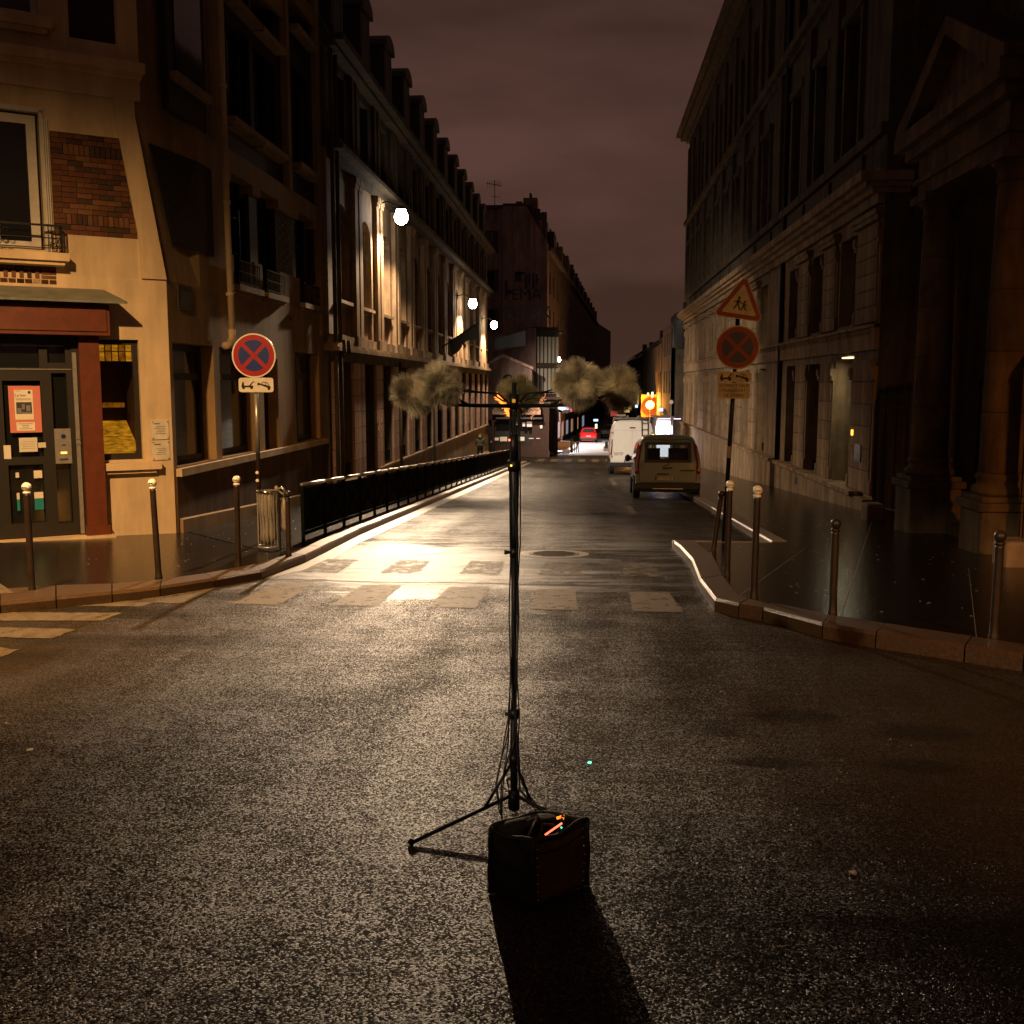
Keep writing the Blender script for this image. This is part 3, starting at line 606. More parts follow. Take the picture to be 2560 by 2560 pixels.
tag(lv.build('fallen_leaves', 'leaf_litter'), 'scatter of wet fallen leaves in the gutter along the right kerb', 'leaves', kind='stuff')
# ---------------------------------------------------------------- A: cream corner building with the red-brown entrance
CA = (-6.9, 16.9)
FA = Fr(CA, (-.82, -.572), (.572, -.82))                 # facade turned to the camera
FS = Fr((-6.9, 0), (0, 1), (1, 0))                       # side facade on the street (u = y)
def F1(px, py, off=0):
    d = ray(px, py); ox, oy = CA[0]+FA.n[0]*off, CA[1]+FA.n[1]*off
    t = (ox*FA.n[0]+oy*FA.n[1])/(d[0]*FA.n[0]+d[1]*FA.n[1]); p = (d[0]*t, d[1]*t)
    return ((p[0]-CA[0])*FA.u[0]+(p[1]-CA[1])*FA.u[1], CAM_H+d[2]*t)
A = thing('corner_building', 'cream corner building at left with brick panels, red-brown entrance and downpipe', 'building', (-6.9, 16.9, gz(16.9)+.1))
ZB = -1.6
# front facade, lower part
mb = MB(); wall(mb, FA, 0, 7, ZB, 3.44, [(.48, 1.42, .52, 2.46), (1.42, 3.2, ZB, 2.46)], n0=-.4)
mb.build('front_wall', 'plaster', A)
# front facade, upper part with recessed brick panel, tall window, upper openings
PAN = (.42, 1.66, 4.06, 5.60); WIN = (1.80, 3.1, 3.80, 5.86)
mb = MB(); wall(mb, FA, .39, 7, 3.44, 6.3, [PAN, WIN, (1.66, 3.2, 3.28, 3.55)], n0=-.4)
wall(mb, FA, .34, 7, 6.3, 15, [(.62, 1.30, 7.02, 9.6), (1.72, 3.0, 7.25, 9.6), (.62, 1.30, 10.6, 13.2), (1.72, 3.0, 10.4, 13)], n0=-.4)
mb.build('front_wall_upper', 'plaster', A)
# battered corner pier: leans back as it rises
mb = MB()
mb.fquadz(FA, [(0,3.44), (.39,5.95), (.39,6.3), (.70,6.3), (.70,5.95), (.40,4.0), (.39,3.44)], .0, .045)
mb.build('corner_pier', 'plaster', A)
C0 = FA(0,0,0)[:2]; C2 = FA(.39,0,0)[:2]; C3 = (-6.9, 18.4)
mb = MB()
a, b, c, d, e = (*C0,3.44), (*C2,5.95), (-6.9,18.4,5.95), (-6.9,18.4,3.44), (*C2,15)
mb.add([a,b,c,d,e,(-6.9,18.4,15)], [(0,3,1),(3,2,1),(1,2,5,4)])
mb.build('corner_batter', 'plaster_shaded', A)
mb = MB(); mb.fquadz(FA, [(.30,6.20),(.30,6.52),(7,6.52),(7,6.20)], 0, .05); mb.fquadz(FA, [(.28,6.52),(.28,6.60),(7,6.60),(7,6.52)], 0, .13)
mb.fquadz(FA, [(.24,6.60),(.24,6.74),(7,6.74),(7,6.60)], 0, .20)
mb.build('cornice', 'plaster', A)
mb = MB(); mb.fbox(FA, .30, .60, 0, .04, 6.76, 15); mb.build('pilaster', 'plaster', A)
# bricks of the panel (each its own piece) on a mortar bed
mb = MB(); mb.fbox(FA, PAN[0], PAN[1], -.1, -.045, PAN[2], PAN[3]); mb.build('mortar_bed', 'mortar', A)
def brick(parent, fr, u, z, w, h, n, m):
    piece(('brick', round(w,3), round(h,3), m), lambda q: q.box(.004, w-.004, -.05, 0, .004, h-.004), 'brick', m, parent, fr, u, n, z)
rows = 19; rh = (PAN[3]-PAN[2])/rows; bm_choice = ['brick']*5+['brick_pale']*2+['brick_brown']*2
for r in range(rows):
    z = PAN[2]+r*rh; soldier = r in (2,3) or r in (15,16)
    if soldier:
        if r in (2, 15):
            u = PAN[0]+.12
            while u < PAN[1]-.24: brick(A, FA, u, z, .075, rh*2, -.02+random.uniform(-.004,.004), random.choice(['brick_pale','brick_brown','brick'] if r == 2 else ['brick_brown','brick_brown','brick_pale'])); u += .078
            eu = u
        for zz in ([z]):
            brick(A, FA, PAN[0], zz, .115, rh, -.025, random.choice(bm_choice)); brick(A, FA, eu, zz, PAN[1]-eu, rh, -.025, random.choice(bm_choice))
        continue
    if 8 <= r <= 10 and r == 9: pass
    u = PAN[0]-(.11 if r % 2 else 0)
    while u < PAN[1]-.02:
        w = random.choice([.22,.22,.22,.11]) if r in (7,9,11,12) else .22
        a_, b_ = max(u, PAN[0]), min(u+w, PAN[1])
        if b_-a_ > .03: brick(A, FA, a_, z, round(b_-a_,2), rh, -.025+random.uniform(-.006,.006), random.choice(bm_choice))
        u += w
# tall french window with white frame and small wrought balcony
window(A, FA, WIN[0]+.04, WIN[1]-.02, WIN[2], WIN[3]-.05, -.16, 'frame_white', 2, 1, .10)
mb = MB(); mb.fbox(FA, WIN[0]-.06, WIN[0]+.0, -.1, .03, WIN[2]-.05, WIN[3]+.02); mb.fbox(FA, WIN[0]-.06, WIN[1], -.1, .03, WIN[3]-.02, WIN[3]+.05); mb.build('window_surround', 'frame_white', A)
mb = MB()
for k in range(3): mb.fbox(FA, WIN[0]-.115+k*.03, WIN[0]-.095+k*.03, .02, .04, 3.9, 5.75)
mb.build('blind_rods', 'frame_white', A)
mb = MB(); mb.fbox(FA, 1.50, 3.3, 0, .30, 3.62, 3.74); mb.fbox(FA, 1.56, 3.3, 0, .24, 3.56, 3.62); mb.build('balcony_slab', 'plaster', A)
bal = MB().fbox(FA, 1.58, 3.3, .235, .26, 4.13, 4.16).fbox(FA, 1.58, 3.3, .24, .255, 3.95, 3.965).fbox(FA, 1.58, 3.3, .24, .255, 3.80, 3.815)
bal = bal.build('balcony_railing', 'iron_black', A)
def scroll(mb, fr, u, n, z, r, turns=1.3):
    mb.tube([Vector(fr(u+r*(1-t/16)*math.cos(t*turns*.4), n, z+r*(1-t/16)*math.sin(t*turns*.4))) for t in range(15)], .007, 4)
mb = MB()
for u in (1.66, 1.74, 2.36, 2.46): 
    for z in (3.86, 4.04): q = MB(); scroll(q, FA, u, .248, z, .045); q.build('scroll', 'iron_black', bal)
for k in range(5): mb.fbox(FA, 1.575+k*.05, 1.585+k*.05, .24, .255, 3.74, 4.13)
mb.fbox(FA, 1.578, 1.59, 0, .25, 4.13, 4.15); mb.fbox(FA, 1.578, 1.59, 0, .25, 3.8, 3.815)
for k in range(5): mb.fbox(FA, 1.578, 1.588, .03+k*.045, .04+k*.045, 3.76, 4.13)
mb.build('balusters', 'iron_black', bal)
# brick band under the balcony
mb = MB(); mb.fbox(FA, 1.66, 3.3, -.06, -.012, 3.28, 3.56); mb.build('mortar_bed', 'mortar', A)
for k in range(12): brick(A, FA, 1.66+k*.115, 3.28, .11, .075, .0, random.choice(bm_choice)); brick(A, FA, 1.66+k*.115, 3.485, .11, .072, .0, random.choice(bm_choice))
for z in (3.357, 3.421): brick(A, FA, 1.66, z, .22, .062, .0, 'brick_pale' if z < 3.4 else 'brick')
for k in range(10): brick(A, FA, 1.90+k*.11, 3.357, .07, .125, .004, random.choice(['brick_pale','brick_pale','brick_brown']))
# upper recessed panel and window
for z0, z1 in ((7.02, 9.6), (10.6, 13.2)):
    mb = MB(); mb.fbox(FA, .62, 1.30, -.12, -.06, z0, z1); mb.build('brick_infill', 'dark_brick', A)
window(A, FA, 1.72, 3.0, 7.25, 9.6, -.22, 'frame_white', 2, 3, .07)
window(A, FA, 1.72, 3.0, 10.4, 13, -.22, 'frame_white', 2, 3, .07)
mb = MB(); mb.fbox(FA, 1.55, 3.2, 0, .16, 7.06, 7.22); mb.fbox(FA, 1.62, 3.2, 0, .10, 6.98, 7.06); mb.build('window_sill', 'plaster', A)
# entrance: projecting red-brown shopfront with zinc canopy
mb = MB(); mb.fbox(FA, .98, 3.4, .0, .42, 2.50, 2.98); mb.fbox(FA, 1.03, 3.4, .42, .445, 2.56, 2.94); mb.build('canopy_fascia', 'red_brown', A)
mb = MB()
mb.add([FA(.98,0,3.24), FA(3.5,0,3.24), FA(3.5,.62,3.02), FA(.74,.62,3.02), FA(.98,0,3.21), FA(3.5,0,3.21), FA(3.5,.62,2.985), FA(.74,.62,2.985)],
       [(0,1,2,3),(7,6,5,4),(0,3,7,4),(3,2,6,7),(1,0,4,5),(2,1,5,6)]); mb.build('canopy_roof', 'zinc', A)
mb = MB(); mb.fbox(FA, 1.12, 1.42, 0, .22, -.66, 2.5); mb.fbox(FA, 1.08, 1.44, 0, .26, -.66, -.50); mb.build('entrance_pillar', 'red_brown', A)
mb = MB(); mb.fbox(FA, 1.02, 3.4, 0, .34, -.85, -.655); mb.build('threshold', 'plaster', A)
dn = -.06
mb = MB()
mb.fbox(FA, 1.42, 1.52, dn, .06, -.65, 2.5)
mb.build('side_post', 'frame_dark', A)
mb = MB(); mb.fbox(FA, 1.45, 1.51, .06, .10, -.63, 2.24); mb.fbox(FA, 1.445, 1.515, .10, .115, .80, .84); mb.fbox(FA, 1.445, 1.515, .10, .115, .88, .90); mb.build('door_jamb_strip', 'steel_grey', A)
mb = MB(); wall(mb, FA, 1.52, 3.2, -.65, 2.5, [(1.60,1.82,-.45,1.92), (1.60,1.86,2.08,2.36), (2.0,2.50,-.42,.50), (1.98,2.52,.62,1.80), (2.70,3.0,-.42,1.80), (1.98,3.0,2.0,2.38)], n0=dn, n1=.03)
dr = mb.build('door', 'frame_dark', A)
mb = MB(); mb.fbox(FA, 1.55, 3.1, dn-.03, dn-.015, -.6, 2.45); mb.build('door_glass', 'dark_glass', dr)
mb = MB(); mb.fbox(FA, 1.50, 3.2, .03, .045, 1.97, 1.985); mb.fbox(FA, 1.60, 2.5, .03, .04, 2.33, 2.345); mb.build('trim', 'steel_grey', dr)
# intercom and letter plate beside the door
ic = MB().fbox(FA, 1.58, 1.82, .03, .06, .50, 1.05).build('intercom', 'steel_grey', A)
MB().fbox(FA, 1.65, 1.74, .06, .066, .655, .685).build('indicator', 'amber_led', ic)
q = MB(); q.tube([FA(1.69,.06,.93), FA(1.69,.068,.93)], .035, 14); q.build('badge', 'sign_blue', ic)
MB().fbox(FA, 1.64, 1.76, .06, .064, .55, .58).build('slot', 'ink', ic)
MB().fbox(FA, 1.66, 1.72, .06, .064, .78, .80).build('slot', 'ink', ic)
# posters and notices on the door
ps = MB().fbox(FA, 1.99, 2.44, .032, .036, 1.00, 1.72).build('poster', 'paper_pink')
tag(ps, 'pink framed poster with a black and white photograph on the glass door', 'poster')
q = MB().fbox(FA, 2.10, 2.36, .036, .039, 1.20, 1.66).build('sheet', 'paper', ps, world=True)
MB().fbox(FA, 2.12, 2.34, .0392, .041, 1.29, 1.47).build('photograph', 'ink', q)
for (u0,u1,z0,z1) in ((2.14,2.20,1.33,1.42),(2.22,2.26,1.36,1.44),(2.27,2.33,1.30,1.38),(2.13,2.33,1.295,1.315)): MB().fbox(FA,u0,u1,.0412,.0425,z0,z1).build('photograph_light', 'steel_grey', q)
text('Le lam', 'lettering', 'ink', q, .06, FA, 2.27, .0405, 1.575)
MB().fbox(FA, 2.13, 2.165, .0392, .041, 1.60, 1.64).build('emblem', 'sign_blue', q)
for k in range(3): MB().fbox(FA, 2.13, 2.34, .0392, .0398, 1.50+k*.012, 1.504+k*.012).build('text_line', 'ink', q)
MB().fbox(FA, 2.27, 2.34, .0392, .0398, 1.64, 1.646).build('text_line', 'sign_red', q)
q = MB().fbox(FA, 2.09, 2.35, .036, .039, 1.03, 1.16).build('hours_card', 'paper', ps)
for k, (a_, b_) in enumerate(((2.13,2.31),(2.18,2.27),(2.17,2.28),(2.12,2.32))): MB().fbox(FA, a_, b_, .0392, .0400, 1.055+k*.026, 1.062+k*.026).build('text_line', 'ink', q)
nb = MB().fbox(FA, 2.07, 2.33, .034, .038, .70, .92).build('notice', 'paper'); tag(nb, 'cream paper notice hanging under the pink poster on the door', 'notice')
for k in range(4): MB().fbox(FA, 2.10, 2.30-.02*(k%2), .0382, .0388, .75+k*.035, .754+k*.035).build('text_line', 'ink', nb)
tag(MB().fbox(FA, 2.45, 2.55, .034, .038, .60, .81).build('notice', 'paper'), 'narrow white notice at the left edge of the door glass', 'notice')
tag(MB().fbox(FA, 1.95, 2.06, .034, .038, .76, .84).build('notice', 'paper'), 'small folded white slip beside the cream notice on the door', 'notice')
tag(MB().fbox(FA, 2.02, 2.14, -.02, -.016, .28, .40).build('notice', 'paper'), 'square white card low in the right lower door pane', 'notice')
tag(MB().fbox(FA, 2.35, 2.40, -.02, -.016, .30, .38).build('notice', 'paper'), 'small white card low in the left lower door pane', 'notice')
def flyer(u0, u1, label):
    f = MB().fbox(FA, u0, u1, -.02, -.016, -.22, .06).build('flyer', 'teal_paper'); tag(f, label, 'flyer')
    MB().fbox(FA, u0, u1, -.0155, -.012, -.04, .06).build('header', 'paper', f)
flyer(2.02, 2.15, 'teal and white flyer at the right of the lower door glass'); flyer(2.36, 2.40, 'narrow teal and white flyer at the left of the lower door glass')
# side window; added glowing shapes behind it imitate a reflection of the sodium-lit street
wd = MB(); wall(wd, FA, .48, 1.42, .52, 2.46, [(.56,1.14,.62,2.38)], n0=-.16, n1=-.10)
wd = wd.build('window', 'frame_dark', A); MB().fbox(FA, .54, 1.16, -.135, -.125, .60, 2.40).build('pane', 'lamp_glass', wd)
rm = MB()
rm.fbox(FA, .45, 1.45, -1.5, -1.45, .5, 2.5); rm.fbox(FA, .45, .48, -1.45, -.4, .5, 2.5); rm.fbox(FA, 1.42, 1.45, -1.45, -.4, .5, 2.5); rm.fbox(FA, .48, 1.42, -1.45, -.4, 2.46, 2.5)
rm.build('room', 'skirt_brown', A)
q = MB().add([FA(.50,-.16,.64), FA(1.40,-.16,.64), FA(1.40,-1.2,1.12), FA(.50,-1.2,1.12), FA(.50,-.16,.60), FA(1.40,-.16,.60), FA(1.40,-1.2,.60), FA(.50,-1.2,.60)], [(0,1,2,3),(4,5,6,7)]).build('painted_reflection_base', 'painted_yellow_glow', A)
MB().fbox(FA, .62, 1.36, -.70, -.64, 1.36, 1.44).build('painted_reflection_band', 'painted_yellow_glow_dim', A)
for k in range(6): MB().fbox(FA, .56+k*.105, .645+k*.105, -.22, -.20, 2.12, 2.42).build('painted_reflection_slat', 'painted_yellow_glow_dim' if k % 2 else 'painted_yellow_glow', A)
MB().fbox(FA, .56, 1.18, -.19, -.18, 2.27, 2.285).build('painted_reflection_bar', 'ink', A)
MB().tube([FA(1.10,-.22,.7), FA(1.08,-.24,1.0), FA(1.10,-.25,1.5)], .012, 6).build('branch', 'ink', A)
mb = MB(); mb.fbox(FA, .22, 1.14, 0, .16, .36, .48); mb.fbox(FA, .30, 1.14, 0, .10, .30, .36); mb.build('window_sill', 'plaster', A)
# two clear wall plaques
for i, (z0, z1, lab) in enumerate(((.84, 1.16, 'upper pale notice plate with grey text on the cream corner beside the yellow window'), (.50, .82, 'lower pale notice plate under another on the cream corner'))):
    p = MB().fbox(FA, .06, .34, .0, .022, z0, z1).build('wall_plaque', 'sign_white'); tag(p, lab, 'plaque')
    for k in range(5 if i == 0 else 4): MB().fbox(FA, .11+.01*(k%2), .28-.02*(k%3), .0222, .0234, z0+.09+k*.03, z0+.097+k*.03).build('text_line', 'ink', p)
    MB().fbox(FA, .20, .30, .0222, .024, z1-.07, z1-.055).build('text_line', 'ink', p)
    for u in (.075, .315):
        for z in (z0+.02, z1-.03): MB().tube([FA(u,.022,z), FA(u,.032,z)], .009, 8).build('screw', 'ink', p)
# ---- side facade
G1 = [(17.05,18.95,.36,2.44),(19.25,21.45,.36,2.44),(21.9,22.95,.32,2.30),(24.35,26.55,.36,2.50)]
VENT = (17.45,18.05,3.03,3.0)
mb = MB(); wall(mb, FS, 16.92, 27.1, -2.2, 3.44, [(a,b,c,d) for a,b,c,d in G1], n0=-.45); mb.build('side_wall', 'plaster_shaded', A)
for a,b,c,d in G1: window(A, FS, a+.0, b-.0, c, d, -.30, 'frame_dark', 1, 1, .09); MB().fbox(FS, a, b, -.30, -.24, d-.62, d-.50).build('transom', 'frame_dark', A)
mb = MB(); mb.fbox(FS, 17.0, 27.05, 0, .10, .20, .33); mb.build('sill_course', 'plaster', A)
mb = MB(); mb.fbox(FS, 16.95, 27.05, 0, .035, -2.1, .20); mb.build('plinth', 'skirt_brown', A)
mb = MB()
for a, b in ((17.0, 20.5), (20.5, 24), (24, 27)):
    mb.hexa([FS(a,.035,gz(a)-.1), FS(b,.035,gz(b)-.1), FS(b,.09,gz(b)-.1), FS(a,.09,gz(a)-.1), FS(a,.035,gz(a)+.34), FS(b,.035,gz(b)+.34), FS(b,.09,gz(b)+.32), FS(a,.09,gz(a)+.32)])
mb.build('base_skirting', 'plaster_shaded', A)
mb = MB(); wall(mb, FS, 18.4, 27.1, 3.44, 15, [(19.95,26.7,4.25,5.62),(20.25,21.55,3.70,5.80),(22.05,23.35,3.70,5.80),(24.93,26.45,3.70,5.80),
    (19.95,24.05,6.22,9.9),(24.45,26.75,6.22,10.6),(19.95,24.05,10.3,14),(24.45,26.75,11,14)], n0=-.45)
mb.build('side_wall_upper', 'plaster_shaded', A)
mb = MB()
wall(mb, FS, 19.95, 26.7, 4.25, 5.62, [(20.25,21.55,4,5.9),(22.05,23.35,4,5.9),(24.93,26.45,4,5.9)], n0=-.2, n1=-.09)
wall(mb, FS, 19.95, 24.05, 6.22, 9.9, [(20.25,21.85,6.85,8.75),(22.1,23.6,6.85,8.75),(20.5,21.9,9.15,9.9),(22.1,23.6,9.15,9.9)], n0=-.2, n1=-.09)
wall(mb, FS, 24.45, 26.75, 6.22, 10.6, [(24.9,26.4,6.95,9.2),(24.9,26.4,10.1,10.6)], n0=-.2, n1=-.09)
wall(mb, FS, 19.95, 24.05, 10.3, 14, [], n0=-.2, n1=-.09); wall(mb, FS, 24.45, 26.75, 11, 14, [], n0=-.2, n1=-.09)
mb.build('brick_infill', 'dark_brick', A)
for (a,b,c,d) in [(20.25,21.55,3.70,5.80),(22.05,23.35,3.70,5.80),(24.93,26.45,3.70,5.80),(20.25,21.85,6.85,8.75),(22.1,23.6,6.85,8.75),(24.9,26.4,6.95,9.2)]:
    window(A, FS, a+.02, b-.02, c, d, -.34, 'frame_dark', 2, 3, .05)
    s = MB().fbox(FS, a-.1, b+.1, -.1, .16, c-.14, c-.02); s.fbox(FS, a-.04, b+.04, -.1, .09, c-.2, c-.14); s.build('window_sill', 'plaster_shaded', A)
for (a,b,c) in ((20.4,22.0,9.1),(22.1,23.7,9.1),(24.8,26.5,10.02)): MB().fbox(FS, a, b, -.1, .16, c-.12, c).build('window_sill', 'plaster_shaded', A)
# little white ceramic studs in the brick fields beside the first floor windows
q = MB()
for i in range(5):
    for j in range(6): q.tube([FS(23.65+i*.25, -.09, 4.45+j*.2+(.1 if i % 2 else 0)), FS(23.65+i*.25, -.075, 4.45+j*.2+(.1 if i % 2 else 0))], .022, 6)
tag(q.build('ceramic_studs', 'frame_white', A), kind='stuff')
def railing(fr, a, b, z0, z1, n, parent, name='window_railing'):
    mb = MB(); mb.fbox(fr, a, b, n, n+.025, z1-.025, z1); mb.fbox(fr, a, b, n, n+.02, z0, z0+.02); mb.fbox(fr, a, b, n, n+.02, (z0+z1)/2-.01, (z0+z1)/2+.01)
    k = int((b-a)/.11)
    for i in range(k+1): u = a+(b-a)*i/k; mb.fbox(fr, u-.007, u+.007, n+.004, n+.018, z0+.02, z1-.025)
    return mb.build(name, 'iron_matt', parent)
for a,b in ((20.25,21.55),(22.05,23.35),(24.93,26.45)): railing(FS, a, b, 3.72, 4.16, .08, A)
# recessed dark brick panel on the leaning corner, small vent window below it
def PB(y, z):                                            # point on the battered corner face, 2 cm proud
    t = (z-3.44)/(5.95-3.44); ya = C0[1]+(C2[1]-C0[1])*t; xa = C0[0]+(C2[0]-C0[0])*t
    k = (y-ya)/(18.4-ya); return (xa+(-6.9-xa)*k+.02, y, z) if y < 18.4 else (-6.88, y, z)
mb = MB(); v = [PB(17.28,4.08), PB(18.4,4.08), PB(19.12,4.08), PB(19.12,5.62), PB(18.4,5.62), PB(16.98,5.62)]
mb.add(v+[(x-.03,y,z) for x,y,z in v], [(0,1,4,5),(1,2,3,4),(0,5,11,6),(0,1,7,6),(1,2,8,7),(2,3,9,8),(3,4,10,9),(4,5,11,10)]); mb.build('brick_infill', 'dark_brick', A)
mb = MB(); wall(mb, FS, 16.9, 18.4, 6.2, 15, [], n0=-.33, n1=-.30); 
mb.fbox(FS, 17.25, 18.95, -.1, .03, 6.22, 14); mb.build('brick_infill', 'dark_brick', A)
mb = MB(); mb.fbox(FS, 17.3, 18.95, -.02, .16, 6.72, 6.84); mb.build('window_sill', 'plaster_shaded', A)
mb = MB(); mb.fbox(FS, 17.55, 18.75, .03, .045, 6.9, 9.3); mb.build('window', 'dark_glass', A)
q = MB().fbox(FS, 17.36, 17.98, .0, .015, 3.0, 3.42).build('vent_window', 'frame_dark', A); MB().fbox(FS, 17.42, 17.92, .015, .02, 3.05, 3.37).build('pane', 'dark_glass', q)
for a_, b_, c_ in ((24.12,24.36,6.2),(26.72,27.1,3.0),(19.15,19.4,6.2)): MB().fbox(FS, a_, b_, 0, .05, c_, 15).build('pilaster', 'plaster_shaded', A)
# drainpipe
dp = MB(); dp.tube([FS(19.66,.10,15), FS(19.66,.10,4.9), FS(19.66,.12,2.75)], .06, 12); dp.build('drainpipe', 'plaster', A, True)
q = MB(); q.tube([FS(19.66,.12,2.78), FS(19.66,.12,2.62), FS(19.45,.14,2.48), FS(19.25,.12,2.46)], .07, 12)
q.build('pipe_elbow', 'plaster', A, True)
for z in (3.4, 5.1, 7.2, 9.3): MB().tube([FS(19.66,.10,z), FS(19.66,.10,z+.07)], .075, 12).build('pipe_collar', 'plaster', A, True)
MB().tube([FS(24.0,.02,3.25), FS(24.0,.04,3.25)], .05, 8).build('vent', 'ink', A)
# the body behind
mb = MB(); mb.prism([FA(7,-1.6,0)[:2], FA(.95,-1.6,0)[:2], (-7.36,18.6), (-7.36,27.1), (-20,27.1), (-20,12)], -2, 14.9); mb.build('building_core', 'dark_brick', A)
# ---------------------------------------------------------------- B: long school-like building on the left
FB = Fr((-6.75, 0), (0, 1), (1, 0)); YB0, YB1 = 27.1, 70.2
B = thing('long_building', 'long stone building with arched windows, mansard roof and dormers behind the wall lamps', 'building', (-6.75, 27.1, gz(27.1)+.1))
BC = [28.75+3.08*k for k in range(14)]; BC = [c for c in BC if c < 69.6]
GW = [(c-.88, c+.88, -.93 if c > 33.5 else -.93, 2.35) for c in BC]; GW[1] = (31.18, 32.92, -2.2, 2.35); GW[0] = (28.0, 29.7, -.93, 2.35)
mb = MB(); wall(mb, FB, YB0, YB1, -4.2, 2.62, GW, n0=-.5, n1=-.04); mb.build('ground_wall', 'stone_dark', B)
# rusticated ground floor piers, block by block
prev = YB0+.25
for i, c in enumerate(BC):
    a, b = GW[i][0], GW[i][1]
    u0, u1 = prev, a
    if u1-u0 > .3:
        z = -.93 if i != 1 else -.93
        zz = -.93; hh = .468
        if i <= 1: zz = -.93-.468*2
        while zz < 2.3:
            piece(('pier', round(u1-u0,2)), lambda q: q.box(0, u1-u0, -.04, .05, .006, hh-.006), 'stone_block', 'stone_pink', B, FB, u0, 0, zz, bevel=.006); zz += hh
    prev = b
zz = -.93
while zz < 2.3: piece(('pier', round(YB1-prev,2)), lambda q: q.box(0, YB1-prev, -.04, .05, .006, .462), 'stone_block', 'stone_pink', B, FB, prev, 0, zz, bevel=.006); zz += .468
for i, (a,b,c,d) in enumerate(GW):
    if i == 1: continue
    window(B, FB, a+.02, b-.02, c, d, -.42, 'frame_dark', 2, 3, .06)
    railing(FB, a+.03, b-.03, c+.08, c+.42, -.12, B)
dd = MB(); dd.fbox(FB, 31.22, 32.88, -.42, -.36, -1.6, 2.3)
for u in (31.3, 32.1): 
    for z0, z1 in ((-1.45,-.7),(-.6,.5),(.6,1.5)): dd.fbox(FB, u, u+.7, -.36, -.345, z0, z1)
dd = dd.build('door', 'teal_door', B)
MB().fbox(FB, 32.98, 33.08, .052, .08, .30, .55).build('door_keypad', 'steel_dark', B)
MB().tube([FB(32.6,-.34,.62), FB(32.6,-.33,.62)], .05, 10).build('door_light', 'green_led', dd)
MB().fbox(FB, 31.18, 31.26, -.3, -.04, -2, 2.3).build('door_frame', 'frame_dark', B)
# light rendered plinth rising as the pavement falls, with its coping
mb = MB(); mb.fbox(FB, 33.0, YB1, -.04, .05, -4.2, -1.0); mb.build('plinth', 'stone', B)
mb = MB(); mb.fbox(FB, 33.0, YB1+.04, -.1, .12, -1.0, -.93); mb.build('plinth_coping', 'stone', B)
q = MB(); a, b = 45., 70.2
q.hexa([FB(a,.05,gz(a)-.1), FB(b,.05,gz(b)-.1), FB(b,.11,gz(b)-.1), FB(a,.11,gz(a)-.1), FB(a,.05,gz(a)+.35), FB(b,.05,gz(b)+.75), FB(b,.11,gz(b)+.72), FB(a,.11,gz(a)+.32)]); q.build('base_skirting', 'stone_pink', B)
mb = MB(); mb.fbox(FB, 28.0, 29.85, -.1, .30, -1.02, -.93); mb.build('window_sill', 'stone', B)
# projecting ledge between ground and first floor
mb = MB(); mb.fbox(FB, YB0, YB1, -.5, .27, 2.62, 2.72); mb.fbox(FB, YB0, YB1, -.5, .22, 2.72, 2.80); mb.build('ledge', 'stone', B)
mb = MB(); mb.fbox(FB, YB0+.3, YB1, -.5, .10, 2.80, 3.06); mb.build('first_floor_base', 'stone', B)
# first floor: arched windows, recessed aprons, paired pilasters
def arch(mb, fr, c, w, zs, zt, n0, n1):
    k = 10; pts = [(c-w*math.cos(math.pi*i/k), zs+w*.78*math.sin(math.pi*i/k)) for i in range(k+1)]
    for (ua,za),(ub,zb) in zip(pts, pts[1:]):
        mb.hexa([fr(ua,n0,za), fr(ub,n0,zb), fr(ub,n1,zb), fr(ua,n1,za), fr(ua,n0,zt), fr(ub,n0,zt), fr(ub,n1,zt), fr(ua,n1,zt)])
holes = [(c-.78, c+.78, 4.02, 6.62) for c in BC]; apr = [(c-.70, c+.70, 3.10, 3.86) for c in BC]
mb = MB(); wall(mb, FB, YB0, YB1, 3.06, 7.78, holes+apr, n0=-.5)
for c in BC: arch(mb, FB, c, .78, 6.0, 6.62, -.34, 0)
mb.build('first_floor_wall', 'stone', B)
for c_ in BC: piece('aprB', lambda q: q.box(0, 1.40, -.2, -.10, 0, .76), 'apron_panel', 'stone_pink', B, FB, c_-.70, 0, 3.10)
for c in BC:
    window(B, FB, c-.76, c+.76, 4.04, 6.62, -.40, 'frame_white', 2, 3, .06)
    piece('transomB', lambda q: q.box(-.78,.78,0,.10,0,.09), 'transom', 'frame_white', B, FB, c, -.36, 5.32)
    piece('sillB', lambda q: q.box(-.84,.84,0,.12,0,.09), 'window_sill', 'stone', B, FB, c, -.02, 3.93)
pc = [(a+b)/2 for a, b in zip(BC, BC[1:])]
for c in pc:
    piece('pilB', lambda q: (q.box(-.46,-.10,0,.14,0,4.3), q.box(.10,.46,0,.14,0,4.3)), 'pilaster', 'stone', B, FB, c, 0, 3.06)
    piece('pilBc', lambda q: (q.box(-.52,-.04,0,.20,0,.18), q.box(.04,.52,0,.20,0,.18), q.box(-.50,-.06,0,.17,-.12,0), q.box(.06,.50,0,.17,-.12,0)), 'capital', 'stone', B, FB, c, 0, 7.36)
    piece('pilBb', lambda q: q.box(-.54,.54,.10,.19,0,.30), 'pilaster_base', 'stone', B, FB, c, 0, 2.80)
mb = MB(); mb.fbox(FB, YB0+.2, YB1, -.5, .16, 7.54, 7.78); mb.fbox(FB, YB0+.2, YB1, -.5, .42, 7.78, 7.90); mb.fbox(FB, YB0+.2, YB1, -.5, .34, 7.90, 8.02); mb.build('cornice', 'stone_dark', B)
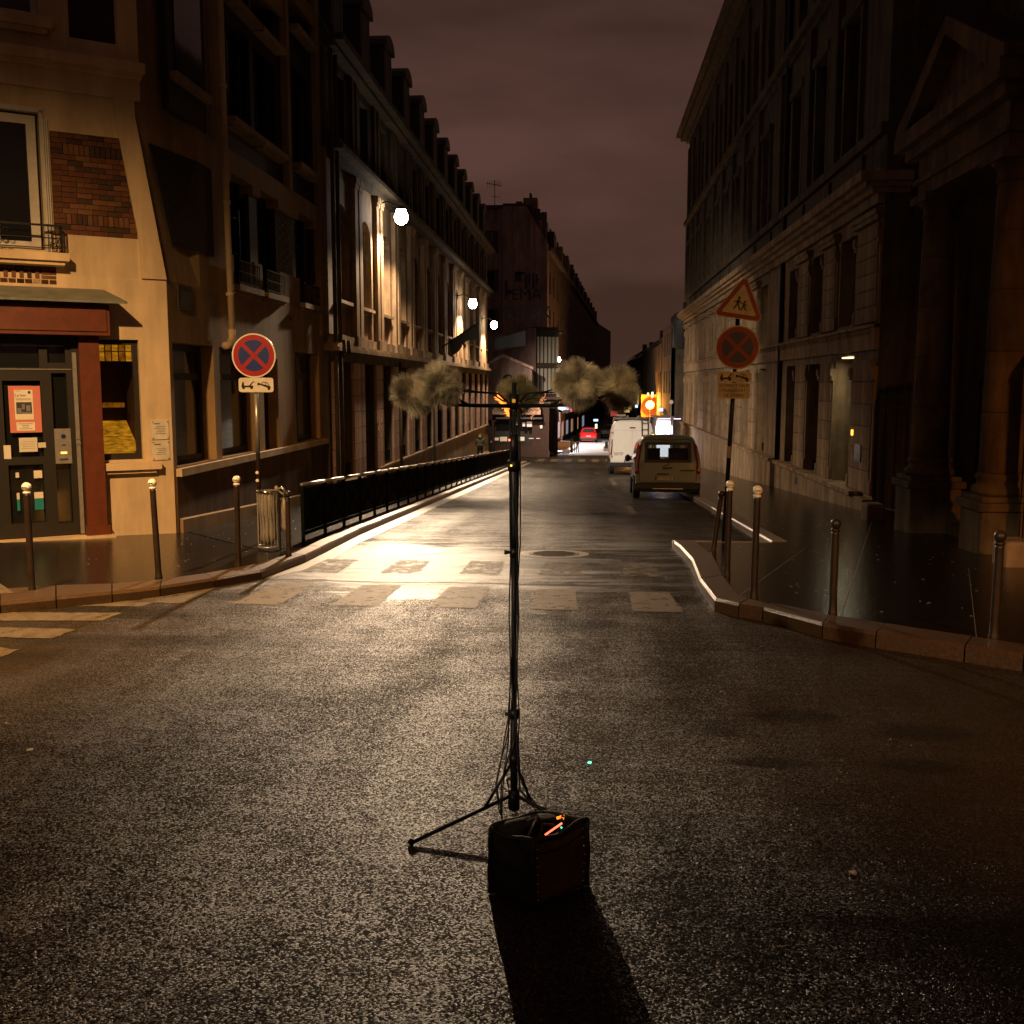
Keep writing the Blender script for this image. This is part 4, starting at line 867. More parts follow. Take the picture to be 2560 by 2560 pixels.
# second floor
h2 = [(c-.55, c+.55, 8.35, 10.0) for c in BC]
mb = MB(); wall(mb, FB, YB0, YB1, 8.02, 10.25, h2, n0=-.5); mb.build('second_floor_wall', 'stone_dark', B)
for a,b,c,d in h2: window(B, FB, a, b, c, d, -.3, 'frame_dark', 2, 3, .05)
for c in BC[1::3]: piece('curtainB', lambda q: (q.box(-.50,-.12,0,.02,.05,1.55), q.box(.20,.50,0,.02,.05,1.55)), 'curtain', 'curtain_cloth', B, FB, c, -.275, 8.4)
for c in pc: piece('pilB2', lambda q: (q.box(-.42,-.12,0,.10,0,2.1), q.box(.12,.42,0,.10,0,2.1)), 'pilaster', 'stone_dark', B, FB, c, 0, 8.1)
mb = MB(); mb.fbox(FB, YB0, YB1+.1, -.5, .30, 10.25, 10.38); mb.fbox(FB, YB0, YB1+.3, -.5, .52, 10.38, 10.55); mb.build('eaves_cornice', 'stone_dark', B)
# mansard and dormers
mb = MB(); mb.fquadz(FB, [(YB0,10.55),(YB1,10.55),(YB1,10.56),(YB0,10.56)], -8, .1)
mb.add([FB(YB0,.12,10.55), FB(YB1,.12,10.55), FB(YB1,-1.2,13.3), FB(YB0,-1.2,13.3), FB(YB1,-8,14.6), FB(YB0,-8,14.6), FB(YB0,-8,10.5), FB(YB1,-8,10.5)], [(0,1,2,3),(3,2,4,5),(0,3,5,6),(1,7,4,2),(6,5,4,7)])
mb.build('mansard_roof', 'slate', B)
for c in [28.4+3.55*k for k in range(12)]:
    def mk(q):
        q.box(-.62,.62,-1.0,.12,0,2.05)
        k = 8; pts = [(-.72,2.05)]+[(-.72*math.cos(math.pi*i/k), 2.12+.38*math.sin(math.pi*i/k)) for i in range(k+1)]+[(.72,2.05)]
        v = [(x,-1.3,z) for x,z in pts]+[(x,.22,z) for x,z in pts]; n_ = len(pts)
        q.add(v, [tuple(range(n_)), tuple(range(n_,2*n_))]+[(i,(i+1)%n_,(i+1)%n_+n_,i+n_) for i in range(n_)])
        q.box(-.76,-.60,-.9,.20,0,.35); q.box(.60,.76,-.9,.20,0,.35)
    piece('dormer', mk, 'dormer', 'slate', B, FB, c, -.05, 10.58)
    window(B, FB, c-.42, c+.42, 10.85, 12.4, .02, 'frame_dark', 2, 3, .04)
mb = MB(); mb.fbox(FB, YB0+.02, YB1-.02, -12, -.52, -4.2, 10.5); mb.build('building_core', 'stone_dark', B)
for k, y in enumerate((27.22, 27.75)):
    q = MB(); q.tube([FB(y,.14,-1.3), FB(y,.14,2.6)], .055, 10)
    q.tube([FB(y,.14,2.85), FB(y,.14,10.2)], .055, 10); q.tube([FB(y,.36,2.55), FB(y,.36,2.9)], .05, 10); q.build('drainpipe', 'stone_dark', B, True)
for k, (y, z) in enumerate(((36.5,3.3),(44.5,3.2))):
    MB().tube([FB(y,.17,-1.9), FB(y,.17,2.5)], .05, 8).build('drainpipe', 'stone_dark', B, True)
# flag / banner hanging out between two poles beyond the middle of the facade
bn = thing('banner', 'dark furled banner on a slanting pole fixed to the left facade below the second lamp', 'banner', (-6.75, 47.5, 3.2))
MB().tube([(-6.65,47.5,3.4),(-5.0,47.5,4.5)], .03, 8).build('pole', 'iron_black', bn)
q = MB(); n = 10
v = []; f = []
for i in range(n):
    t = i/(n-1); x = -6.3+1.25*t; z = 3.62+.85*t
    v += [(x,47.5+.05*math.sin(i*1.9),z),(x+.06,47.5+.09*math.sin(i*2.3+1),z-.55-.12*math.sin(i*.9)),(x,47.53+.05*math.sin(i*1.9),z),(x+.06,47.53+.09*math.sin(i*2.3+1),z-.55-.12*math.sin(i*.9))]
for i in range(n-1): o_ = i*4; f += [(o_,o_+1,o_+5,o_+4),(o_+2,o_+6,o_+7,o_+3)]
q.add(v, f); q.build('cloth', 'black_cloth', bn, True)

# ---------------------------------------------------------------- C: classical stone building on the right
FC = Fr((6.3, 0), (0, 1), (-1, 0)); YC0, YC1 = 23.4, 69.0
Cb = thing('classical_building', 'dark classical stone building on the right with pilasters, cornices and tall windows', 'building', (6.3, 23.4, gz(23.4)+.12))
CC = [c for c in [26.4+3.25*k for k in range(13)] if c < 68]
CC = [26.4, 29.75, 33.1] + [38.6+3.5*k for k in range(6)] + [60.9, 64.0, 67.0]
w2 = .78
holesG = [(c-w2, c+w2, -.72, 2.30) for c in CC]; holesM = [(c-w2, c+w2, 3.16, 5.25) for c in CC]
holesG[0] = (25.5, 27.3, -.72, 2.42)
mb = MB(); wall(mb, FC, YC0, YC1, -4.3, 2.50, holesG, n0=-.55); mb.build('ground_wall', 'stone', Cb)
mb = MB(); wall(mb, FC, YC0, YC1, 3.05, 5.60, holesM, n0=-.55); mb.build('mezzanine_wall', 'stone', Cb)
mb = MB(); mb.fbox(FC, YC0, YC1, -.5, .10, 2.50, 3.05); mb.fbox(FC, YC0, YC1, -.5, .16, 2.98, 3.05); mb.build('string_course', 'stone', Cb)
q = MB()
u = YC0+.4
while u < 45: q.fbox(FC, u, u+.05, .10, .135, 2.84, 2.95); u += .10
tag(q.build('dentils', 'stone', Cb), kind='stuff')
# plinth and coping
mb = MB(); 
for a, b in ((YC0, 34.3), (35.2, YC1)): mb.fbox(FC, a, b, 0, .22, -4.3, -.80)
mb.build('plinth', 'stone', Cb)
mb = MB(); 
for a, b in ((YC0+.9, 34.3), (35.2, YC1)): mb.fbox(FC, a, b, 0, .30, -.80, -.70)
mb.build('plinth_coping', 'stone', Cb)
MB().fbox(FC, 30.6, 30.9, .22, .235, -1.15, -.95).build('plinth_vent', 'ink', Cb)
# piers: block courses with projecting pilaster and caps between the windows
edges = [YC0]+[x for h in holesG for x in h[:2]]+[YC1]
piers = [(edges[i], edges[i+1]) for i in range(0, len(edges), 2)]
for (a, b) in piers:
    w = b-a
    if w > 3.4 or w < .3: continue
    ins = .16
    for base, top in ((-.70, 2.30), (3.10, 5.25)):
        hh = (top-base)/6
        for k in range(6):
            piece(('cblock', round(w-2*ins,2), round(hh,3)), lambda q: q.box(0, w-2*ins, -.02, .075, .005, hh-.005), 'stone_block', 'stone', Cb, FC, a+ins, 0, base+k*hh, bevel=.008)
        for uu in (a+.02, b-.14):
            piece(('ccol', round(top-base,2)), lambda q: (q.box(0,.12,0,.05,0,top-base-.35), q.box(-.03,.15,0,.13,top-base-.35,top-base-.16), q.box(-.02,.14,0,.10,top-base-.46,top-base-.35), q.box(-.02,.14,0,.09,0,.30)), 'colonnette', 'stone', Cb, FC, uu, 0, base)
    piece(('ccap', round(w,2)), lambda q: (q.box(-.02,w+.02,0,.15,0,.10), q.box(-.05,w+.05,0,.20,.10,.22)), 'capital', 'stone', Cb, FC, a, 0, 5.28)
for i, ((a,b,c,d),(e,f_,g_,h_)) in enumerate(zip(holesG, holesM)):
    if i: window(Cb, FC, a+.02, b-.02, c, d, -.40, 'frame_dark', 2, 4, .05)
    window(Cb, FC, e+.02, f_-.02, g_, h_, -.40, 'frame_dark', 2, 3, .05)
    railing(FC, a+.02, b-.02, c+.02, c+.3, -.2, Cb, 'window_guard') if 0 < i < 4 else None
# entrance niche with rounded, lit jamb
mb = MB(); pts = []
for k in range(9): t = math.pi*k/8; pts.append(FC(25.5+.02+.34-.34*math.cos(t), -.55+.48*math.sin(t), 0)[:2])
mb.prism(pts[::-1], -.72, 2.36); mb.build('rounded_jamb', 'stone', Cb)
nl = MB().fbox(FC, 25.9, 26.7, -.20, .0, 2.372, 2.40).build('niche_light', 'warm_sign', Cb)
d_ = bpy.data.lights.new('niche_lamp', 'AREA'); d_.energy = LP['niche']; d_.color = (1,.92,.62); d_.size = .35; o_ = bpy.data.objects.new('niche_lamp', d_); COL.objects.link(o_); o_.parent = Cb
o_.location = Vector(FC(26.25, -.02, 2.34))-Cb.location; o_.rotation_euler = (0, R(12), 0)
MB().fbox(FC, 25.0, 25.12, .07, .10, .55, .68).build('call_button', 'amber_led', Cb)
MB().fbox(FC, 24.2, 24.75, .08, .10, -.02, .38).build('nameplate', 'steel_dark', Cb)
mb = MB(); mb.fbox(FC, 25.9, 27.3, -.5, -.45, -.72, 2.42); mb.build('door', 'frame_dark', Cb)
# downpipe recess
for y in (34.75,): MB().tube([FC(y,.08,-1.6), FC(y,.08,17)], .08, 10).build('drainpipe', 'iron_black', Cb, True)
# cornices and upper floors
mb = MB(); mb.fbox(FC, YC0, YC1, -.5, .16, 5.60, 5.80); mb.fbox(FC, YC0-.1, YC1, -.5, .30, 5.80, 5.92); mb.fbox(FC, YC0-.3, YC1+.2, -.5, .60, 6.02, 6.22); mb.fbox(FC, YC0-.2, YC1+.1, -.5, .46, 5.92, 6.02); mb.fbox(FC, YC0, YC1, -.5, .14, 6.22, 6.34)
mb.build('cornice', 'stone', Cb)
h3 = [(c-.68, c+.68, 7.3, 10.4) for c in CC]; h4 = [(c-.62, c+.62, 12.4, 15.2) for c in CC]; ap = [(c-1.2, c+1.2, 6.46, 6.98) for c in CC]
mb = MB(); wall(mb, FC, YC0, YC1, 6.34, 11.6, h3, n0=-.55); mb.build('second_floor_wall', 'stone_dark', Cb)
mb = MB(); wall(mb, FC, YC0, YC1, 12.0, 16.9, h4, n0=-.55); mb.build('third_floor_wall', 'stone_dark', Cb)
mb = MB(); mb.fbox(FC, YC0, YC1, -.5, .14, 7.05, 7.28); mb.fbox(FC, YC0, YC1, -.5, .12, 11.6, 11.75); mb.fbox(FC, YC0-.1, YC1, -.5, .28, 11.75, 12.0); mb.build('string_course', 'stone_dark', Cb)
for a, b, c, d in h3: window(Cb, FC, a, b, c, d, -.35, 'frame_dark', 2, 4, .05)
for c in CC[1::4]: piece('curtainC', lambda q: (q.box(-.60,-.2,0,.02,.05,2.9), q.box(.3,.60,0,.02,.05,2.9)), 'curtain', 'curtain_cloth', Cb, FC, c, -.29, 7.4)
for a, b, c, d in h4: window(Cb, FC, a, b, c, d, -.35, 'frame_dark', 2, 3, .05)
for a, b, c, d in ap: piece('apronC', lambda q: q.box(0,2.4,0,.07,0,.5), 'apron_panel', 'stone_dark', Cb, FC, a, 0, c)
for i, (a, b) in enumerate(piers):
    if b-a > 5 or i == 0: continue
    m_ = (a+b)/2
    piece('pilC3', lambda q: q.box(-.42,.42,0,.16,0,4.3), 'pilaster', 'stone_dark', Cb, FC, m_, 0, 7.28)
    piece('pilC4', lambda q: q.box(-.34,.34,0,.12,0,4.4), 'pilaster', 'stone_dark', Cb, FC, m_, 0, 12.0)
for c in CC:
    piece('surC', lambda q: (q.box(-.86,-.68,0,.10,0,3.3), q.box(.68,.86,0,.10,0,3.3), q.box(-.95,.95,0,.16,3.12,3.35)), 'window_surround', 'stone_dark', Cb, FC, c, 0, 7.28)
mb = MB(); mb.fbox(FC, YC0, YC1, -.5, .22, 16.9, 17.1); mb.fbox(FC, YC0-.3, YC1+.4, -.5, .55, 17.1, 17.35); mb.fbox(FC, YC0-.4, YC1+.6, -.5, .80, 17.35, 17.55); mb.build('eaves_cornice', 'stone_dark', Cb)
mb = MB(); mb.add([FC(YC0-.3,.78,17.55), FC(YC1+.5,.78,17.55), FC(YC1+.5,-2.4,20), FC(YC0-.3,-2.4,20), FC(YC1+.5,-2.4,17.5), FC(YC0-.3,-2.4,17.5)], [(0,1,2,3),(2,4,5,3),(0,3,5),(1,4,2),(0,5,4,1)]); mb.build('roof', 'slate', Cb)
mb = MB(); mb.box(6.86, 16, YC0+.02, YC1-.02, -4.3, 17.5); mb.box(6.3, 6.86, YC0-.01, YC0+.02, -1.2, 17); mb.build('building_core', 'stone_dark', Cb)
# ---------------------------------------------------------------- portico with its own side wall
P = thing('portico', 'dark stone portico with two round columns, pedestals and a triangular pediment at right', 'portico', (5.9, 16.7, gz(16.7)+.12))
mb = MB(); mb.box(8.1, 20, -2, 23.38, -1.3, 17.2); mb.build('rear_wall', 'stone_dark', P)
FP = Fr((5.45, 0), (0, 1), (-1, 0))
def pedestal(y0, y1, col_y, far):
    mb = MB(); mb.box(5.5, 6.35, y0, y1, -1.15, -.02 if not far else -.02); mb.build('pedestal', 'stone_shaded', P, bevel=.012)
    mb = MB(); mb.box(5.44, 6.41, y0-.06, y1+.06, -.02, .10); mb.box(5.5, 6.35, y0, y1, .10, .18); mb.build('pedestal_cap', 'stone_shaded', P, bevel=.012)
    x = 5.925
    mb = MB(); mb.lathe(x, col_y, [(.40,.18),(.42,.24),(.40,.30),(.35,.33),(.34,.38),(.37,.42),(.37,.46),(.325,.50)], 32); mb.build('column_base', 'stone_shaded', P, True)
    mb = MB(); z0 = .50
    drums = [(.50,1.35),(1.35,2.2),(2.2,3.05),(3.05,3.85),(3.85,4.5)]
    for i, (a, b) in enumerate(drums):
        r = lambda z: .325-.045*((z-.5)/4)**1.6
        q = MB(); q.lathe(x, col_y, [(r(a)-.008,a+.001),(r(a),a+.012),(r((a+b)/2),(a+b)/2),(r(b),b-.012),(r(b)-.008,b-.001)], 32); q.build('column_drum', 'stone_shaded', P, True)
    mb = MB(); mb.lathe(x, col_y, [(.28,4.5),(.31,4.53),(.29,4.57),(.29,4.68),(.38,4.78)], 32); mb.box(x-.41, x+.41, col_y-.41, col_y+.41, 4.78, 4.90); mb.build('capital', 'stone_shaded', P)
pedestal(18.1, 18.95, 18.5, True); pedestal(14.85, 15.7, 15.28, False)
mb = MB(); mb.box(5.62, 8.1, 14.95, 18.85, 4.90, 5.55); mb.box(5.55, 8.1, 14.85, 18.95, 5.12, 5.2)
mb.build('entablature', 'stone_shaded', P)
mb = MB(); mb.box(5.45, 8.1, 14.7, 19.1, 5.55, 5.72); mb.box(5.30, 8.1, 14.55, 19.25, 5.72, 5.98); mb.build('portico_cornice', 'stone_shaded', P)
mb = MB(); za, zp = 5.98, 7.28; ym = 16.9
mb.fquadz(FP, [(14.6,za),(19.2,za),(ym,zp-.25)], -.5, -.18); mb.build('tympanum', 'stone_shaded', P)
mb = MB(); mb.fquadz(FP, [(14.5,za),(14.5,za+.16),(ym,zp),(ym,zp-.28),(15.0,za)], -.6, .12); mb.fquadz(FP, [(19.3,za),(19.3,za+.16),(ym,zp),(ym,zp-.28),(18.8,za)], -.6, .12); mb.build('raking_cornice', 'stone_shaded', P)
mb = MB(); mb.add([(5.3,14.5,za+.16),(5.3,ym,zp),(8.1,ym,zp),(8.1,14.5,za+.16),(5.3,19.3,za+.16),(8.1,19.3,za+.16)], [(0,1,2,3),(1,4,5,2)]); mb.build('portico_roof', 'slate', P)
for y in (15.2, 18.4): MB().box(7.75, 8.1, y, y+.5, -.5, 4.9).build('inner_pilaster', 'stone_shaded', P)
mb = MB(); mb.box(5.72, 8.1, 15.7, 18.1, -1.2, -.78); mb.build('step', 'stone_shaded', P, bevel=.01)
mb = MB(); mb.box(6.1, 8.1, 15.7, 18.1, -.78, -.60); mb.build('step', 'stone_shaded', P, bevel=.01)
mb = MB(); mb.box(6.45, 8.1, 15.7, 18.1, -.60, -.42); mb.build('step', 'stone_shaded', P, bevel=.01)
def spear_fence(label, pts, z0f, h, x=None):
    t = thing('iron_fence', label, 'fence', (*pts[0], z0f(pts[0][1])))
    (xa,ya),(xb,yb) = pts; L = math.dist(*pts); n = int(L/.125)
    D = ((xb-xa)/L, (yb-ya)/L)
    for zz in (.12, h-.30, h-.08):
        MB().tube([(xa,ya,z0f(ya)+zz),(xb,yb,z0f(yb)+zz)], .014, 4).build('rail', 'iron_black', t)
    me = None
    for i in range(n+1):
        x, y = xa+D[0]*i*L/n, ya+D[1]*i*L/n; big = i % 6 == 0
        if me is None or big:
            q = MB(); r = .009 if not big else .018; q.tube2(0, 0, [(r,0),(r,h+.02),(r*2.2,h+.07),(r*.2,h+.20)], 6)
            o = q.build('bar', 'iron_black', None); 
            if not big: me = o
            o.parent = t; o.location = Vector((x,y,z0f(y)))-t.location
        else: inst(me, t, (x, y, z0f(y)))
    return t
spear_fence('black spear topped iron gate between the two columns of the portico', [(6.55,15.75),(6.55,18.05)], lambda y: -.42, 2.1)
spear_fence('black spear topped iron fence in the gap between portico and classical building', [(6.35,19.0),(6.35,23.3)], lambda y: gz(y)+.12, 2.55)
spear_fence('black spear topped iron fence at the right edge beside the near column', [(5.95,13.05),(6.0,14.8)], lambda y: gz(y)+.12, 2.6)
for x, y, l in ((5.65, 20.9, 'small weathered guard stone on the pavement beside the portico, left one'), (5.45, 13.6, 'weathered guard stone at the right edge before the portico')):
    z = gz(y)+.12; q = MB().box(x-.18, x+.18, y-.24, y+.24, z-.05, z+.34); tag(q.build('guard_stone', 'stone', bevel=.05), l, 'guard stone')
# ---------------------------------------------------------------- street furniture
def bollard_proto(name, h, white, label, loc, lean=(0,0)):
    t = thing(name, label, 'bollard', loc, 'bollards along the kerbs')
    hb = h-.13
    MB().tube2(0, 0, [(.044,-.05),(.044,.02),(.038,.04),(.036,.12),(.0335,hb-.02),(.0335,hb)], 16).build('post', 'bollard_brown', t, True, world=False)
    mb = MB().tube2(0, 0, [(.034,hb),(.040,hb+.010),(.040,hb+.02),(.026,hb+.03)], 16); mb.ball((0,0,hb+.072), .049, 16, 10)
    mb.build('ball', 'bollard_white' if white else 'bollard_brown', t, True, world=False)
    if white: MB().box(-.025,.025,-.0495,-.0475,hb+.067,hb+.076).build('scuff', 'ink', t, world=False)
    t.rotation_euler = (*lean, 0); return t
def at(p, h): x, y = G(*p, h); return (x, y, gz(y)+h)
b0 = bollard_proto('bollard', 1.16, True, 'brown bollard with white ball before the glass entrance door', at((81,1477),.10))
b1 = bollard_proto('bollard', .90, False, 'short all dark bollard on the right corner, right of the yellow topped one', at((2081,1535),.12))
def bl(p, h, label, src, lean=(0,0), s=1):
    c = copy_tree(src); c.location = at(p, h); c['label'] = label; c.rotation_euler = (*lean, 0); c.scale = (1,1,s); return c
bl((397,1444), .10, 'slightly leaning white balled bollard before the cream corner wall', b0, (0, R(-1.6)))
bl((596,1418), .10, 'white balled bollard left of the waste bag holder', b0, (0, R(.6)))
bl((1817,1440), .12, 'dark bollard with pale ball directly in front of the right sign pole', b0, (0, R(.5)), .98)
bl((1884,1497), .12, 'white balled bollard lit yellowish, right of the leaning sign pole', b0, (0, R(.4)))
bl((2484,1597), .12, 'short dark bollard standing furthest right in front of the portico', b1, (0, R(.4)))
bl((1783,1378), .12, 'small dark bollard knocked askew behind the right sign pole', b1, (R(-3), R(7)), .98)
bl((722,1392), .10, 'dark bollard standing against the waste bag holder', b1, (0, R(.3)), 1.02)

# pedestrian barrier along the left kerb
def gzp(y, h): return gz(y)+h
for seg, (s0, n_, lab) in enumerate([(15.75, 12, 'dark crossed barrier along the left kerb, nearest length'), (15.75+12*1.36, 22, 'dark crossed barrier along the left kerb, far length')]):
    t = thing('pedestrian_barrier', lab, 'barrier', (-4.4, s0, gz(s0)+.10), 'pedestrian barrier beside the left kerb')
    X = -4.4; H = .88; Ls = 1.36
    first = {}
    for i in range(n_+1 if seg else n_):
        y = s0+i*Ls; z = gz(y)+.10
        if not first:
            first['post'] = MB().box(X-.025, X+.025, y-.025, y+.025, z-.05, z+H).build('post', 'fence_green', t)
            ya, yb = y+.03, y+Ls-.03
            def skew(mb): mb.v = [(a,b,c-SL*(b-y)) for a,b,c in mb.v]; return mb
            first['rail'] = skew(MB().tube([(X,y-.03,z+H+.01),(X,y+Ls+.03,z+H+.01)], .03, 8)).build('top_rail', 'rail_top', t, True)
            first['panel'] = skew(MB().box(X-.006, X+.006, ya, yb, z+.16, z+H-.06)).build('panel', 'fence_green', t)
            first['low'] = skew(MB().box(X-.018, X+.018, ya-.03, yb+.03, z+.10, z+.15)).build('bottom_rail', 'fence_green', t)
            xs = MB()
            for s_ in (0, 1):
                for sd in (-1, 1):
                    za, zb = (z+.15, z+H-.02) if s_ else (z+H-.02, z+.15)
                    xs.tube([(X+sd*.012,ya,za),(X+sd*.012,yb,zb)], .009, 5)
            first['cross'] = skew(xs).build('cross_bars', 'fence_green', t)
        else:
            keys = ['post'] if (seg and i == n_) else ['post','rail','panel','low','cross']
            for k in keys:
                c = first[k].copy(); COL.objects.link(c); c.parent = t; c.location = (0, i*Ls, -SL*i*Ls)
# left no stopping sign
def disc(mb, fr, u, z, n0, n1, r, k=40): mb.fquadz(fr, [(u+r*math.cos(2*math.pi*i/k), z+r*math.sin(2*math.pi*i/k)) for i in range(k)], n0, n1); return mb
def rrect(mb, fr, u0, u1, z0, z1, n0, n1, r=.04):
    pts = []
    for cx, cz, a0 in ((u1-r,z1-r,0),(u0+r,z1-r,90),(u0+r,z0+r,180),(u1-r,z0+r,270)):
        for k in range(5): a = R(a0+k*22.5); pts.append((cx+r*math.cos(a), cz+r*math.sin(a)))
    mb.fquadz(fr, pts, n0, n1); return mb
def nostop(t, fr, u, z, r, rot=0, W_='sign_white', R_='sign_red', B_='sign_blue'):
    d = disc(MB(), fr, u, z, .0, .018, r).build('round_sign', W_, t)
    disc(MB(), fr, u, z, .018, .022, r*.935).build('red_field', R_, d)
    q = MB()
    for s in range(4):
        a0 = R(45+90*s+7.5+rot); a1 = R(45+90*(s+1)-7.5+rot); am = (a0+a1)/2; rr = r*.70
        pts = [(u+r*.125*math.cos(am), z+r*.125*math.sin(am))]+[(u+rr*math.cos(a0+(a1-a0)*i/8), z+rr*math.sin(a0+(a1-a0)*i/8)) for i in range(9)]
        q.fquadz(fr, pts, .022, .025)
    q.build('blue_quarters', B_, d)
    disc(MB(), fr, u, z, -.004, .0, r*.97).build('sign_back', 'steel_grey', d)
    return d
def tow(t, fr, u, z, w, h, W_='sign_white'):
    p = rrect(MB(), fr, u-w/2, u+w/2, z-h/2, z+h/2, 0, .015).build('tow_plate', W_, t)
    s = w/.5; q = MB(); U = lambda *pts: [(u+a*s, z+b*s) for a, b in pts]
    n0, n1 = .015, .0175
    q.fquadz(fr, U((-.21,-.035),(-.04,-.035),(-.04,-.008),(-.21,-.008)), n0, n1)                # truck bed
    q.fquadz(fr, U((-.21,-.008),(-.17,-.008),(-.175,.04),(-.195,.04)), n0, n1)                    # cab
    q.fquadz(fr, U((-.10,-.008),(-.075,-.008),(-.025,.05),(-.04,.055)), n0, n1)                   # crane
    q.fquadz(fr, U((-.04,.055),(-.03,.045),(-.005,.02),(-.01,.035)), n0, n1)
    for c in (-.18, -.065): disc(q, fr, u+c*s, z-.04*s, n0, n1, .021*s, 16)
    q.fquadz(fr, U((.055,.022),(.06,.0),(.20,-.055),(.215,-.03),(.19,-.012)), n0, n1)             # towed car body
    q.fquadz(fr, U((.075,.022),(.10,.048),(.108,.048),(.086,.018)), n0, n1)
    q.fquadz(fr, U((.10,.048),(.165,.034),(.163,.024),(.10,.038)), n0, n1)
    q.fquadz(fr, U((.165,.034),(.20,-.012),(.188,-.008),(.158,.028)), n0, n1)
    q.fquadz(fr, U((.128,.040),(.136,.038),(.145,-.01),(.137,-.008)), n0, n1)
    for c, b in ((.04,.012),(.185,-.052)): disc(q, fr, u+c*s, z+b*s, n0, n1, .021*s, 16)
    q.build('tow_pictogram', 'sign_black', p)
    return p
sx, sy = -4.97, 15.4; sl = thing('sign_post', 'left sign post with red and blue no stopping disc above a tow-away plate', 'road sign', (sx, sy, gz(sy)+.10))
MB().tube([(sx,sy,gz(sy)+.05),(sx,sy,2.5)], .032, 12).build('pole', 'bollard_brown', sl, True)
MB().tube([(sx,sy,.72),(sx,sy,1.62)], .034, 12).build('pole_sleeve', 'steel_grey', sl, True)
for z in (.30,.42): MB().tube([(sx-.01,sy-.035,z),(sx-.01,sy-.04,z)], .025, 8).build('sticker', 'paper', sl)
FL = Fr((sx, sy-.045), (1, .06), (.06, -1))
nostop(sl, FL, 0, 2.17, .328); tow(sl, FL, .02, 1.735, .52, .215)
# right signs on a leaning pole
rx, ry = 2.12, 16.2; zb = gz(ry)+.12; srr = thing('sign_post', 'right leaning sign post with children warning triangle, no stopping disc and text plate', 'road sign', (rx, ry, zb))
def LX(z): return rx+.15*(z-zb)/3.9
MB().tube([(rx,ry,zb-.05),(LX(3.2),ry,3.2)], .034, 12).build('pole', 'iron_black', srr, True)
MB().tube([(LX(.62),ry,.62),(LX(.80),ry,.80)], .037, 12).build('pole_sleeve', 'steel_grey', srr)
FRr = Fr((0, ry-.05), (1, -.10), (-.10, -1))
def FRl(u, n, z): return FRr(u, n, z)
nostop(srr, FRr, LX(2.3)+.0, 2.29, .325, 2, 'sign_white_dimmed', 'sign_red_dimmed', 'sign_blue_dimmed')
# triangle, slightly turned clockwise
tu, tz, ta = LX(2.95)+.0, 2.93, R(-9)
def rot(pts, cu, cz, a): return [(cu+(x*math.cos(a)-y*math.sin(a)), cz+(x*math.sin(a)+y*math.cos(a))) for x, y in pts]
def tri(r, k=.06):
    out = []
    for j in range(3):
        a = R(90+120*j); cx, cy = (r-k*2)*math.cos(a), (r-k*2)*math.sin(a)
        for q_ in (-50,-20,20,50): out.append((cx+k*math.cos(a+R(q_)), cy+k*math.sin(a+R(q_))))
    return out
d = MB(); d.fquadz(FRr, rot(tri(.44), tu, tz, ta), 0, .015); d = d.build('warning_triangle', 'sign_white_dimmed', srr)
q = MB(); q.fquadz(FRr, rot(tri(.42,.05), tu, tz, ta), .015, .018); q.build('red_border', 'sign_red_dimmed', d)
q = MB(); q.fquadz(FRr, rot(tri(.30,.02), tu, tz, ta), .018, .021); q.build('white_field', 'sign_white_dimmed', d)
q = MB()
def limb(pts, w):
    for a, b in zip(pts, pts[1:]):
        dx, dy = b[0]-a[0], b[1]-a[1]; L = math.hypot(dx,dy); ox, oy = -dy/L*w/2, dx/L*w/2
        q.fquadz(FRr, rot([(a[0]+ox,a[1]+oy),(a[0]-ox,a[1]-oy),(b[0]-ox,b[1]-oy),(b[0]+ox,b[1]+oy)], tu, tz, ta), .021, .0235)
def dot(x, y, r): q.fquadz(FRr, rot([(x+r*math.cos(i*.63), y+r*math.sin(i*.63)) for i in range(10)], tu, tz, ta), .021, .0235)
dot(-.03,.085,.021); limb([(-.035,.06),(-.04,-.01)], .042); limb([(-.045,-.01),(-.075,-.06),(-.085,-.085)], .022); limb([(-.035,-.01),(-.01,-.055),(.0,-.09)], .022)
limb([(-.04,.05),(-.075,.02),(-.105,.03)], .016); limb([(-.03,.05),(.005,.02),(.03,.005)], .016)
dot(.058,.035,.018); limb([(.055,.015),(.05,-.035)], .034); limb([(.047,-.035),(.03,-.07),(.012,-.095)], .018); limb([(.055,-.035),(.08,-.065),(.098,-.085)], .018); limb([(.05,.01),(.03,.0)], .013); limb([(.06,.01),(.085,-.005),(.085,-.03)], .013)
q.build('children_pictogram', 'sign_black', d)
tow(srr, FRr, LX(1.86)-.02, 1.855, .50, .155, 'sign_white_dimmed')
p = rrect(MB(), FRr, LX(1.7)-.25, LX(1.7)+.22, 1.53, 1.765, 0, .014, .03).build('text_plate', 'sign_white_dimmed', srr)
for k, l in enumerate(('INTERDIT SAUF', 'TRANSPORT', 'DE FONDS')): text(l, 'lettering', 'sign_black', p, .062, FRr, LX(1.7)-.015, .0150, 1.722-k*.072)

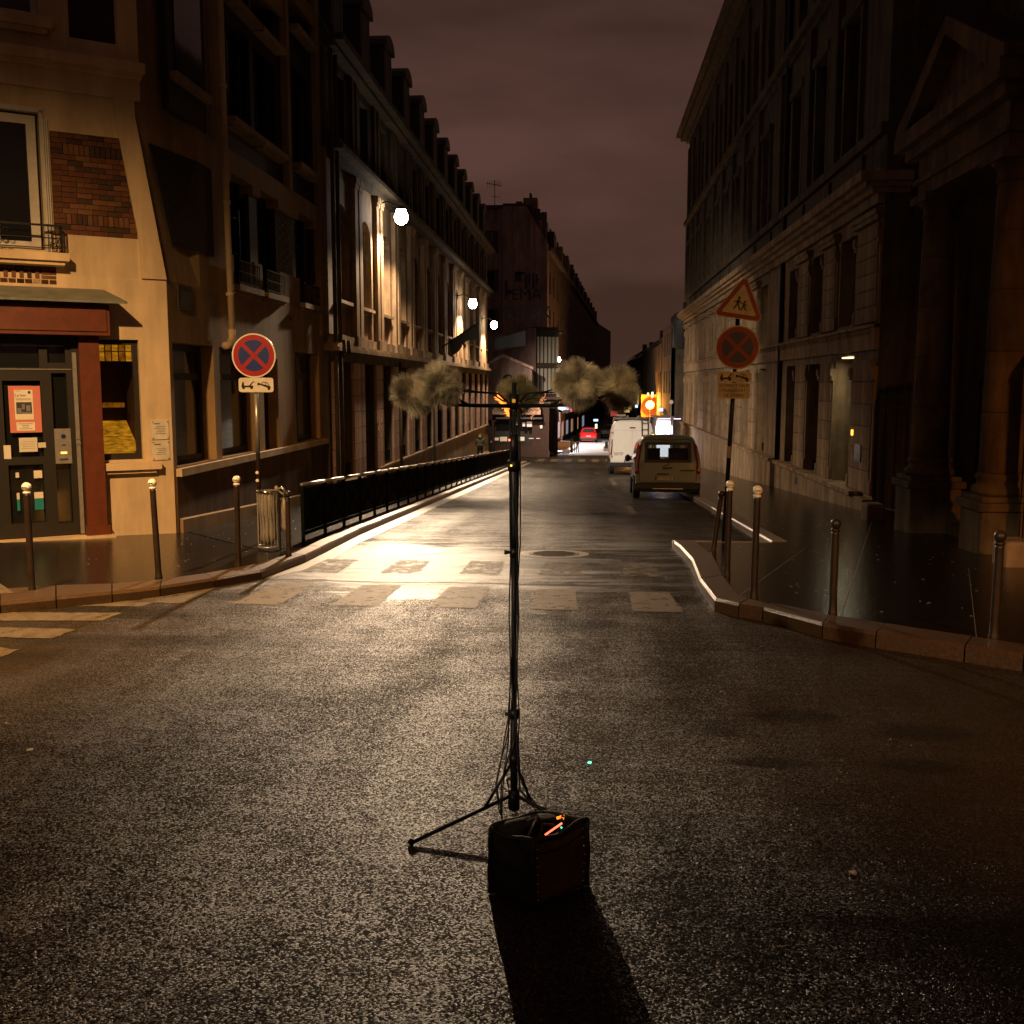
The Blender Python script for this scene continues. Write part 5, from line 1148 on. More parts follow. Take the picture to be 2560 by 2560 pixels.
# waste bag holder beside the pole
wx, wy = G(673,1375,.10); wz = gz(wy)+.10
wb = thing('waste_bag_holder', 'round hoop waste holder with a clear sagging bin bag tied at one side', 'litter bin', (wx, wy, wz))
MB().tube([(wx+.24*math.cos(a*math.pi/12), wy+.24*math.sin(a*math.pi/12), wz+.93) for a in range(25)], .016, 6, False).build('hoop', 'chrome', wb, True)
MB().tube([(wx+.24*math.cos(a*math.pi/12), wy+.24*math.sin(a*math.pi/12), wz+.06) for a in range(25)], .012, 6, False).build('base_hoop', 'steel_grey', wb, True)
rod = None
for k in range(18):
    a = 2*math.pi*k/18
    if rod is None: rod = MB().box(-.005,.005,-.005,.005,0,.87).build('cage_rod', 'steel_grey', None); rod.parent = wb; rod.location = (.235*math.cos(a), .235*math.sin(a), .06)
    else: inst(rod, wb, (wx+.235*math.cos(a), wy+.235*math.sin(a), wz+.06))
MB().tube([(wx+.26,wy,wz-.02),(wx+.26,wy,wz+.98)], .022, 8).build('post', 'iron_black', wb)
def sag(cx, cy, z0, z1, r0, r1, seed, n=26, m=14):
    random.seed(seed); ph = [random.uniform(0,6.3) for _ in range(6)]; q = MB(); v = []; f = []
    for i in range(m+1):
        t = i/m; r = r1+(r0-r1)*(1-t)**.5 if t < 1 else r1
        r = r0*(1-t)+r1*t+.02*math.sin(t*9+ph[0])
        if t < .12: r *= .55+t*3.75
        for j in range(n):
            a = 2*math.pi*j/n; w = .010*math.sin(a*5+ph[1]+t*3)+.012*math.sin(a*9+ph[2]-t*5)+.006*math.sin(a*13+t*17)
            v.append((cx+(r+w)*math.cos(a), cy+(r+w)*math.sin(a), z0+(z1-z0)*t))
    for i in range(m):
        for j in range(n): f.append((i*n+j, i*n+(j+1)%n, (i+1)*n+(j+1)%n, (i+1)*n+j))
    f.append(tuple(range(n))[::-1]); q.add(v, f); return q
MB_sag = sag(wx, wy, wz+.10, wz+.94, .17, .215, 3); MB_sag.build('bin_bag', 'clear_bag', wb, True)
q = MB(); q.v = []
q.tube([(wx+.24,wy-.05,wz+.96),(wx+.34,wy-.07,wz+.99),(wx+.42,wy-.05,wz+.93),(wx+.36,wy-.03,wz+.88),(wx+.26,wy-.03,wz+.94)], [.012,.02,.024,.018,.012], 7); q.ball((wx+.22,wy-.05,wz+.97), .05, 8, 6); q.build('bag_knot', 'clear_bag', wb, True)
q = sag(wx+.36, wy+.10, wz+.30, wz+.92, .12, .05, 9, 18, 10); q.build('spare_bag', 'clear_bag', wb, True)
wb.scale = (.64, .64, .92)
random.seed(11)

# person in a hooded jacket walking by the far wall, holding a phone
px_, py_ = -6.05, 58.5; pz = gz(py_)+.106
pe = thing('person', 'person in a hooded olive jacket and dark trousers standing by the far pale wall', 'person', (px_, py_, pz))
def skin_mesh(name, verts, edges, radii, m, parent, loc=(0,0,0), sub=2):
    me = bpy.data.meshes.new(name); me.from_pydata(verts, edges, []); me.materials.append(MATS[m])
    o = bpy.data.objects.new(name, me); COL.objects.link(o); o.parent = parent; o.location = loc
    s = o.modifiers.new('skin', 'SKIN'); s.use_smooth_shade = True; s.use_x_symmetry = False
    for i, r in enumerate(radii):
        sv = me.skin_vertices[0].data[i]; sv.radius = (r, r) if not isinstance(r, tuple) else r; sv.use_root = (i == 0)
    sb = o.modifiers.new('subd', 'SUBSURF'); sb.levels = sub; sb.render_levels = sub
    dg = bpy.context.evaluated_depsgraph_get(); me2 = bpy.data.meshes.new_from_object(o.evaluated_get(dg)); o.modifiers.clear(); o.data = me2; me2.name = name
    return o
# body: pelvis 0, spine, chest, neck, head ; legs ; arms bent towards the chest
V = [(0,0,.95),(0,.01,1.12),(0,.01,1.34),(0,-.0,1.48),(0,-.03,1.60),(0,-.05,1.70),
     (-.10,0,.90),(-.11,.02,.50),(-.12,.03,.09),(-.13,-.10,.04), (.10,0,.90),(.11,-.04,.50),(.12,.05,.09),(.14,-.08,.04),
     (-.19,.0,1.40),(-.27,.04,1.15),(-.12,-.18,1.12), (.19,.0,1.40),(.27,.03,1.15),(.10,-.20,1.16)]
E_ = [(0,1),(1,2),(2,3),(3,4),(4,5),(0,6),(6,7),(7,8),(8,9),(0,10),(10,11),(11,12),(12,13),(2,14),(14,15),(15,16),(2,17),(17,18),(18,19)]
rad = [.14,.15,.17,.075,.095,.09,.09,.065,.045,.04,.09,.065,.045,.04,.075,.055,.04,.075,.055,.04]
body = skin_mesh('body', V, E_, rad, 'trousers', pe)
V = [(0,0,.98),(0,.01,1.15),(0,.01,1.36),(-.20,.0,1.41),(-.28,.04,1.15),(-.15,-.15,1.12),(.20,.0,1.41),(.28,.03,1.15),(.13,-.17,1.15)]
skin_mesh('jacket', V, [(0,1),(1,2),(2,3),(3,4),(4,5),(2,6),(6,7),(7,8)], [.175,.19,.20,.10,.08,.06,.10,.08,.06], 'jacket', pe)
q = MB(); q.ball((px_, py_+.03, pz+1.64), .135, 14, 10, (1,1.05,1.15)); q.build('hood', 'jacket', pe, True)
q = MB(); q.ball((px_, py_-.055, pz+1.62), .085, 12, 9, (1,.9,1.2)); q.ball((px_, py_-.14, pz+1.61), .018, 6, 5); q.build('face', 'skin', pe, True)
for s in (-1, 1):
    q = MB(); hx, hz = px_+s*.10, pz+1.14; q.ball((hx, py_-.21, hz), .038, 8, 6, (1,.6,1.1))
    for k in range(4): q.tube([(hx-s*.01+(k-1.5)*.012, py_-.23, hz+.02),(hx-s*.02+(k-1.5)*.012, py_-.26, hz+.05-.004*k),(hx-s*.035+(k-1.5)*.011, py_-.27, hz+.062-.006*k)], .008, 5)
    q.tube([(hx-s*.03, py_-.21, hz+.01),(hx-s*.05, py_-.23, hz+.04),(hx-s*.05, py_-.25, hz+.06)], .009, 5); q.build('hand', 'skin', pe, True)
# ---------------------------------------------------------------- vehicles (local space: rear at y=0, front +y)
def ring(pts): return [(x,z) for x,z in pts]+[(-x,z) for x,z in pts[-2:0:-1]]
def loft(stations, skip=(), cap=(True,True)):
    q = MB(); n = len(stations[0][1])
    for y, pts in stations: q.v += [(x, y(x,z) if callable(y) else y, z) for x,z in pts]
    for i in range(len(stations)-1):
        for j in range(n):
            if (i,j) in skip: continue
            q.f.append((i*n+j, i*n+(j+1)%n, (i+1)*n+(j+1)%n, (i+1)*n+j))
    if cap[0]: q.f.append(tuple(range(n))[::-1])
    if cap[1]: q.f.append(tuple((len(stations)-1)*n+j for j in range(n)))
    return q
def wheel(t, x, y, r, w, name='wheel', rimm='steel_grey'):
    wh = MB(); prof = [(r*.62,-w/2),(r*.93,-w/2),(r,-w*.32),(r,w*.32),(r*.93,w/2),(r*.62,w/2)]; n = 22; o = 0; v = []
    for rr, xx in prof:
        for j in range(n): a = 2*math.pi*j/n; v.append((x+xx, y+rr*math.cos(a), r+rr*math.sin(a)))
    f = []
    for i in range(len(prof)):
        for j in range(n): f.append((i*n+j, i*n+(j+1)%n, ((i+1)%len(prof))*n+(j+1)%n, ((i+1)%len(prof))*n+j))
    wh.add(v, f); tyre = wh.build(name, 'rubber', t, True, world=False)
    rim = MB(); sd = 1 if x > 0 else -1
    rim.tube([(x-sd*w*.3,y,r),(x+sd*w*.36,y,r)], [r*.63,r*.60], 18)
    for k in range(5):
        a = 2*math.pi*k/5; rim.tube([(x+sd*w*.37,y,r),(x+sd*w*.40,y+r*.55*math.cos(a),r+r*.55*math.sin(a))], r*.08, 5)
    rim.build('rim', rimm, tyre, world=False)
def xface(q, pts, x0, x1): k = len(pts); return q.add([(x0,y,z) for y,z in pts]+[(x1,y,z) for y,z in pts], [tuple(range(k)), tuple(range(k,2*k))]+[(i,(i+1)%k,(i+1)%k+k,i+k) for i in range(k)])
def vplate(t, txt, z, w=.52, h=.11, x=0, y=-.045, name='number_plate'):
    p = MB().box(x-w/2, x+w/2, y-.012, y, z-h/2, z+h/2).build(name, 'sign_white', t, world=False)
    MB().box(x-w/2, x-w/2+.04, y-.0135, y-.012, z-h/2, z+h/2).build('blue_band', 'sign_blue', p, world=False)
    c = bpy.data.curves.new('lettering', 'FONT'); c.body = txt; c.size = h*1.05; c.align_x = 'CENTER'; c.align_y = 'CENTER'; c.extrude = .001
    tt = bpy.data.objects.new('lettering', c); COL.objects.link(tt); me = bpy.data.meshes.new_from_object(tt); bpy.data.objects.remove(tt)
    me.materials.clear(); me.materials.append(MATS['ink']); o = bpy.data.objects.new('lettering', me); COL.objects.link(o); o.parent = p; o.location = (x+.02, y-.0145, z); o.rotation_euler = (R(90),0,0)
SLP = -math.atan(SL)
# --- compact van
def compact(x, y, paint, label):
    t = thing('compact_van', label, 'van', (x, y, gz(y)), None); t.rotation_euler = (SLP, 0, R(-.6))
    base = [(0,.24),(.70,.24),(.84,.30),(.89,.50),(.915,.85),(.905,1.00),(.87,1.12),(.81,1.42),(.755,1.64),(.69,1.74),(.50,1.80),(0,1.825)]
    def st(top, k=1): return ring([(xx*k*(1 if z < 1.0 else 1), z if z <= 1.0 else 1.0+(z-1.0)*(top-1.0)/.825) for xx, z in base])
    lean = lambda xx, z: .02+max(0, z-.95)*.13
    S = [(lambda xx,z: .055+max(0,z-.95)*.13, st(1.80,.985)), (.30, st(1.825)), (1.5, st(1.835)), (2.62, st(1.80)), (3.42, st(1.06,.98)), (4.02, ring([(xx*.93, min(z,.80+.1*(z>.9))) for xx,z in base])), (4.16, ring([(xx*.80, .24+(min(z,.8)-.24)*.9) for xx,z in base]))]
    n = len(S[0][1]); half = len(base)
    top_js = [j for j in range(n) if min(S[0][1][j][1], S[0][1][(j+1)%n][1]) > 1.1]
    body = loft(S, skip={(3,j) for j in top_js}, cap=(False,True))
    # rear panel with the window left open
    rr = S[0][1]; w, z0, z1 = .60, 1.08, 1.55; o_ = len(body.v)
    cl = [(max(-w,min(w,a)), max(z0,min(z1,b))) for a,b in rr]
    body.v += [(a, .03+max(0,b-.95)*.13, b) for a,b in rr]; body.v += [(a, .0+max(0,b-.95)*.13, b) for a,b in cl]
    for j in range(n): k = (j+1)%n; body.f.append((o_+j, o_+k, o_+n+k, o_+n+j)); body.f.append((j, k, o_+k, o_+j))
    b = body.build('body', paint, t, True, world=False); b.data.set_sharp_from_angle(angle=R(32))
    yr = lambda z: max(0,z-.95)*.13
    q = MB(); q.add([(-w-.05,yr(z0)-.008,z0-.05),(w+.05,yr(z0)-.008,z0-.05),(w+.03,yr(z1)-.002,z1+.05),(-w-.03,yr(z1)-.002,z1+.05),
        (-w+.03,yr(z0)-.008,z0+.03),(w-.03,yr(z0)-.008,z0+.03),(w-.05,yr(z1)-.002,z1-.03),(-w+.05,yr(z1)-.002,z1-.03)], [(0,1,5,4),(1,2,6,5),(2,3,7,6),(3,0,4,7)])
    fr = q.build('rear_window', 'black_plastic', t, world=False)
    q = MB(); q.add([(-w,yr(z0)+.004,z0),(w,yr(z0)+.004,z0),(w,yr(z1)+.004,z1),(-w,yr(z1)+.004,z1)], [(0,1,2,3)]); q.build('glass', 'car_glass', fr, world=False)
    q = MB(); 
    for j in top_js:
        k = (j+1)%n; a0, a1 = S[3][1][j], S[3][1][k]; b0_, b1_ = S[4][1][j], S[4][1][k]; q.add([(a0[0],2.62,a0[1]),(a1[0],2.62,a1[1]),(b1_[0],3.42,b1_[1]),(b0_[0],3.42,b0_[1])], [(0,1,2,3)])
    q.build('windscreen', 'car_glass', t, world=False)
    # tailgate details
    q = MB(); q.tube([(-.02,yr(1.02)-.02,1.04),(.05,-.02,1.0),(-.12,-.015,.93)], .009, 5); q.build('wiper', 'black_plastic', t, world=False)
    q = MB(); q.box(-.14,.12,-.03,.0,.86,.905); q.box(-.30,.02,-.02,.0,.70,.735); q.build('tailgate_handle', 'black_plastic', t, world=False)
    q = MB(); q.box(.34,.74,-.012,.0,.80,.83); q.build('badge_strip', 'black_plastic', t, world=False)
    for x0, x1, z0_, z1_ in ((-.80,-.795,.46,1.62),(.795,.80,.46,1.62),(-.795,.795,.455,.46),(-.78,.78,1.66,1.665)): 
        q = MB(); q.box(x0,x1,-.006,.03+yr(z1_)*.5,z0_,z1_); q.build('panel_gap', 'black_plastic', t, world=False) if z1_ < 1.0 else None
    yq = lambda z: max(0,z-.95)*.13-.004
    for pl in ([(-.78,.52),(-.80,1.0),(-.70,1.60),(-.60,1.68),(.60,1.68),(.70,1.60),(.80,1.0),(.78,.52),(.70,.49),(-.70,.49),(-.78,.52)],):
        MB().tube([(x_, yq(z_), z_) for x_, z_ in pl], .006, 5, False).build('tailgate_seam', 'black_plastic', t, world=False)
    vplate(t, 'BY 732 EH', .60, .50, .105, -.1, -.004)
    MB().box(-.20,.20,.06,.075,1.66,1.69).build('brake_light', 'tail_red', t, world=False)
    for s in (-1, 1):
        q = MB(); q.add([(s*.80,-.005,.72),(s*.905,.03,.72),(s*.90,.06,1.02),(s*.79,.01,1.02),(s*.72,.07,1.55),(s*.80,.115,1.50),(s*.915,.18,.72),(s*.91,.18,1.02),(s*.815,.20,1.50)], [(0,1,2,3),(3,2,5,4),(1,6,7,2),(2,7,8,5)])
        q.build('tail_light', 'tail_red', t, world=False)
        MB().box(*sorted((s*.805,s*.905)), .012, .05, .80, .88).build('indicator', 'tail_amber', t, world=False)
        pts = [(.35,1.10),(1.45,1.10),(1.45,1.56),(.42,1.55)]
        for nm, P4 in (('side_window', [(.45,1.10),(1.42,1.10),(1.42,1.58),(.52,1.56)]), ('side_window', [(1.55,1.10),(2.55,1.10),(2.50,1.58),(1.55,1.59)]), ('door_window', [(2.62,1.08),(3.18,1.08),(2.66,1.52)])):
            xx = lambda z: .905-(z-1.0)*.19*1.02+.012
            q = MB(); k = len(P4); q.add([(s*xx(z),y_,z) for y_,z in P4]+[(s*(xx(z)-.03),y_,z) for y_,z in P4], [tuple(range(k)), tuple(range(k,2*k))]+[(i,(i+1)%k,(i+1)%k+k,i+k) for i in range(k)]); q.build(nm, 'dark_glass', t, world=False)
        q = MB(); q.ball((s*1.03,2.85,1.10), .10, 10, 8, (.9,.6,1.1)); q.tube([(s*.90,2.85,1.05),(s*1.0,2.85,1.08)], .03, 6); q.build('door_mirror', 'black_plastic', t, True, world=False)
        MB().box(*sorted((s*.90,s*.935)), .35, 3.3, .55, .66).build('side_moulding', 'black_plastic', t, world=False)
        for yy in (.78, 3.42):
            q = MB(); xface(q, [(yy+.37*math.cos(a*math.pi/12), max(.24,.31+.37*math.sin(a*math.pi/12))) for a in range(-2,15)], s*.90, s*.918); q.build('wheel_arch', 'black_plastic', t, world=False)
            wheel(t, s*.84, yy, .31, .19)
        for z_, nm in ((.98,'door_handle'),): 
            for yy in (1.30, 2.40): MB().box(*sorted((s*.905,s*.94)), yy-.09, yy+.09, z_-.03, z_).build(nm, 'black_plastic', t, world=False)
    q = MB(); q.box(-.90,.90,-.075,.16,.28,.47); q.box(-.86,.86,-.055,.1,.22,.28); q.build('rear_bumper', 'black_plastic', t, world=False, bevel=.03)
    MB().box(-.42,.42,-.085,-.070,.30,.325).build('bumper_step', 'steel_grey', t, world=False)
    q = MB(); q.box(-.70,-.12,1.66,1.76,.45,1.42); q.box(.12,.70,1.66,1.76,.45,1.42); q.build('seats', 'black_cloth', t, world=False)
    q = MB(); q.box(.10,.50,1.0,1.4,1.0,1.30); q.build('cargo_box', 'cloth_lit_brown', t, world=False)
    return t
compact(2.23, 29.0, 'paint_grey', 'pale compact van parked nearest on the right, in shade with dark rear bumper')
# --- tall white panel van
def tallvan(x, y, label):
    t = thing('panel_van', label, 'van', (x, y, gz(y))); t.rotation_euler = (SLP, 0, R(-.3))
    base = [(0,.38),(.86,.38),(.97,.46),(1.015,.80),(1.025,1.20),(1.0,1.60),(.95,2.05),(.88,2.34),(.79,2.45),(.55,2.50),(0,2.52)]
    def st(top, k=1): return ring([(xx*k, z if z <= 1.2 else 1.2+(z-1.2)*(top-1.2)/1.32) for xx, z in base])
    S = [(lambda xx,z: .02+max(0,z-1.4)*.04, st(2.50,.985)), (.10, st(2.52)), (2.6, st(2.52)), (3.9, st(2.50)), (4.75, st(1.32,.97)), (5.45, ring([(xx*.90, min(z,.98)) for xx,z in base])), (5.6, ring([(xx*.82, min(z,.85)) for xx,z in base]))]
    b = loft(S).build('body', 'paint_white', t, True, world=False); b.data.set_sharp_from_angle(angle=R(30))
    fy = lambda z: .02+max(0,z-1.4)*.04
    q = MB()
    for s in (-1,1):
        a = [(.012,.62),(.90,.62),(.895,1.2),(.84,2.0),(.012,2.0)]
        k = len(a); q.add([(s*u,fy(z)-.018,z) for u,z in a]+[(s*u,fy(z)+.01,z) for u,z in a], [tuple(range(k)), tuple(range(k,2*k))]+[(i,(i+1)%k,(i+1)%k+k,i+k) for i in range(k)])
        a = [(.012,2.03),(.84,2.03),(.76,2.38),(.012,2.42)]
        k = len(a); q.add([(s*u,fy(z)-.014,z) for u,z in a]+[(s*u,fy(z)+.01,z) for u,z in a], [tuple(range(k)), tuple(range(k,2*k))]+[(i,(i+1)%k,(i+1)%k+k,i+k) for i in range(k)])
    q.build('rear_door', 'paint_white', t, world=False, bevel=.008)
    MB().box(-.12,.14,.015,.05,2.13,2.19).build('top_light', 'tail_red', t, world=False)
    q = MB(); q.tube([(0,-.01,.80),(0,-.03,.80)], .10, 16); q.v = [(x_, y_, .80+(z_-.80)*.55) for x_,y_,z_ in q.v]; q.build('rear_handle', 'black_plastic', t, world=False)
    vplate(t, 'AZ 512 MC', .63, .62, .13, -.05, -.001)
    for (s, z) in (('UTILITAIRE', 1.02), ('2.3 dCi', .94)): pass
    for k, (a, b2) in enumerate(((-.85,-.40),(-.82,-.62),(-.56,-.45))):
        MB().box(a, b2, -.0035, -.0005, .98 if k == 0 else .90, 1.005 if k == 0 else .925).build('marking', 'sign_black', t, world=False)
    for s in (-1, 1):
        q = MB(); q.add([(s*.93,-.0,.90),(s*1.02,.03,.90),(s*.985,.05,1.62),(s*.90,.02,1.62),(s*1.03,.14,.90),(s*1.0,.16,1.62)], [(0,1,2,3),(1,4,5,2)]); q.build('tail_light', 'tail_red', t, world=False)
        for z in (.8, 1.3, 1.9): MB().box(*sorted((s*.88,s*.97)), -.02, .03, z, z+.07).build('hinge', 'steel_grey', t, world=False)
        q = MB(); q.box(*sorted((s*1.06,s*1.20)), 4.25, 4.33, 1.15, 1.5); q.tube([(s*1.0,4.3,1.3),(s*1.08,4.3,1.3)], .03, 6); q.build('door_mirror', 'black_plastic', t, world=False)
        for yy in (1.1, 4.7):
            q = MB(); xface(q, [(yy+.42*math.cos(a*math.pi/12), max(.36,.35+.42*math.sin(a*math.pi/12))) for a in range(-1,14)], s*1.0, s*1.032); q.build('wheel_arch', 'black_plastic', t, world=False)
            wheel(t, s*.93, yy, .34, .21)
        q = MB(); k = 4; P4 = [(3.7,1.3),(4.5,1.3),(4.1,1.95),(3.7,2.0)]
        q.add([(s*(1.035-(z-1.2)*.085),y_,z) for y_,z in P4]+[(s*(.98-(z-1.2)*.085),y_,z) for y_,z in P4], [(0,1,2,3),(4,5,6,7)]+[(i,(i+1)%4,(i+1)%4+4,i+4) for i in range(4)]); q.build('door_window', 'dark_glass', t, world=False)
    q = MB(); q.box(-1.0,1.0,-.10,.10,.36,.56); q.build('rear_bumper', 'black_plastic', t, world=False, bevel=.03)
    MB().box(-.30,.45,-.13,-.10,.30,.34).build('towbar_step', 'steel_grey', t, world=False)
    # roof rack and rear ladder
    q = MB()
    for yy in (.25, 1.5, 2.8, 3.8): q.tube([(-.82,yy,2.44),(-.82,yy,2.62),(.82,yy,2.62),(.82,yy,2.44)], .022, 6)
    for xx in (-.82,.82): q.tube([(xx,.15,2.64),(xx,3.9,2.64)], .022, 6)
    for xx in (-.5,-.2,.3): q.tube([(xx,.10,2.70),(xx+.05,3.6,2.70)], .03, 6)
    q.box(-.75,-.3,.2,.9,2.70,2.78)
    q.build('roof_rack', 'steel_grey', t, world=False)
    q = MB()
    for xx in (.42,.70): q.tube([(xx+.04,-.09,1.15),(xx,-.02,2.50),(xx,.15,2.62)], .018, 6)
    for k in range(5): z = 1.25+k*.28; q.tube([(.42+.04*(2.5-z)/1.35,-.085+k*.012,z),(.70+.04*(2.5-z)/1.35,-.085+k*.012,z)], .014, 6)
    q.build('rear_ladder', 'black_plastic', t, world=False)
    return t
tallvan(2.06, 48.3, 'tall white panel van with roof rack and rear ladder, parked beyond the compact van')
# --- hatchbacks
def hatch(x, y, paint, label, rz=0, lit=False, group=None):
    t = thing('parked_car', label, 'car', (x, y, gz(y)+.01), group); t.rotation_euler = (-.017, 0, rz)
    base = [(0,.20),(.68,.20),(.82,.30),(.87,.55),(.88,.80),(.84,.92),(.74,1.20),(.64,1.40),(.45,1.47),(0,1.49)]
    def st(top, k=1, zb=.88): return ring([(xx*k, z if z <= zb else zb+(z-zb)*(top-zb)/(1.49-zb)) for xx, z in base])
    S = [(-.0, ring([(xx*.88, min(z,.84)) for xx,z in base])), (.12, st(.98,.97)), (.62, st(1.44)), (1.7, st(1.50)), (2.45, st(1.42)), (3.1, st(.96,.98)), (3.8, ring([(xx*.92, min(z,.80)) for xx,z in base])), (4.0, ring([(xx*.80, min(z,.68)) for xx,z in base]))]
    b = loft(S).build('body', paint, t, True, world=False); b.data.set_sharp_from_angle(angle=R(35))
    q = MB(); q.add([(-.62,.12,1.0),(.62,.12,1.0),(.52,.50,1.37),(-.52,.50,1.37)], [(0,1,2,3)]); q.v = [(a,b_-.035,c) for a,b_,c in q.v]; q.build('rear_window', 'dark_glass', t, world=False)
    for s in (-1,1):
        MB().box(*sorted((s*.58,s*.86)), -.02, .10, .72, .90).build('tail_light', 'tail_red', t, world=False)
        P4 = [(.6,.95),(2.9,.95),(2.35,1.36),(.85,1.38)]; q = MB(); q.add([(s*(.875-(z-.92)*.40),y_,z) for y_,z in P4], [(0,1,2,3)]); q.build('side_window', 'dark_glass', t, world=False)
        for yy in (.7, 3.15): wheel(t, s*.79, yy, .30, .19)
    MB().box(-.80,.80,-.06,.08,.26,.45).build('rear_bumper', 'black_plastic', t, world=False, bevel=.03)
    vplate(t, 'CT 408 LN', .62, .50, .10, 0, -.006)
    return t
hatch(.08, 105, 'paint_red', 'small bright red hatchback on the lit plaza lane, seen from behind')
hatch(2.4, 118, 'paint_grey', 'pale parked car just beyond and right of the red hatchback', group='cars parked far down the street')
hatch(2.9, 126, 'black_plastic', 'dark parked car further along behind the pale one', group='cars parked far down the street')
# --- motorcycle left of the white van
mx, my = 1.18, 62.5; mc = thing('motorcycle', 'red motorcycle parked on the street side just beyond the white van', 'motorcycle', (mx, my, gz(my))); mc.rotation_euler = (SLP, 0, R(-38))
wheel(mc, .03, .32, .31, .14); wheel(mc, .03, 1.62, .31, .12)
q = MB(); q.tube([(0,.25,.78),(0,.7,.82),(0,1.2,.86),(0,1.4,.62)], [.10,.15,.17,.08], 10); q.build('bodywork', 'paint_red', mc, True, world=False)
q = MB(); q.tube([(0,.1,.92),(0,.5,.88),(0,.95,.92)], [.08,.13,.10], 8); q.build('seat', 'black_plastic', mc, True, world=False)
q = MB(); q.tube([(0,1.60,.31),(0,1.35,.95),(0,1.28,1.08)], .035, 8); q.tube([(-.34,1.18,1.06),(-.2,1.28,1.08),(.2,1.28,1.08),(.34,1.18,1.06)], .02, 6); q.tube([(0,.32,.31),(0,.9,.4),(0,1.3,.5)], .05, 6); q.build('frame', 'steel_grey', mc, True, world=False)
q = MB(); q.add([(-.16,1.42,1.0),(.16,1.42,1.0),(.12,1.30,1.32),(-.12,1.30,1.32),(-.16,1.43,1.0),(.16,1.43,1.0),(.12,1.31,1.32),(-.12,1.31,1.32)], [(0,1,2,3),(7,6,5,4),(0,1,5,4),(2,3,7,6)]); q.build('windscreen', 'clear_bag', mc, world=False)
q = MB(); q.box(-.22,.22,-.16,.18,.88,1.18); q.build('top_case', 'steel_grey', mc, world=False, bevel=.03)
q = MB(); q.box(-.18,.18,.8,1.15,.18,.55); q.build('engine', 'black_plastic', mc, world=False, bevel=.03)

# ---------------------------------------------------------------- the tall stand with fibre balls, and the bag at its foot
sx0, sy0 = -.318, 4.5; sz = gz(sy0)
S_ = thing('tall_stand', 'tall black stand on a tripod in mid road, carrying shaggy straw balls on crossing arms', 'stand', (sx0, sy0, sz))
hub = sz+.135
def mp_(z): t = (z-sz)/2.0; return (sx0+.0*t, sy0, z)
MB().tube([mp_(hub-.06), mp_(sz+.51)], .016, 12).build('lower_mast', 'iron_black', S_, True)
MB().tube([mp_(sz+.51), mp_(sz+1.24)], .012, 12).build('middle_mast', 'iron_black', S_, True)
MB().tube([mp_(sz+1.24), mp_(sz+1.32), mp_(sz+1.62), mp_(sz+1.63)], [.012,.012,.020,.011], 12).build('upper_mast', 'iron_black', S_, True)
MB().tube([mp_(sz+1.63), mp_(sz+1.98)], .010, 12).build('top_mast', 'iron_black', S_, True)
q = MB()
for z, r in ((sz+.49,.022),(sz+1.22,.018),(sz+.28,.022)): q.tube([mp_(z), mp_(z+.04)], r, 12)
q.tube([(sx0-.012,sy0,sz+1.24),(sx0-.040,sy0-.01,sz+1.243)], [.005,.011], 8)
q.tube([(sx0+.012,sy0,sz+.51),(sx0-.040,sy0-.01,sz+.51)], [.006,.010], 8)
q.build('collar', 'iron_black', S_, True)
for z_a, z_b, r_ in ((1.60,1.645,.027),(1.645,1.76,.020),(1.87,1.93,.020)): MB().tube([mp_(sz+z_a), mp_(sz+z_b)], r_, 14).build('head_clamp', 'iron_black', S_, True)
MB().ball((sx0-.010, sy0-.030, sz+1.625), .0045, 8, 6).build('indicator', 'amber_led', S_); MB().ball((sx0-.018, sy0-.026, sz+1.735), .005, 8, 6).build('indicator', 'red_led', S_)
MB().box(sx0-.006, sx0+.008, sy0-.026, sy0-.021, sz+1.895, sz+1.91).build('label_tab', 'painted_yellow_glow', S_)
fl = G(1033,2112); fr_ = G(1435,2070); fb = (sx0-.06, sy0+.52)
for (fx, fy_) in (fl, fr_, fb):
    zf = gz(fy_)+.012; leg = MB().tube([(sx0,sy0,hub),(fx,fy_,zf)], [.0095,.0085], 8).build('leg', 'iron_black', S_, True)
    MB().tube([(fx,fy_,zf+.012),(fx+(fx-sx0)*.03,fy_+(fy_-sy0)*.03,zf-.006)], .014, 8).build('rubber_foot', 'rubber', leg, True)
    k = .30; mx_, my_, mz_ = sx0+(fx-sx0)*k, sy0+(fy_-sy0)*k, hub+(zf-hub)*k
    MB().tube([(sx0,sy0,sz+.30),(mx_,my_,mz_)], .007, 8).build('brace', 'iron_black', S_, True)
MB().tube([mp_(hub-.07), mp_(hub+.02)], .026, 12).build('tripod_hub', 'iron_black', S_, True)
# cables hanging down the mast into the bag
random.seed(5)
for k in range(7):
    a = random.uniform(0,6.3); pts = []; sd = -1 if k < 4 else 1; sp = random.uniform(.3,.85)
    zs = [1.86,1.6,1.28,.95,.70,.52,.40,.28,.19]; ofs = [.020,.028,.020,.022,.030,.042,.060,.085,.115]
    for z, o2 in zip(zs, ofs):
        aa = a+z*2.0; w = min(1, max(0, (.9-z)/.6)); pts.append((sx0+(1-w)*o2*math.cos(aa)+w*sd*o2*sp+random.gauss(0,.004), sy0-o2*(.5+.5*math.sin(aa))*.6-w*.03, sz+z))
    pts.append((sx0+(-.03 if sd < 0 else .08)+.02*k*(1 if sd > 0 else .3), sy0-.42-.02*k, gz(4.0)+.20)); MB().tube(pts, .0030, 5).build('cable', 'rubber', S_, True)
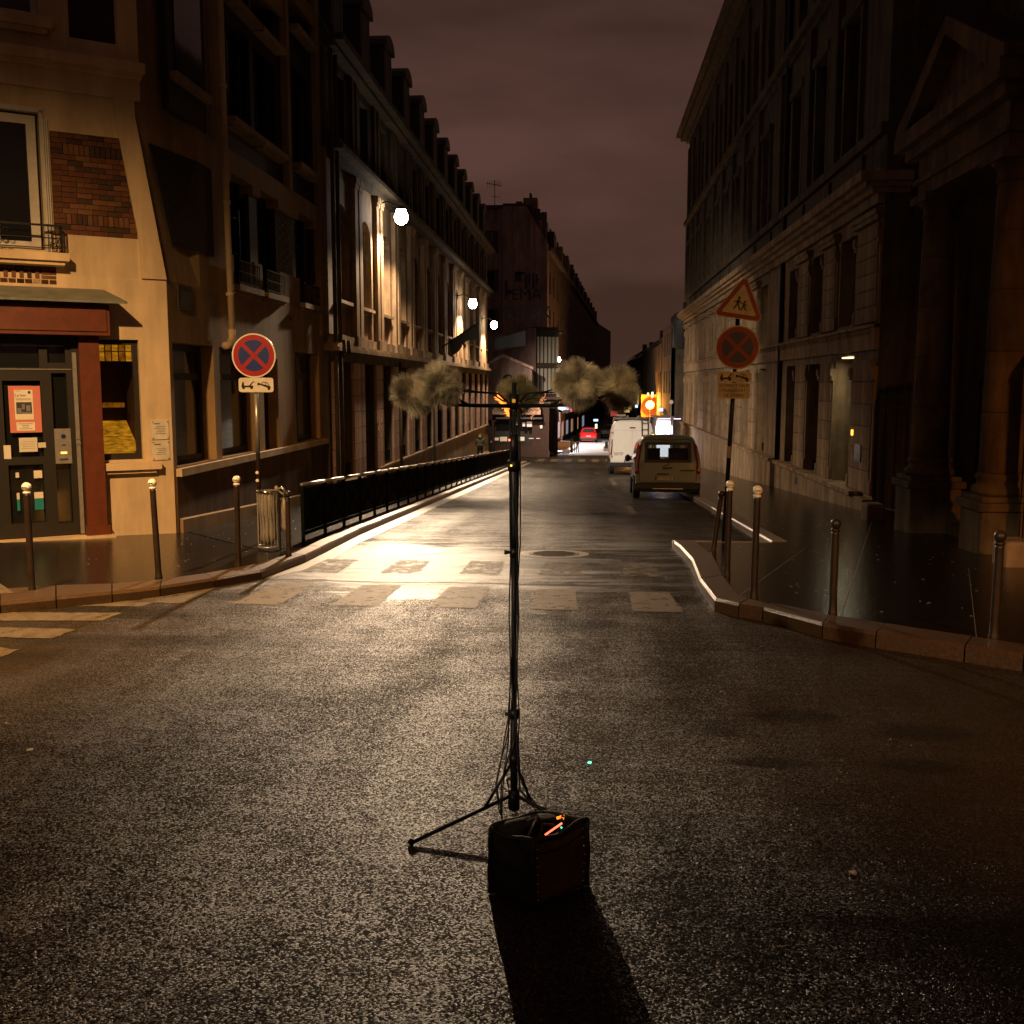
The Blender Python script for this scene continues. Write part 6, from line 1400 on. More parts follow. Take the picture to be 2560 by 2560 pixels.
# cross arms
ZT = 1.655
def fib_ball(r, n, seed):
    """matted shaggy ball: fibres grow in clumps of uneven length that lean and curl together"""
    random.seed(seed); v = []; f = []; tufts = []
    for _ in range(46):
        z = random.uniform(-1,1); a = random.uniform(0,2*math.pi); s_ = math.sqrt(1-z*z); d = Vector((s_*math.cos(a), s_*math.sin(a), z))
        tufts.append((d, random.uniform(.72,1.06), d.cross(Vector((random.gauss(0,1),random.gauss(0,1),random.gauss(0,1)))).normalized()*random.uniform(.15,.42)))
    for i in range(n):
        t, l, lean = random.choice(tufts); d = (t+Vector((random.gauss(0,.30),random.gauss(0,.30),random.gauss(0,.30)))).normalized()
        side = d.cross(Vector((random.uniform(-1,1),random.uniform(-1,1),random.uniform(-1,1)))).normalized(); L = r*l*random.uniform(.82,1.02)
        w = random.uniform(.0006,.0012); gr_ = Vector((0,0,-.10))*r
        p0 = d*r*.25; p1 = d*L*.62+lean*r*.25; p2 = d*L*.95+lean*r*.75+gr_+(t-d)*r*.20; o_ = len(v)
        v += [p0-side*w, p0+side*w, p1+side*w, p1-side*w, p2]; f += [(o_,o_+1,o_+2,o_+3),(o_+3,o_+2,o_+4)]
    return v, f
fv, ff = fib_ball(.124, 14000, 4)
me_f = bpy.data.meshes.new('fibres'); me_f.from_pydata([tuple(p) for p in fv], [], ff); me_f.materials.append(MATS['fibre'])
me_g = me_f.copy(); me_g.materials.clear(); me_g.materials.append(MATS['fibre_dim'])
random.seed(8)
BALLS = [((-.615,4.30,1.745), 1.0, me_f, 'straw coloured ball'), ((-.765,4.55,1.705), 1.04, me_f, ''), ((-.045,4.32,1.752), 1.0, me_f, ''), ((.135,4.66,1.735), .98, me_f, ''), ((-.335,4.95,1.69), 1.05, me_g, 'darker green brown ball')]
for (x,y,z), s, me_, lab in BALLS:
    c = MB(); c.ball((x,y,z), .03*s, 10, 8); core = c.build('ball', 'fibre_dim', S_, True)
    o = bpy.data.objects.new('fibres', me_); COL.objects.link(o); o.parent = core; o.location = Vector((x,y,z))-S_.location; o.rotation_euler = (random.uniform(0,6),random.uniform(0,6),random.uniform(0,6)); o.scale = (s,s,s*.98); o['kind'] = 'stuff'
    zt = ZT if y < 4.8 else 1.62
    MB().tube([(sx0,sy0,zt),(sx0+(x-sx0)*.6,sy0+(y-sy0)*.6,zt+.004),(x,y,z-.02)], [.009,.007,.006], 8).build('arm', 'iron_black', S_, True)
    MB().tube([(sx0+(x-sx0)*.10,sy0+(y-sy0)*.10,zt+.02),(sx0+(x-sx0)*.22,sy0+(y-sy0)*.22,zt+.055),(sx0+(x-sx0)*.5,sy0+(y-sy0)*.5,zt+.062),(x,y,z+.0)], .0038, 6).build('stay_wire', 'iron_black', S_, True)
# amber lit strands in a V below the centre ball
random.seed(2)
for s, n in ((-1, 90), (1, 60)):
    q = MB()
    for i in range(n):
        t = i/n; x = sx0-.015+s*(.022+.062*t)+random.gauss(0,.003)+(.0 if s < 0 else .055); z = 1.595+.10*t+random.gauss(0,.006); y = 4.80
        d = Vector((random.gauss(0,1), random.gauss(0,.3), random.gauss(1,.8))).normalized()*random.uniform(.008,.018)*(1 if s < 0 else .8)
        q.tube([(x,y,z),(x+d.x,y+d.y,z+d.z)], [.0034 if s < 0 else .0018,.0009], 4)
    o = q.build('lit_strands', 'amber_strand' if s < 0 else 'amber_strand_dim', S_); o['kind'] = 'stuff'

# the bag
nc, lc, rc = Vector(G(1335,2270)), Vector(G(1228,2233)), Vector(G(1466,2213)); bc = lc+rc-nc; zb_ = gz(3.8)
bag = thing('cloth_bag', 'square black cloth bag with studded corners and spilling cables, beneath the stand', 'bag', ((nc.x+bc.x)/2, (nc.y+bc.y)/2, zb_))
def bagpt(u, v, w):                                     # u,v 0..1 footprint (u: left face to right face), w height 0..1
    p = nc+(rc-nc)*u+(lc-nc)*v; h = .255-.01*math.sin(u*5+v*3)
    bul = .003*math.sin(math.pi*w); cx, cy = (nc+bc)/2
    d = Vector((p.x-cx, p.y-cy)); k = 1+bul/max(d.length,.05)+(.02 if w < .05 else 0)
    wr = .0016*math.sin(w*7+u*5+v*3)+.0012*math.sin(u*8-v*6+w*13)
    return (cx+d.x*k+wr, cy+d.y*k+wr*.6, gz(p.y)+.004+h*w+.006*math.sin(u*9+v*7)*w)
def face(fn, n, m, name, mtl):
    q = MB(); v = [fn(i/n, j/m) for j in range(m+1) for i in range(n+1)]; q.add(v, [(j*(n+1)+i, j*(n+1)+i+1, (j+1)*(n+1)+i+1, (j+1)*(n+1)+i) for j in range(m) for i in range(n)])
    o = q.build(name, mtl, bag, True); sd = o.modifiers.new('solid', 'SOLIDIFY'); sd.thickness = .006; return o
face(lambda a, w: bagpt(0, a, w), 12, 12, 'left_panel', 'black_cloth'); face(lambda a, w: bagpt(a, 0, w), 12, 12, 'front_panel', 'cloth_lit_brown')  # front panel carries the warm light on it as cloth colour
face(lambda a, w: bagpt(1, a, w), 10, 10, 'right_panel', 'black_cloth'); face(lambda a, w: bagpt(a, 1, w), 10, 10, 'back_panel', 'black_cloth')
face(lambda a, b: bagpt(a, b, .80-.10*math.sin(math.pi*a)*math.sin(math.pi*b)), 10, 10, 'inner_cloth', 'black_cloth')
face(lambda a, b: (*bagpt(a*.98, .55+b*.45, 1.0)[:2], bagpt(a, .55+b*.45, 1.0)[2]+.015*math.sin(math.pi*a)*math.sin(math.pi*b)), 8, 6, 'top_flap', 'black_cloth')
face(lambda a, b: (*bagpt(a*.36, b*.55, 1.0)[:2], bagpt(a*.36, b*.55, 1.0)[2]-.01-.02*a+.008*math.sin(a*7+b*5)), 8, 6, 'side_flap', 'black_cloth')
q = MB()
for (u, v) in ((0,0),(1,0),(0,1)): q.tube([bagpt(u,v,k/10) for k in range(11)], .011, 6)
for a, b in (((0,0),(1,0)),((0,0),(0,1)),((1,0),(1,1)),((0,1),(1,1))): q.tube([bagpt(a[0]+(b[0]-a[0])*k/8, a[1]+(b[1]-a[1])*k/8, 1.0) for k in range(9)], .010, 6)
q.build('binding', 'black_cloth', bag, True)
st = None
for u in (.06, .93):
    for k in range(7):
        p = Vector(bagpt(u, 0, .10+k*.13)); p.y -= .010
        if st is None: st = MB().ball((0,0,0), .0045, 8, 6, (1.6,1,.8)).build('stud', 'chrome', None, True); st.parent = bag; st.location = p-bag.location
        else: inst(st, bag, p)
for k, (a, b, c) in enumerate((((.25,.25,.93),(.45,.35,1.05),(.62,.30,.95)), ((.30,.5,.9),(.42,.45,1.14),(.40,.8,.96)), ((.55,.15,.92),(.75,.25,1.06),(.9,.35,.95)))):
    MB().tube([bagpt(*a), bagpt(*b), bagpt(*c)], .006, 6).build('cable', 'rubber' if k != 1 else 'steel_grey', bag, True)
MB().tube([bagpt(.36,.2,1.0), bagpt(.66,.16,1.01)], .0035, 6).build('red_lead', 'red_led', bag); MB().tube([bagpt(.72,.22,1.03), bagpt(.80,.30,1.05), bagpt(.76,.40,1.02)], .006, 6).build('amber_lead', 'amber_strand', bag)
for (u, v, w) in ((.22,.10,.97),(.30,.04,1.0),(.60,.10,1.01)): MB().ball(bagpt(u,v,w), .0042, 8, 6).build('indicator', 'teal_led', bag)
# ---------------------------------------------------------------- beyond the cross street
def fpt(px, py, y): x, z = PY(px, py, y); return (x, z)
# D: long dark house row on the left beyond the plaza, blind gable towards us
D0 = (-3.5, 90.); Dd = (.045, 1.); FD = Fr(D0, Dd, (1, -.045)); LD = 225
D = thing('apartment_row', 'long dark apartment row beyond the plaza, with chimneys along its falling roofline', 'building', (-3.5, 90, gz(90)))
def dz(u): return 13.0+u*.012
mb = MB()
hsD = [];
for r in range(4):
    for k in range(26):
        hsD.append((2.0+k*4.2, 3.2+k*4.2, .2+r*3.1, 2.1+r*3.1))
wall(mb, FD, 0, 112, -5, 13.2, [h for h in hsD if h[1] < 112], n0=-.3)
mb.fquadz(FD, [(112,-8),(LD,-8),(LD,dz(LD)+1.5),(112,13.4)], -.3, 0); mb.build('facade', 'far_wall_dark', D)
mb = MB(); mb.fbox(FD, .0, 112, -9, -.3, -5, 13.2); mb.build('building_core', 'far_wall_dark', D)
for h in hsD:
    if h[1] < 60: 
        lit = abs(h[0]-14.6) < .1 and h[2] > 6.3 and h[2] < 7
        window(D, FD, h[0], h[1], h[2], h[3], -.26, 'frame_dark', 2, 2, .06, glass='warm_window' if lit else 'dark_glass')
mb = MB(); mb.fbox(FD, -.1, 112, -.3, .35, 12.9, 13.25); mb.fbox(FD, 0, 112, -.3, .15, 3.0, 3.2); mb.build('cornice', 'far_wall_dark', D)
mb = MB()
mb.add([FD(0,.1,13.2), FD(112,.1,13.2), FD(112,-1.5,16), FD(0,-1.5,16), FD(112,-6,16.8), FD(0,-6,16.8), FD(0,-9,13.2), FD(112,-9,13.2)], [(0,1,2,3),(3,2,4,5),(0,3,5,6),(1,7,4,2),(5,4,7,6)]); mb.build('roof', 'slate', D)
for k in range(22):
    u = 1+k*5.2
    MB().fbox(FD, u, u+1.0, -2.2, -1.0, 14.5, 17.3+random.uniform(-.3,.4)).build('chimney', 'far_wall', D) if k % 2 == 0 else MB().fbox(FD, u, u+1.4, -1.2, .05, 13.4, 15.4).build('dormer', 'slate', D)
    if k % 2 == 0:
        q = MB()
        for j in range(3): x, y, _ = FD(u+.2+j*.3, -1.6, 0); q.tube2(x, y, [(.10,17.2),(.09,17.9)], 6)
        q.build('chimney_pots', 'brick_brown', D)
# gable block in front of it
Gb = thing('gable_house', 'tall pinkish blind gable house with graffiti and a television aerial behind the lamps', 'building', (-6.5, 88, gz(88)))
mb = MB(); z = gz(88)-.3
mb.add([(-7.15,88,z),(-3.45,88,z),(-3.45,88,13.4),(-5.2,88,16.3),(-7.15,88,16.4),(-7.15,99,z),(-3.45,99,z),(-3.45,99,13.4),(-5.2,99,16.3),(-7.15,99,16.4)], [(0,1,2,3,4),(5,9,8,7,6),(0,5,6,1),(1,6,7,2),(2,7,8,3),(3,8,9,4),(4,9,5,0)])
mb.build('gable_wall', 'far_wall', Gb)
hl = [(-8.7+.0, -7.9, z0, z0+1.8) for z0 in (6.2, 9.4, 12.6)]
FG = Fr((0, 88.4), (1, 0), (0, -1)); mb = MB(); wall(mb, FG, -9.6, -7.15, z, 16.2, hl, n0=-.4); mb.build('wing_wall', 'far_wall', Gb)
mb = MB(); mb.box(-14, -9.6, 88.4, 99, z, 16.2); mb.box(-9.6, -7.15, 88.9, 99, z, 16.2); mb.build('wing_body', 'far_wall', Gb)
for a, b, c, d in hl: window(Gb, FG, a, b, c, d, -.3, 'frame_dark', 2, 2, .06); MB().fbox(FG, a-.35, a, 0, .05, c, d).build('shutter', 'frame_dark', Gb); MB().fbox(FG, b, b+.35, 0, .05, c, d).build('shutter', 'frame_dark', Gb)
mb = MB(); mb.box(-14, -7.1, 88.0, 99, 16.2, 16.42); mb.box(-7.15, -5.3, 87.9, 88.3, 16.38, 16.52); mb.build('parapet', 'slate', Gb)
for x, w, h in ((-6.1,.5,.7),(-5.3,.6,1.0),(-4.6,.5,1.1),(-4.0,.45,1.2)): MB().box(x, x+w, 88.6, 89.4, 13.6, 16.4+h*.55-(x+6.1)*.55).build('chimney', 'far_wall_dark', Gb)
mb = MB()
gr = Fr((0, 88), (1, 0), (0, -1))
for a, b, c, d in ((-7.0,-6.75,9.5,10.3),(-6.9,-6.3,9.2,9.5),(-6.15,-5.6,10.2,11.0),(-6.0,-5.3,10.8,11.0),(-5.3,-5.1,9.6,10.8),(-5.0,-4.85,9.9,10.9),(-4.7,-4.5,9.6,10.9),(-4.4,-4.25,9.9,10.8),(-4.4,-4.0,10.3,10.4)): mb.fbox(gr, a, b, 0, .01, c, d)
mb.build('graffiti', 'sign_black', Gb)
text('PEMA', 'graffiti_lettering', 'sign_black', Gb, 1.3, gr, -5.5, .012, 9.1, .004)
text('ZORK', 'graffiti_lettering', 'billboard_blue', Gb, 1.5, gr, -5.1, .012, 7.6, .004)
an = thing('television_aerial', 'thin television aerial standing on the roof of the gable house', 'aerial', (-7.9, 89, 16.4))
q = MB(); q.tube([(-7.9,89,16.3),(-7.9,89,18.6)], .03, 5); q.tube([(-8.6,89,18.35),(-7.3,89,18.15)], .025, 4)
for k in range(7): x = -8.5+k*.18; q.tube([(x,89,18.05),(x,89,18.55)], .015, 4)
q.tube([(-8.2,89,17.3),(-7.4,89,17.2)], .02, 4); q.build('mast', 'iron_black', an)
# lower buildings at the corner of the plaza
bh = thing('billboard_house', 'low house with a sloping dark blue billboard above its roof, left beyond the crossing', 'building', (-6, 80, gz(80)))
mb = MB(); x0, _ = fpt(1180, 900, 80); x1, _ = fpt(1340, 900, 80); mb.add([(x0-2,80,gz(80)),(x1,80,gz(80)),(x1,80,5.95),(x1-.35,80,5.98),(x0-2,80,4.7),(x0-2,86,gz(80)),(x1,86,gz(80)),(x1,86,5.95),(x1-.35,86,5.98),(x0-2,86,4.7)], [(0,1,2,3,4),(5,9,8,7,6),(1,6,7,2),(2,7,8,3),(3,8,9,4),(4,9,5,0)]); mb.build('wall', 'far_wall', bh)
mb = MB(); a = [fpt(1236,848,79.9), fpt(1314,826,79.9), fpt(1314,864,79.9), fpt(1236,874,79.9)]; mb.fquadz(Fr((0,79.96),(1,0),(0,-1)), a, 0, .12); b_ = mb.build('billboard', 'billboard_blue', bh)
mb = MB(); c = [fpt(1232,874,79.9), fpt(1316,864,79.9), fpt(1316,868,79.9), fpt(1232,879,79.9)]; mb.fquadz(Fr((0,79.96),(1,0),(0,-1)), c, 0, .18); c = [fpt(1232,846,79.9), fpt(1316,822,79.9), fpt(1316,826,79.9), fpt(1232,850,79.9)]; mb.fquadz(Fr((0,79.96),(1,0),(0,-1)), c, 0, .18); mb.build('billboard_frame', 'far_wall', b_)
# white pilastered corner facade
wf = thing('pilastered_house', 'narrow pale house front with close white pilasters beside the plaza, lit at its right edge', 'building', (-3.8, 80.5, gz(80)))
FW = Fr((x1+.02, 80.4), (1, .55), (.55, -1)); WL = 2.0
mb = MB(); wall(mb, FW, 0, WL, gz(80)-.3, 6.1, [], n0=-2.2, n1=-.25); mb.build('wall', 'far_wall_dark', wf)
for k in range(6): MB().fbox(FW, .10+k*.33, .25+k*.33, -.25, -.05, 3.35, 5.35).build('pilaster', 'frame_white', wf)
for k in range(6): MB().fbox(FW, .10+k*.33, .25+k*.33, -.25, -.05, 1.0, 2.95).build('pilaster', 'frame_white', wf)
MB().fbox(FW, -.05, WL+.05, -.25, .15, 2.98, 3.30).build('string_course', 'far_wall_dark', wf); MB().fbox(FW, -.05, WL+.15, -.25, .30, 5.6, 5.8).build('cornice', 'slate', wf)
MB().fbox(FW, WL-.18, WL+.02, -.2, .05, .4, 3.0).build('corner_strip', 'frame_white', wf)
MB().fbox(FW, .6, WL, .0, .12, .55, .75).build('shop_sign', 'far_wall', wf)
# small gabled shop
gs = thing('gabled_shop', 'small pink gabled building with tiled verge and round window, behind the centre of the stand', 'building', (-6, 77, gz(77)))
ax, az = fpt(1258,893,77); lx, lz = fpt(1196,930,77); rx_, rz_ = fpt(1330,925,77)
mb = MB(); z = gz(77); mb.add([(lx,77,.0),(rx_,77,.0),(rx_,77,rz_),(ax,77,az),(lx,77,lz),(lx,79.9,.0),(rx_,79.9,.0),(rx_,79.9,rz_),(ax,79.9,az),(lx,79.9,lz)], [(0,1,2,3,4),(5,9,8,7,6),(0,5,6,1),(1,6,7,2),(2,7,8,3),(3,8,9,4),(4,9,5,0)]); mb.build('gable_wall', 'far_wall', gs)
fg7 = Fr((0,77),(1,0),(0,-1))
mb = MB(); mb.fquadz(fg7, [(lx-.1,lz+.02),(lx-.1,lz+.22),(ax,az+.24),(ax,az)], -.2, .22); mb.fquadz(fg7, [(rx_+.1,rz_+.02),(rx_+.1,rz_+.22),(ax,az+.24),(ax,az)], -.2, .22); mb.build('verge', 'stone_pink', gs)
cx, cz = fpt(1270,950,77); disc(MB(), fg7, cx, cz, 0, .05, .42, 20).build('round_window', 'dark_glass', gs)
# shop fronts below
sf = thing('cafe_front', 'dark red closed cafe front with small lit notices behind the barrier end', 'building', (-5.5, 76.8, gz(76.8)))
FSf = Fr((0, 76.9), (1, 0), (0, -1)); z = gz(76.8)
L_, R_ = fpt(1185,1000,76.9)[0], fpt(1372,1000,76.9)[0]
mb = MB(); wall(mb, FSf, L_-3, R_, z-.2, .0, [(L_,L_+1.3,z+.3,-.9),(L_+1.5,L_+2.9,z+.9,-1.0),(L_+3.1,L_+4.3,z+.9,-1.0)], n0=-.4); mb.build('front', 'wood_dark', sf)
mb = MB(); mb.fbox(FSf, L_-3, R_, -.9, -.8, z-.2, .0); mb.build('interior_wall', 'frame_dark', sf)
MB().fbox(FSf, L_-3, R_, -2.9, -.5, -.0, .4).build('flat_roof', 'slate', sf)
for a, b, c, d in ((1236,1012,1350,1026),(1232,1024,1352,1036)):
    p0, p1 = fpt(a,b,76.4), fpt(c,d,76.4); mb = MB(); mb.fbox(Fr((0,76.4),(1,0),(0,-1)), p0[0], p1[0], -.5, .3, p1[1], p0[1]); mb.build('awning', 'stone_pink', sf)
p0, p1 = fpt(1240,1043,76.2), fpt(1355,1046,76.2); MB().fbox(Fr((0,76.2),(1,0),(0,-1)), p0[0], p1[0], -.6, .1, p1[1]-.05, p0[1]).build('awning_edge', 'awning_dark', sf)
def card(px0, py0, px1, py1, y, m, nm, parent, dpt=.04):
    a, b = fpt(px0,py0,y), fpt(px1,py1,y); return MB().box(a[0], b[0], y-dpt, y, b[1], a[1]).build(nm, m, parent)
glow('poster_glow2', (1,.45,.5), 1.6)
glow('poster_glow', (.9,.45,.38), .25); glow('poster_warm', (.9,.5,.2), .22)
for r in ((1306,1056,1313,1066),(1317,1054,1330,1067),(1350,1063,1356,1071)): card(*r, 76.8, 'poster_glow', 'lit_notice', sf)
card(1283,1049,1294,1062,76.8,'frame_white','menu_board',sf)
for r in ((1237,1094,1247,1101),(1250,1092,1268,1103),(1296,1092,1311,1102),(1322,1095,1334,1097),(1341,1095,1350,1097)): card(*r, 76.8, 'poster_warm', 'lit_table_edge', sf)
bo = None
for i, (a, b, lab) in enumerate(((1228,1128,'white balled bollard far off in front of the dark cafe'), (1235,1130,'pale post beside the far balled bollard at the cafe'), (1266,1130,'pale post near the middle of the dark cafe front'))):
    c = copy_tree(b0 if i == 0 else b1); d_, z_ = fpt(a, b, 76.0); c.location = (d_, 76.0, gz(76.0)+.05); c['label'] = lab; c['group'] = 'distant bollards'; c.rotation_euler = (0,0,0)
# low wall, kerb blocks and barriers of the plaza
lw = MB().prism([(fpt(1293,1120,77)[0],77),(fpt(1352,1120,77)[0],77),(fpt(1352,1120,77)[0],77.4),(fpt(1293,1120,77)[0],77.4)], gz(77)-.1, gz(77)+.45).build('low_wall', 'wood_dark'); tag(lw, 'low dark planter wall in front of the cafe beyond the crossing', 'wall')
for px0, lab in ((1356,'pale concrete block at the right end of the low planter wall, left one'), (1368,'second pale concrete block beside the low planter wall, right one')):
    a = fpt(px0,1120,77)[0]; tag(MB().box(a-.15, a+.15, 77, 77.4, gz(77)-.05, gz(77)+.45).build('concrete_block', 'frame_white', bevel=.03), lab, 'block')
a, b = fpt(1406,1120,80), fpt(1424,1128,80); tag(MB().box(a[0], b[0], 80, 80.3, gz(80)+.1, gz(80)+.42).build('bench_block', 'far_wall', bevel=.03), 'small low stone seat standing alone on the bright plaza', 'seat')
x0_, _ = fpt(1432,1120,82)
for i, px0 in enumerate((1429, 1436, 1441, 1446)):
    x = fpt(px0,1120,82)[0]; t = thing('cycle_stand', ['thick dark post at the left of the plaza posts', 'second thin post of the plaza row', 'third thin post of the plaza row', 'rightmost thin post of the plaza row'][i], 'post', (x, 82, gz(82)+.12), 'posts on the plaza')
    r = .10 if i == 0 else .03; MB().tube([(x,82,gz(82)+.1),(x,82,gz(82)+(1.15 if i == 0 else 1.0))], r, 8).build('post', 'iron_black', t, True)
    if i: MB().tube([(x,82,gz(82)+.95),(x+.12,82,gz(82)+.95)], .025, 6).build('cross_bar', 'iron_black', t)
# shops down the left side with awnings
names = [('awning_dark',1330,1402,1012,1062,86,'frame_white'),('awning_blue',1380,1420,1018,1070,95,'billboard_blue'),('awning_red',1420,1445,1010,1068,104,'far_wall'),('awning_dark',1440,1475,1020,1072,118,'far_wall'),('awning_blue',1465,1500,1026,1074,135,'far_wall')]
for i, (am, a, b, c, d, y, sm) in enumerate(names):
    u0 = (y-90) if y > 90 else 0; u0 = max(.3, u0); t = thing('shop_awning', ['dark awning with pale edge on the nearest small shop of the dark row', 'blue awning on the second shop along the dark row', 'red lettered awning on the third shop along the dark row', 'dark awning on the fourth shop of the dark row', 'pale blue awning on the furthest shop of the dark row'][i], 'awning', (*FD(u0,0,0)[:2], -1.2), 'shop awnings down the dark row')
    zt = -.55-.017*(y-86)*.6; W_ = 6 if i < 2 else 9
    q = MB(); q.add([FD(u0,0,zt+.55), FD(u0+W_,0,zt+.55), FD(u0+W_,1.3,zt), FD(u0,1.3,zt), FD(u0+W_,1.3,zt-.28), FD(u0,1.3,zt-.28)], [(0,1,2,3),(3,2,4,5),(0,3,5)]); q.build('canopy', am, t)
    MB().fbox(FD, u0, u0+W_, .02, .10, zt+.6, zt+1.1).build('shop_sign', sm, t)
    for k in range(3): MB().fbox(FD, u0+.5+k*W_/3, u0+.7+k*W_/3, .0, .12, gz(y)+.1, zt).build('shopfront_post', 'far_wall', t)
glow('shop_cool', (.55,.62,.85), .30); glow('shop_warm', (1,.5,.22), .45)
for k, (u_, w_, m_) in enumerate(((3,2.2,'shop_cool'),(7.5,1.6,'shop_warm'),(12,3,'shop_cool'),(18,2,'shop_warm'),(25,3,'shop_cool'),(34,3,'shop_warm'),(46,4,'shop_warm'),(60,5,'shop_cool'))):
    z_ = gz(90+u_)+.5; MB().fbox(FD, u_, u_+w_, .0, .05, z_, z_+1.5).build('lit_shop_window', m_, D)
card(1332,1006,1392,1010,85.5,'frame_white','awning_edge',wf)
# far right row
E_ = thing('right_row', 'dark stepped apartment row on the far right side with two lit windows', 'building', (7.2, 80, gz(80)))
steps = [(8.0,82,16,6.2,8.5),(7.9,90,12,7.15,7.6),(8.2,101,14,7.3,7.0),(8.5,117,16,6.9,6.6),(8.4,134,20,6.2,6.8),(8.6,155,25,6.3,7.4),(8.6,180,50,7.2,8.0)]
xprev = None
rows_ = [(1708,1680,786,82),(1690,1655,835,92),(1655,1628,850,108),(1632,1604,876,125),(1606,1590,878,150),(1592,1574,908,185)]
for i, (pr, pl, py_t, y) in enumerate(rows_):
    xl, zt = fpt(pl, py_t, y); yb = rows_[i+1][3] if i < 5 else 260
    hs = [(y+.8+k*2.8, y+2.0+k*2.8, -2+r*3.0, -.2+r*3.0) for k in range(int((yb-y)/2.8)) for r in range(1, 4) if -.2+r*3.0 < zt-1.2]
    FE = Fr((xl, 0), (0, 1), (-1, 0)); mb = MB(); wall(mb, FE, y, yb, gz(yb)-.3, zt-.8, hs, n0=-.3); mb.box(xl+.3, xl+9, y+.02, yb, gz(yb)-.3, zt-.8); mb.box(xl, xl+.32, y-.0, y+.02, gz(yb)-.3, zt-.82); mb.build('house_wall', 'far_wall_dark', E_)
    mb = MB(); mb.add([(xl-.2,y-.1,zt-.8),(xl-.2,yb,zt-.8),(xl+1.2,yb,zt+.3),(xl+1.2,y-.1,zt+.3),(xl+9,yb,zt+.6),(xl+9,y-.1,zt+.6),(xl+9,y-.1,zt-.8)], [(0,1,2,3),(3,2,4,5),(0,3,5,6)]); mb.build('roof', 'slate', E_)
    for a, b, c, d in hs[:9]: window(E_, FE, a, b, c, d, -.26, 'frame_dark', 2, 2, .06, glass='warm_window_dim' if (i == 2 and c > 3.5 and a < y+4) else 'dark_glass')
    for k in range(2): MB().box(xl+1+k*1.6, xl+1.6+k*1.6, y+1, y+2, zt-.4, zt+1.0-.3*k).build('chimney', 'far_wall_dark', E_)
te = thing('roof_turret', 'dark bulging roof turret on the stepped row at far right', 'turret', (8.6, 81, 7)); x_, z_ = fpt(1697, 800, 81.5)
q = MB(); q.lathe(x_+.3, 81.5, [(.75,4.5),(.75,z_-.6),(.95,z_-.3),(.9,z_+.2),(.5,z_+.55),(.1,z_+.6)], 14); q.build('dome', 'slate', te, True)
# end of the street
en = thing('end_house', 'low dark house closing the street in the far distance', 'building', (8, 330, gz(330)))
mb = MB(); FEn = Fr((0, 330), (1, 0), (0, -1)); wall(mb, FEn, 0, 24, gz(330)-.5, 7.0, [(2+k*3, 3.2+k*3, -4+r*3, -2+r*3) for k in range(7) for r in range(3)], n0=-.4); mb.box(0, 24, 330.42, 336, gz(330)-.5, 7.0); mb.build('wall', 'far_wall_dark', en)
MB().box(-.3, 24.3, 329.8, 336, 7, 7.4).build('cornice', 'slate', en)
# lit things around the far crossing on the right
bs = thing('bus_shelter', 'bus shelter with brightly lit white advertising panel and violet tube on its roof edge', 'bus shelter', (4.6, 62, gz(62)+.12)); z = gz(62)+.12
a, b = fpt(1642,1052,62), fpt(1677,1084,62); MB().box(a[0], b[0], 62, 62.08, z+.45, a[1]).build('lit_panel', 'panel_glow', bs)
mb = MB(); mb.box(a[0]-.06, a[0], 61.96, 62.14, z-.05, a[1]+.15); mb.box(b[0], b[0]+.08, 61.96, 62.14, z-.05, a[1]+.15); mb.box(b[0]+.12, b[0]+.16, 62.2, 65, z-.05, a[1]+.1); mb.box(a[0], b[0], 61.97, 62.12, z+.38, z+.45); mb.build('frame', 'steel_grey', bs)
MB().box(a[0]-.1, b[0]+.25, 61.8, 65.5, a[1]+.16, a[1]+.22).build('roof', 'steel_grey', bs)
c, d = fpt(1645,1044,61.9), fpt(1676,1048,61.9); MB().box(c[0], d[0], 61.82, 61.9, d[1], c[1]).build('roof_tube', 'cool_tube', bs)
c, d = fpt(1684,1046,61.9), fpt(1702,1048,61.9); MB().box(c[0], d[0], 61.85, 61.9, d[1], c[1]).build('roof_tube', 'cool_tube', bs)
d_ = bpy.data.lights.new('panel_light', 'AREA'); d_.energy = LP['panel']; d_.color = (.8,.8,1); d_.size = 1.0; o_ = bpy.data.objects.new('panel_light', d_); COL.objects.link(o_); o_.parent = bs; o_.location = Vector((4.5, 61.9, -1.2))-bs.location; o_.rotation_euler = (R(90), 0, 0)
def far_sign(nm, label, cat, rect, y, m, pole=True):
    t = thing(nm, label, cat, (fpt(rect[0],rect[1],y)[0], y, gz(y))); card(*rect, y, m, 'lit_face', t, .15)
    a, b = fpt(rect[0],rect[1],y), fpt(rect[2],rect[3],y)
    MB().box(a[0]-.05, b[0]+.05, y, y+.06, b[1]-.05, a[1]+.05).build('housing', 'frame_dark', t)
    if pole: MB().tube([((a[0]+b[0])/2,y+.03,gz(y)),((a[0]+b[0])/2,y+.03,b[1])], .05, 6).build('pole', 'iron_black', t)
far_sign('lit_shop_sign', 'tall narrow glowing warm shop sign on the far right row, upper one', 'sign', (1661,974,1667,989), 92, 'warm_sign', False)
far_sign('lit_shop_sign', 'tall narrow glowing warm shop sign just below another on the far right row', 'sign', (1660,992,1667,1010), 92, 'warm_sign', False)
far_sign('lit_shop_sign', 'small violet shop sign beside the amber globe lamp', 'sign', (1648,1020,1668,1028), 90, 'cool_tube', False)
far_sign('lit_shop_sign', 'small warm vertical sign directly above the amber globe', 'sign', (1618,982,1622,990), 96, 'warm_sign', False)
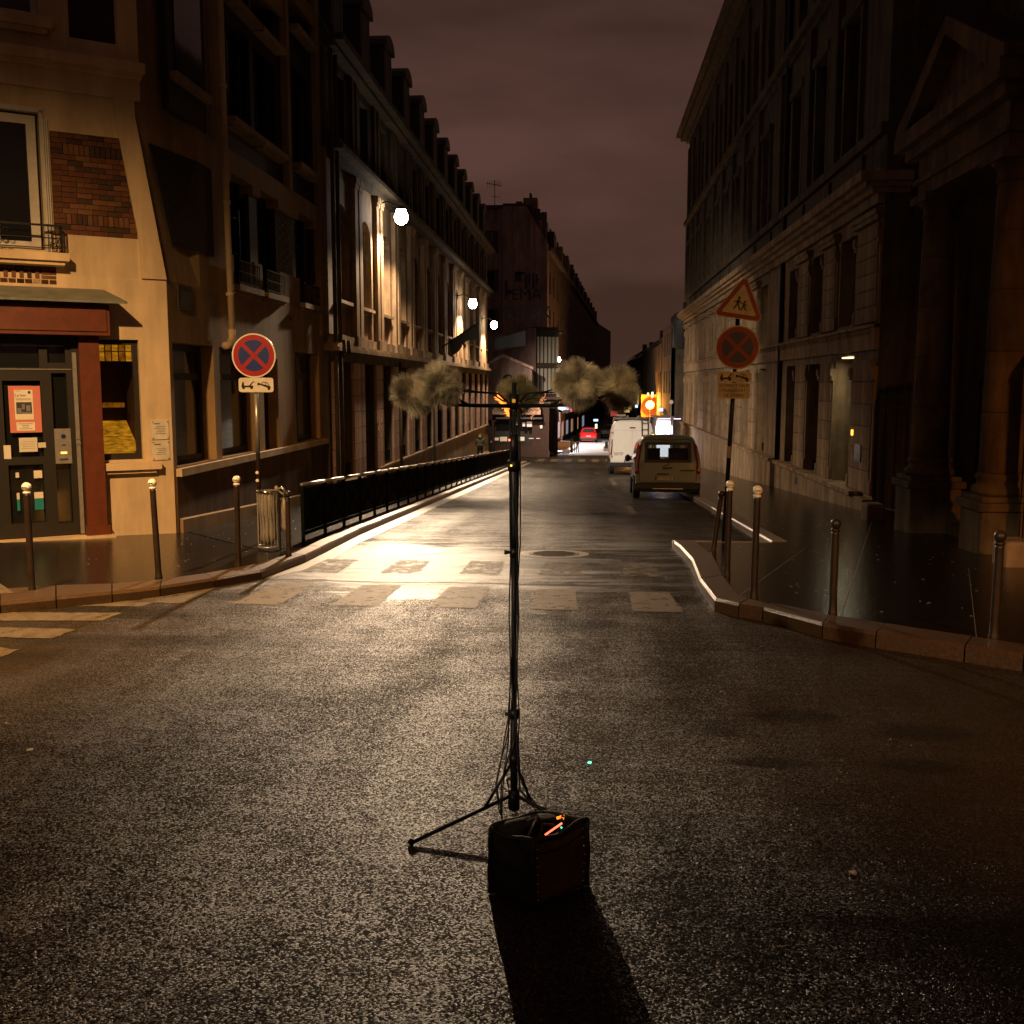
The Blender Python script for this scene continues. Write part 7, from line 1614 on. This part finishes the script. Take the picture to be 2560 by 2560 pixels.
far_sign('lit_shop_sign', 'taller warm vertical sign right of and above the amber globe', 'sign', (1629,980,1633,994), 96, 'warm_sign', False)
far_sign('lit_shop_sign', 'pale latticed lit window front left of the amber globe', 'sign', (1593,986,1606,1012), 130, 'warm_window', False)
far_sign('traffic_light', 'green traffic light glowing above the roof of the white van', 'traffic light', (1556,1015,1564,1021), 95, 'traffic_green')
far_sign('lit_shop_sign', 'small bluish white glowing sign right of the green traffic light', 'sign', (1588,1012,1594,1019), 110, 'blue_sign')
far_sign('lit_shop_sign', 'pair of pinkish lit panes beyond the white van roof', 'sign', (1570,1008,1578,1024), 120, 'warm_window', False)
far_sign('lit_shop_sign', 'tiny pink lit sign high left of the amber globe', 'sign', (1581,1000,1586,1006), 128, 'poster_glow2', False)
far_sign('lit_shop_sign', 'low warm lit shop window under the green traffic light', 'sign', (1560,1024,1574,1031), 118, 'warm_window', False)
far_sign('lit_shop_sign', 'low violet lit shop window beyond the bus shelter', 'sign', (1646,1032,1662,1038), 100, 'cool_tube', False)
far_sign('lit_shop_sign', 'narrow warm lit strip on the far right row beside two tall signs', 'sign', (1645,986,1649,1008), 104, 'warm_window', False)
far_sign('pharmacy_sign', 'small cold blue glowing sign on a post above the red car', 'sign', (1484,1048,1495,1053), 125, 'blue_sign')
far_sign('warning_sign', 'small pale triangular sign right behind the red car', 'sign', (1488,1060,1493,1071), 112, 'warm_sign')
far_sign('no_entry_sign', 'dark red round road sign seen beyond the left edge of the white van', 'sign', (1528,1028,1543,1040), 75, 'sign_red')
ns = thing('street_sign', 'round pale street sign on a thin pole above the bus shelter', 'sign', (4.9, 61, gz(61)+.12)); x_, z_ = fpt(1678, 1005, 61)
MB().tube([(x_,61,gz(61)+.1),(x_,61,z_)], .03, 8).build('pole', 'steel_grey', ns); disc(MB(), Fr((0,60.95),(1,0),(0,-1)), x_, z_, 0, .03, .12, 16).build('round_sign', 'sign_white', ns); card(1674,1003,1682,1007,60.94,'sign_blue','band',ns,.01)
MB().box(6.6, 7.4, 99.4, 99.6, -3.9, 6).build('lit_pier', 'stone', E_)
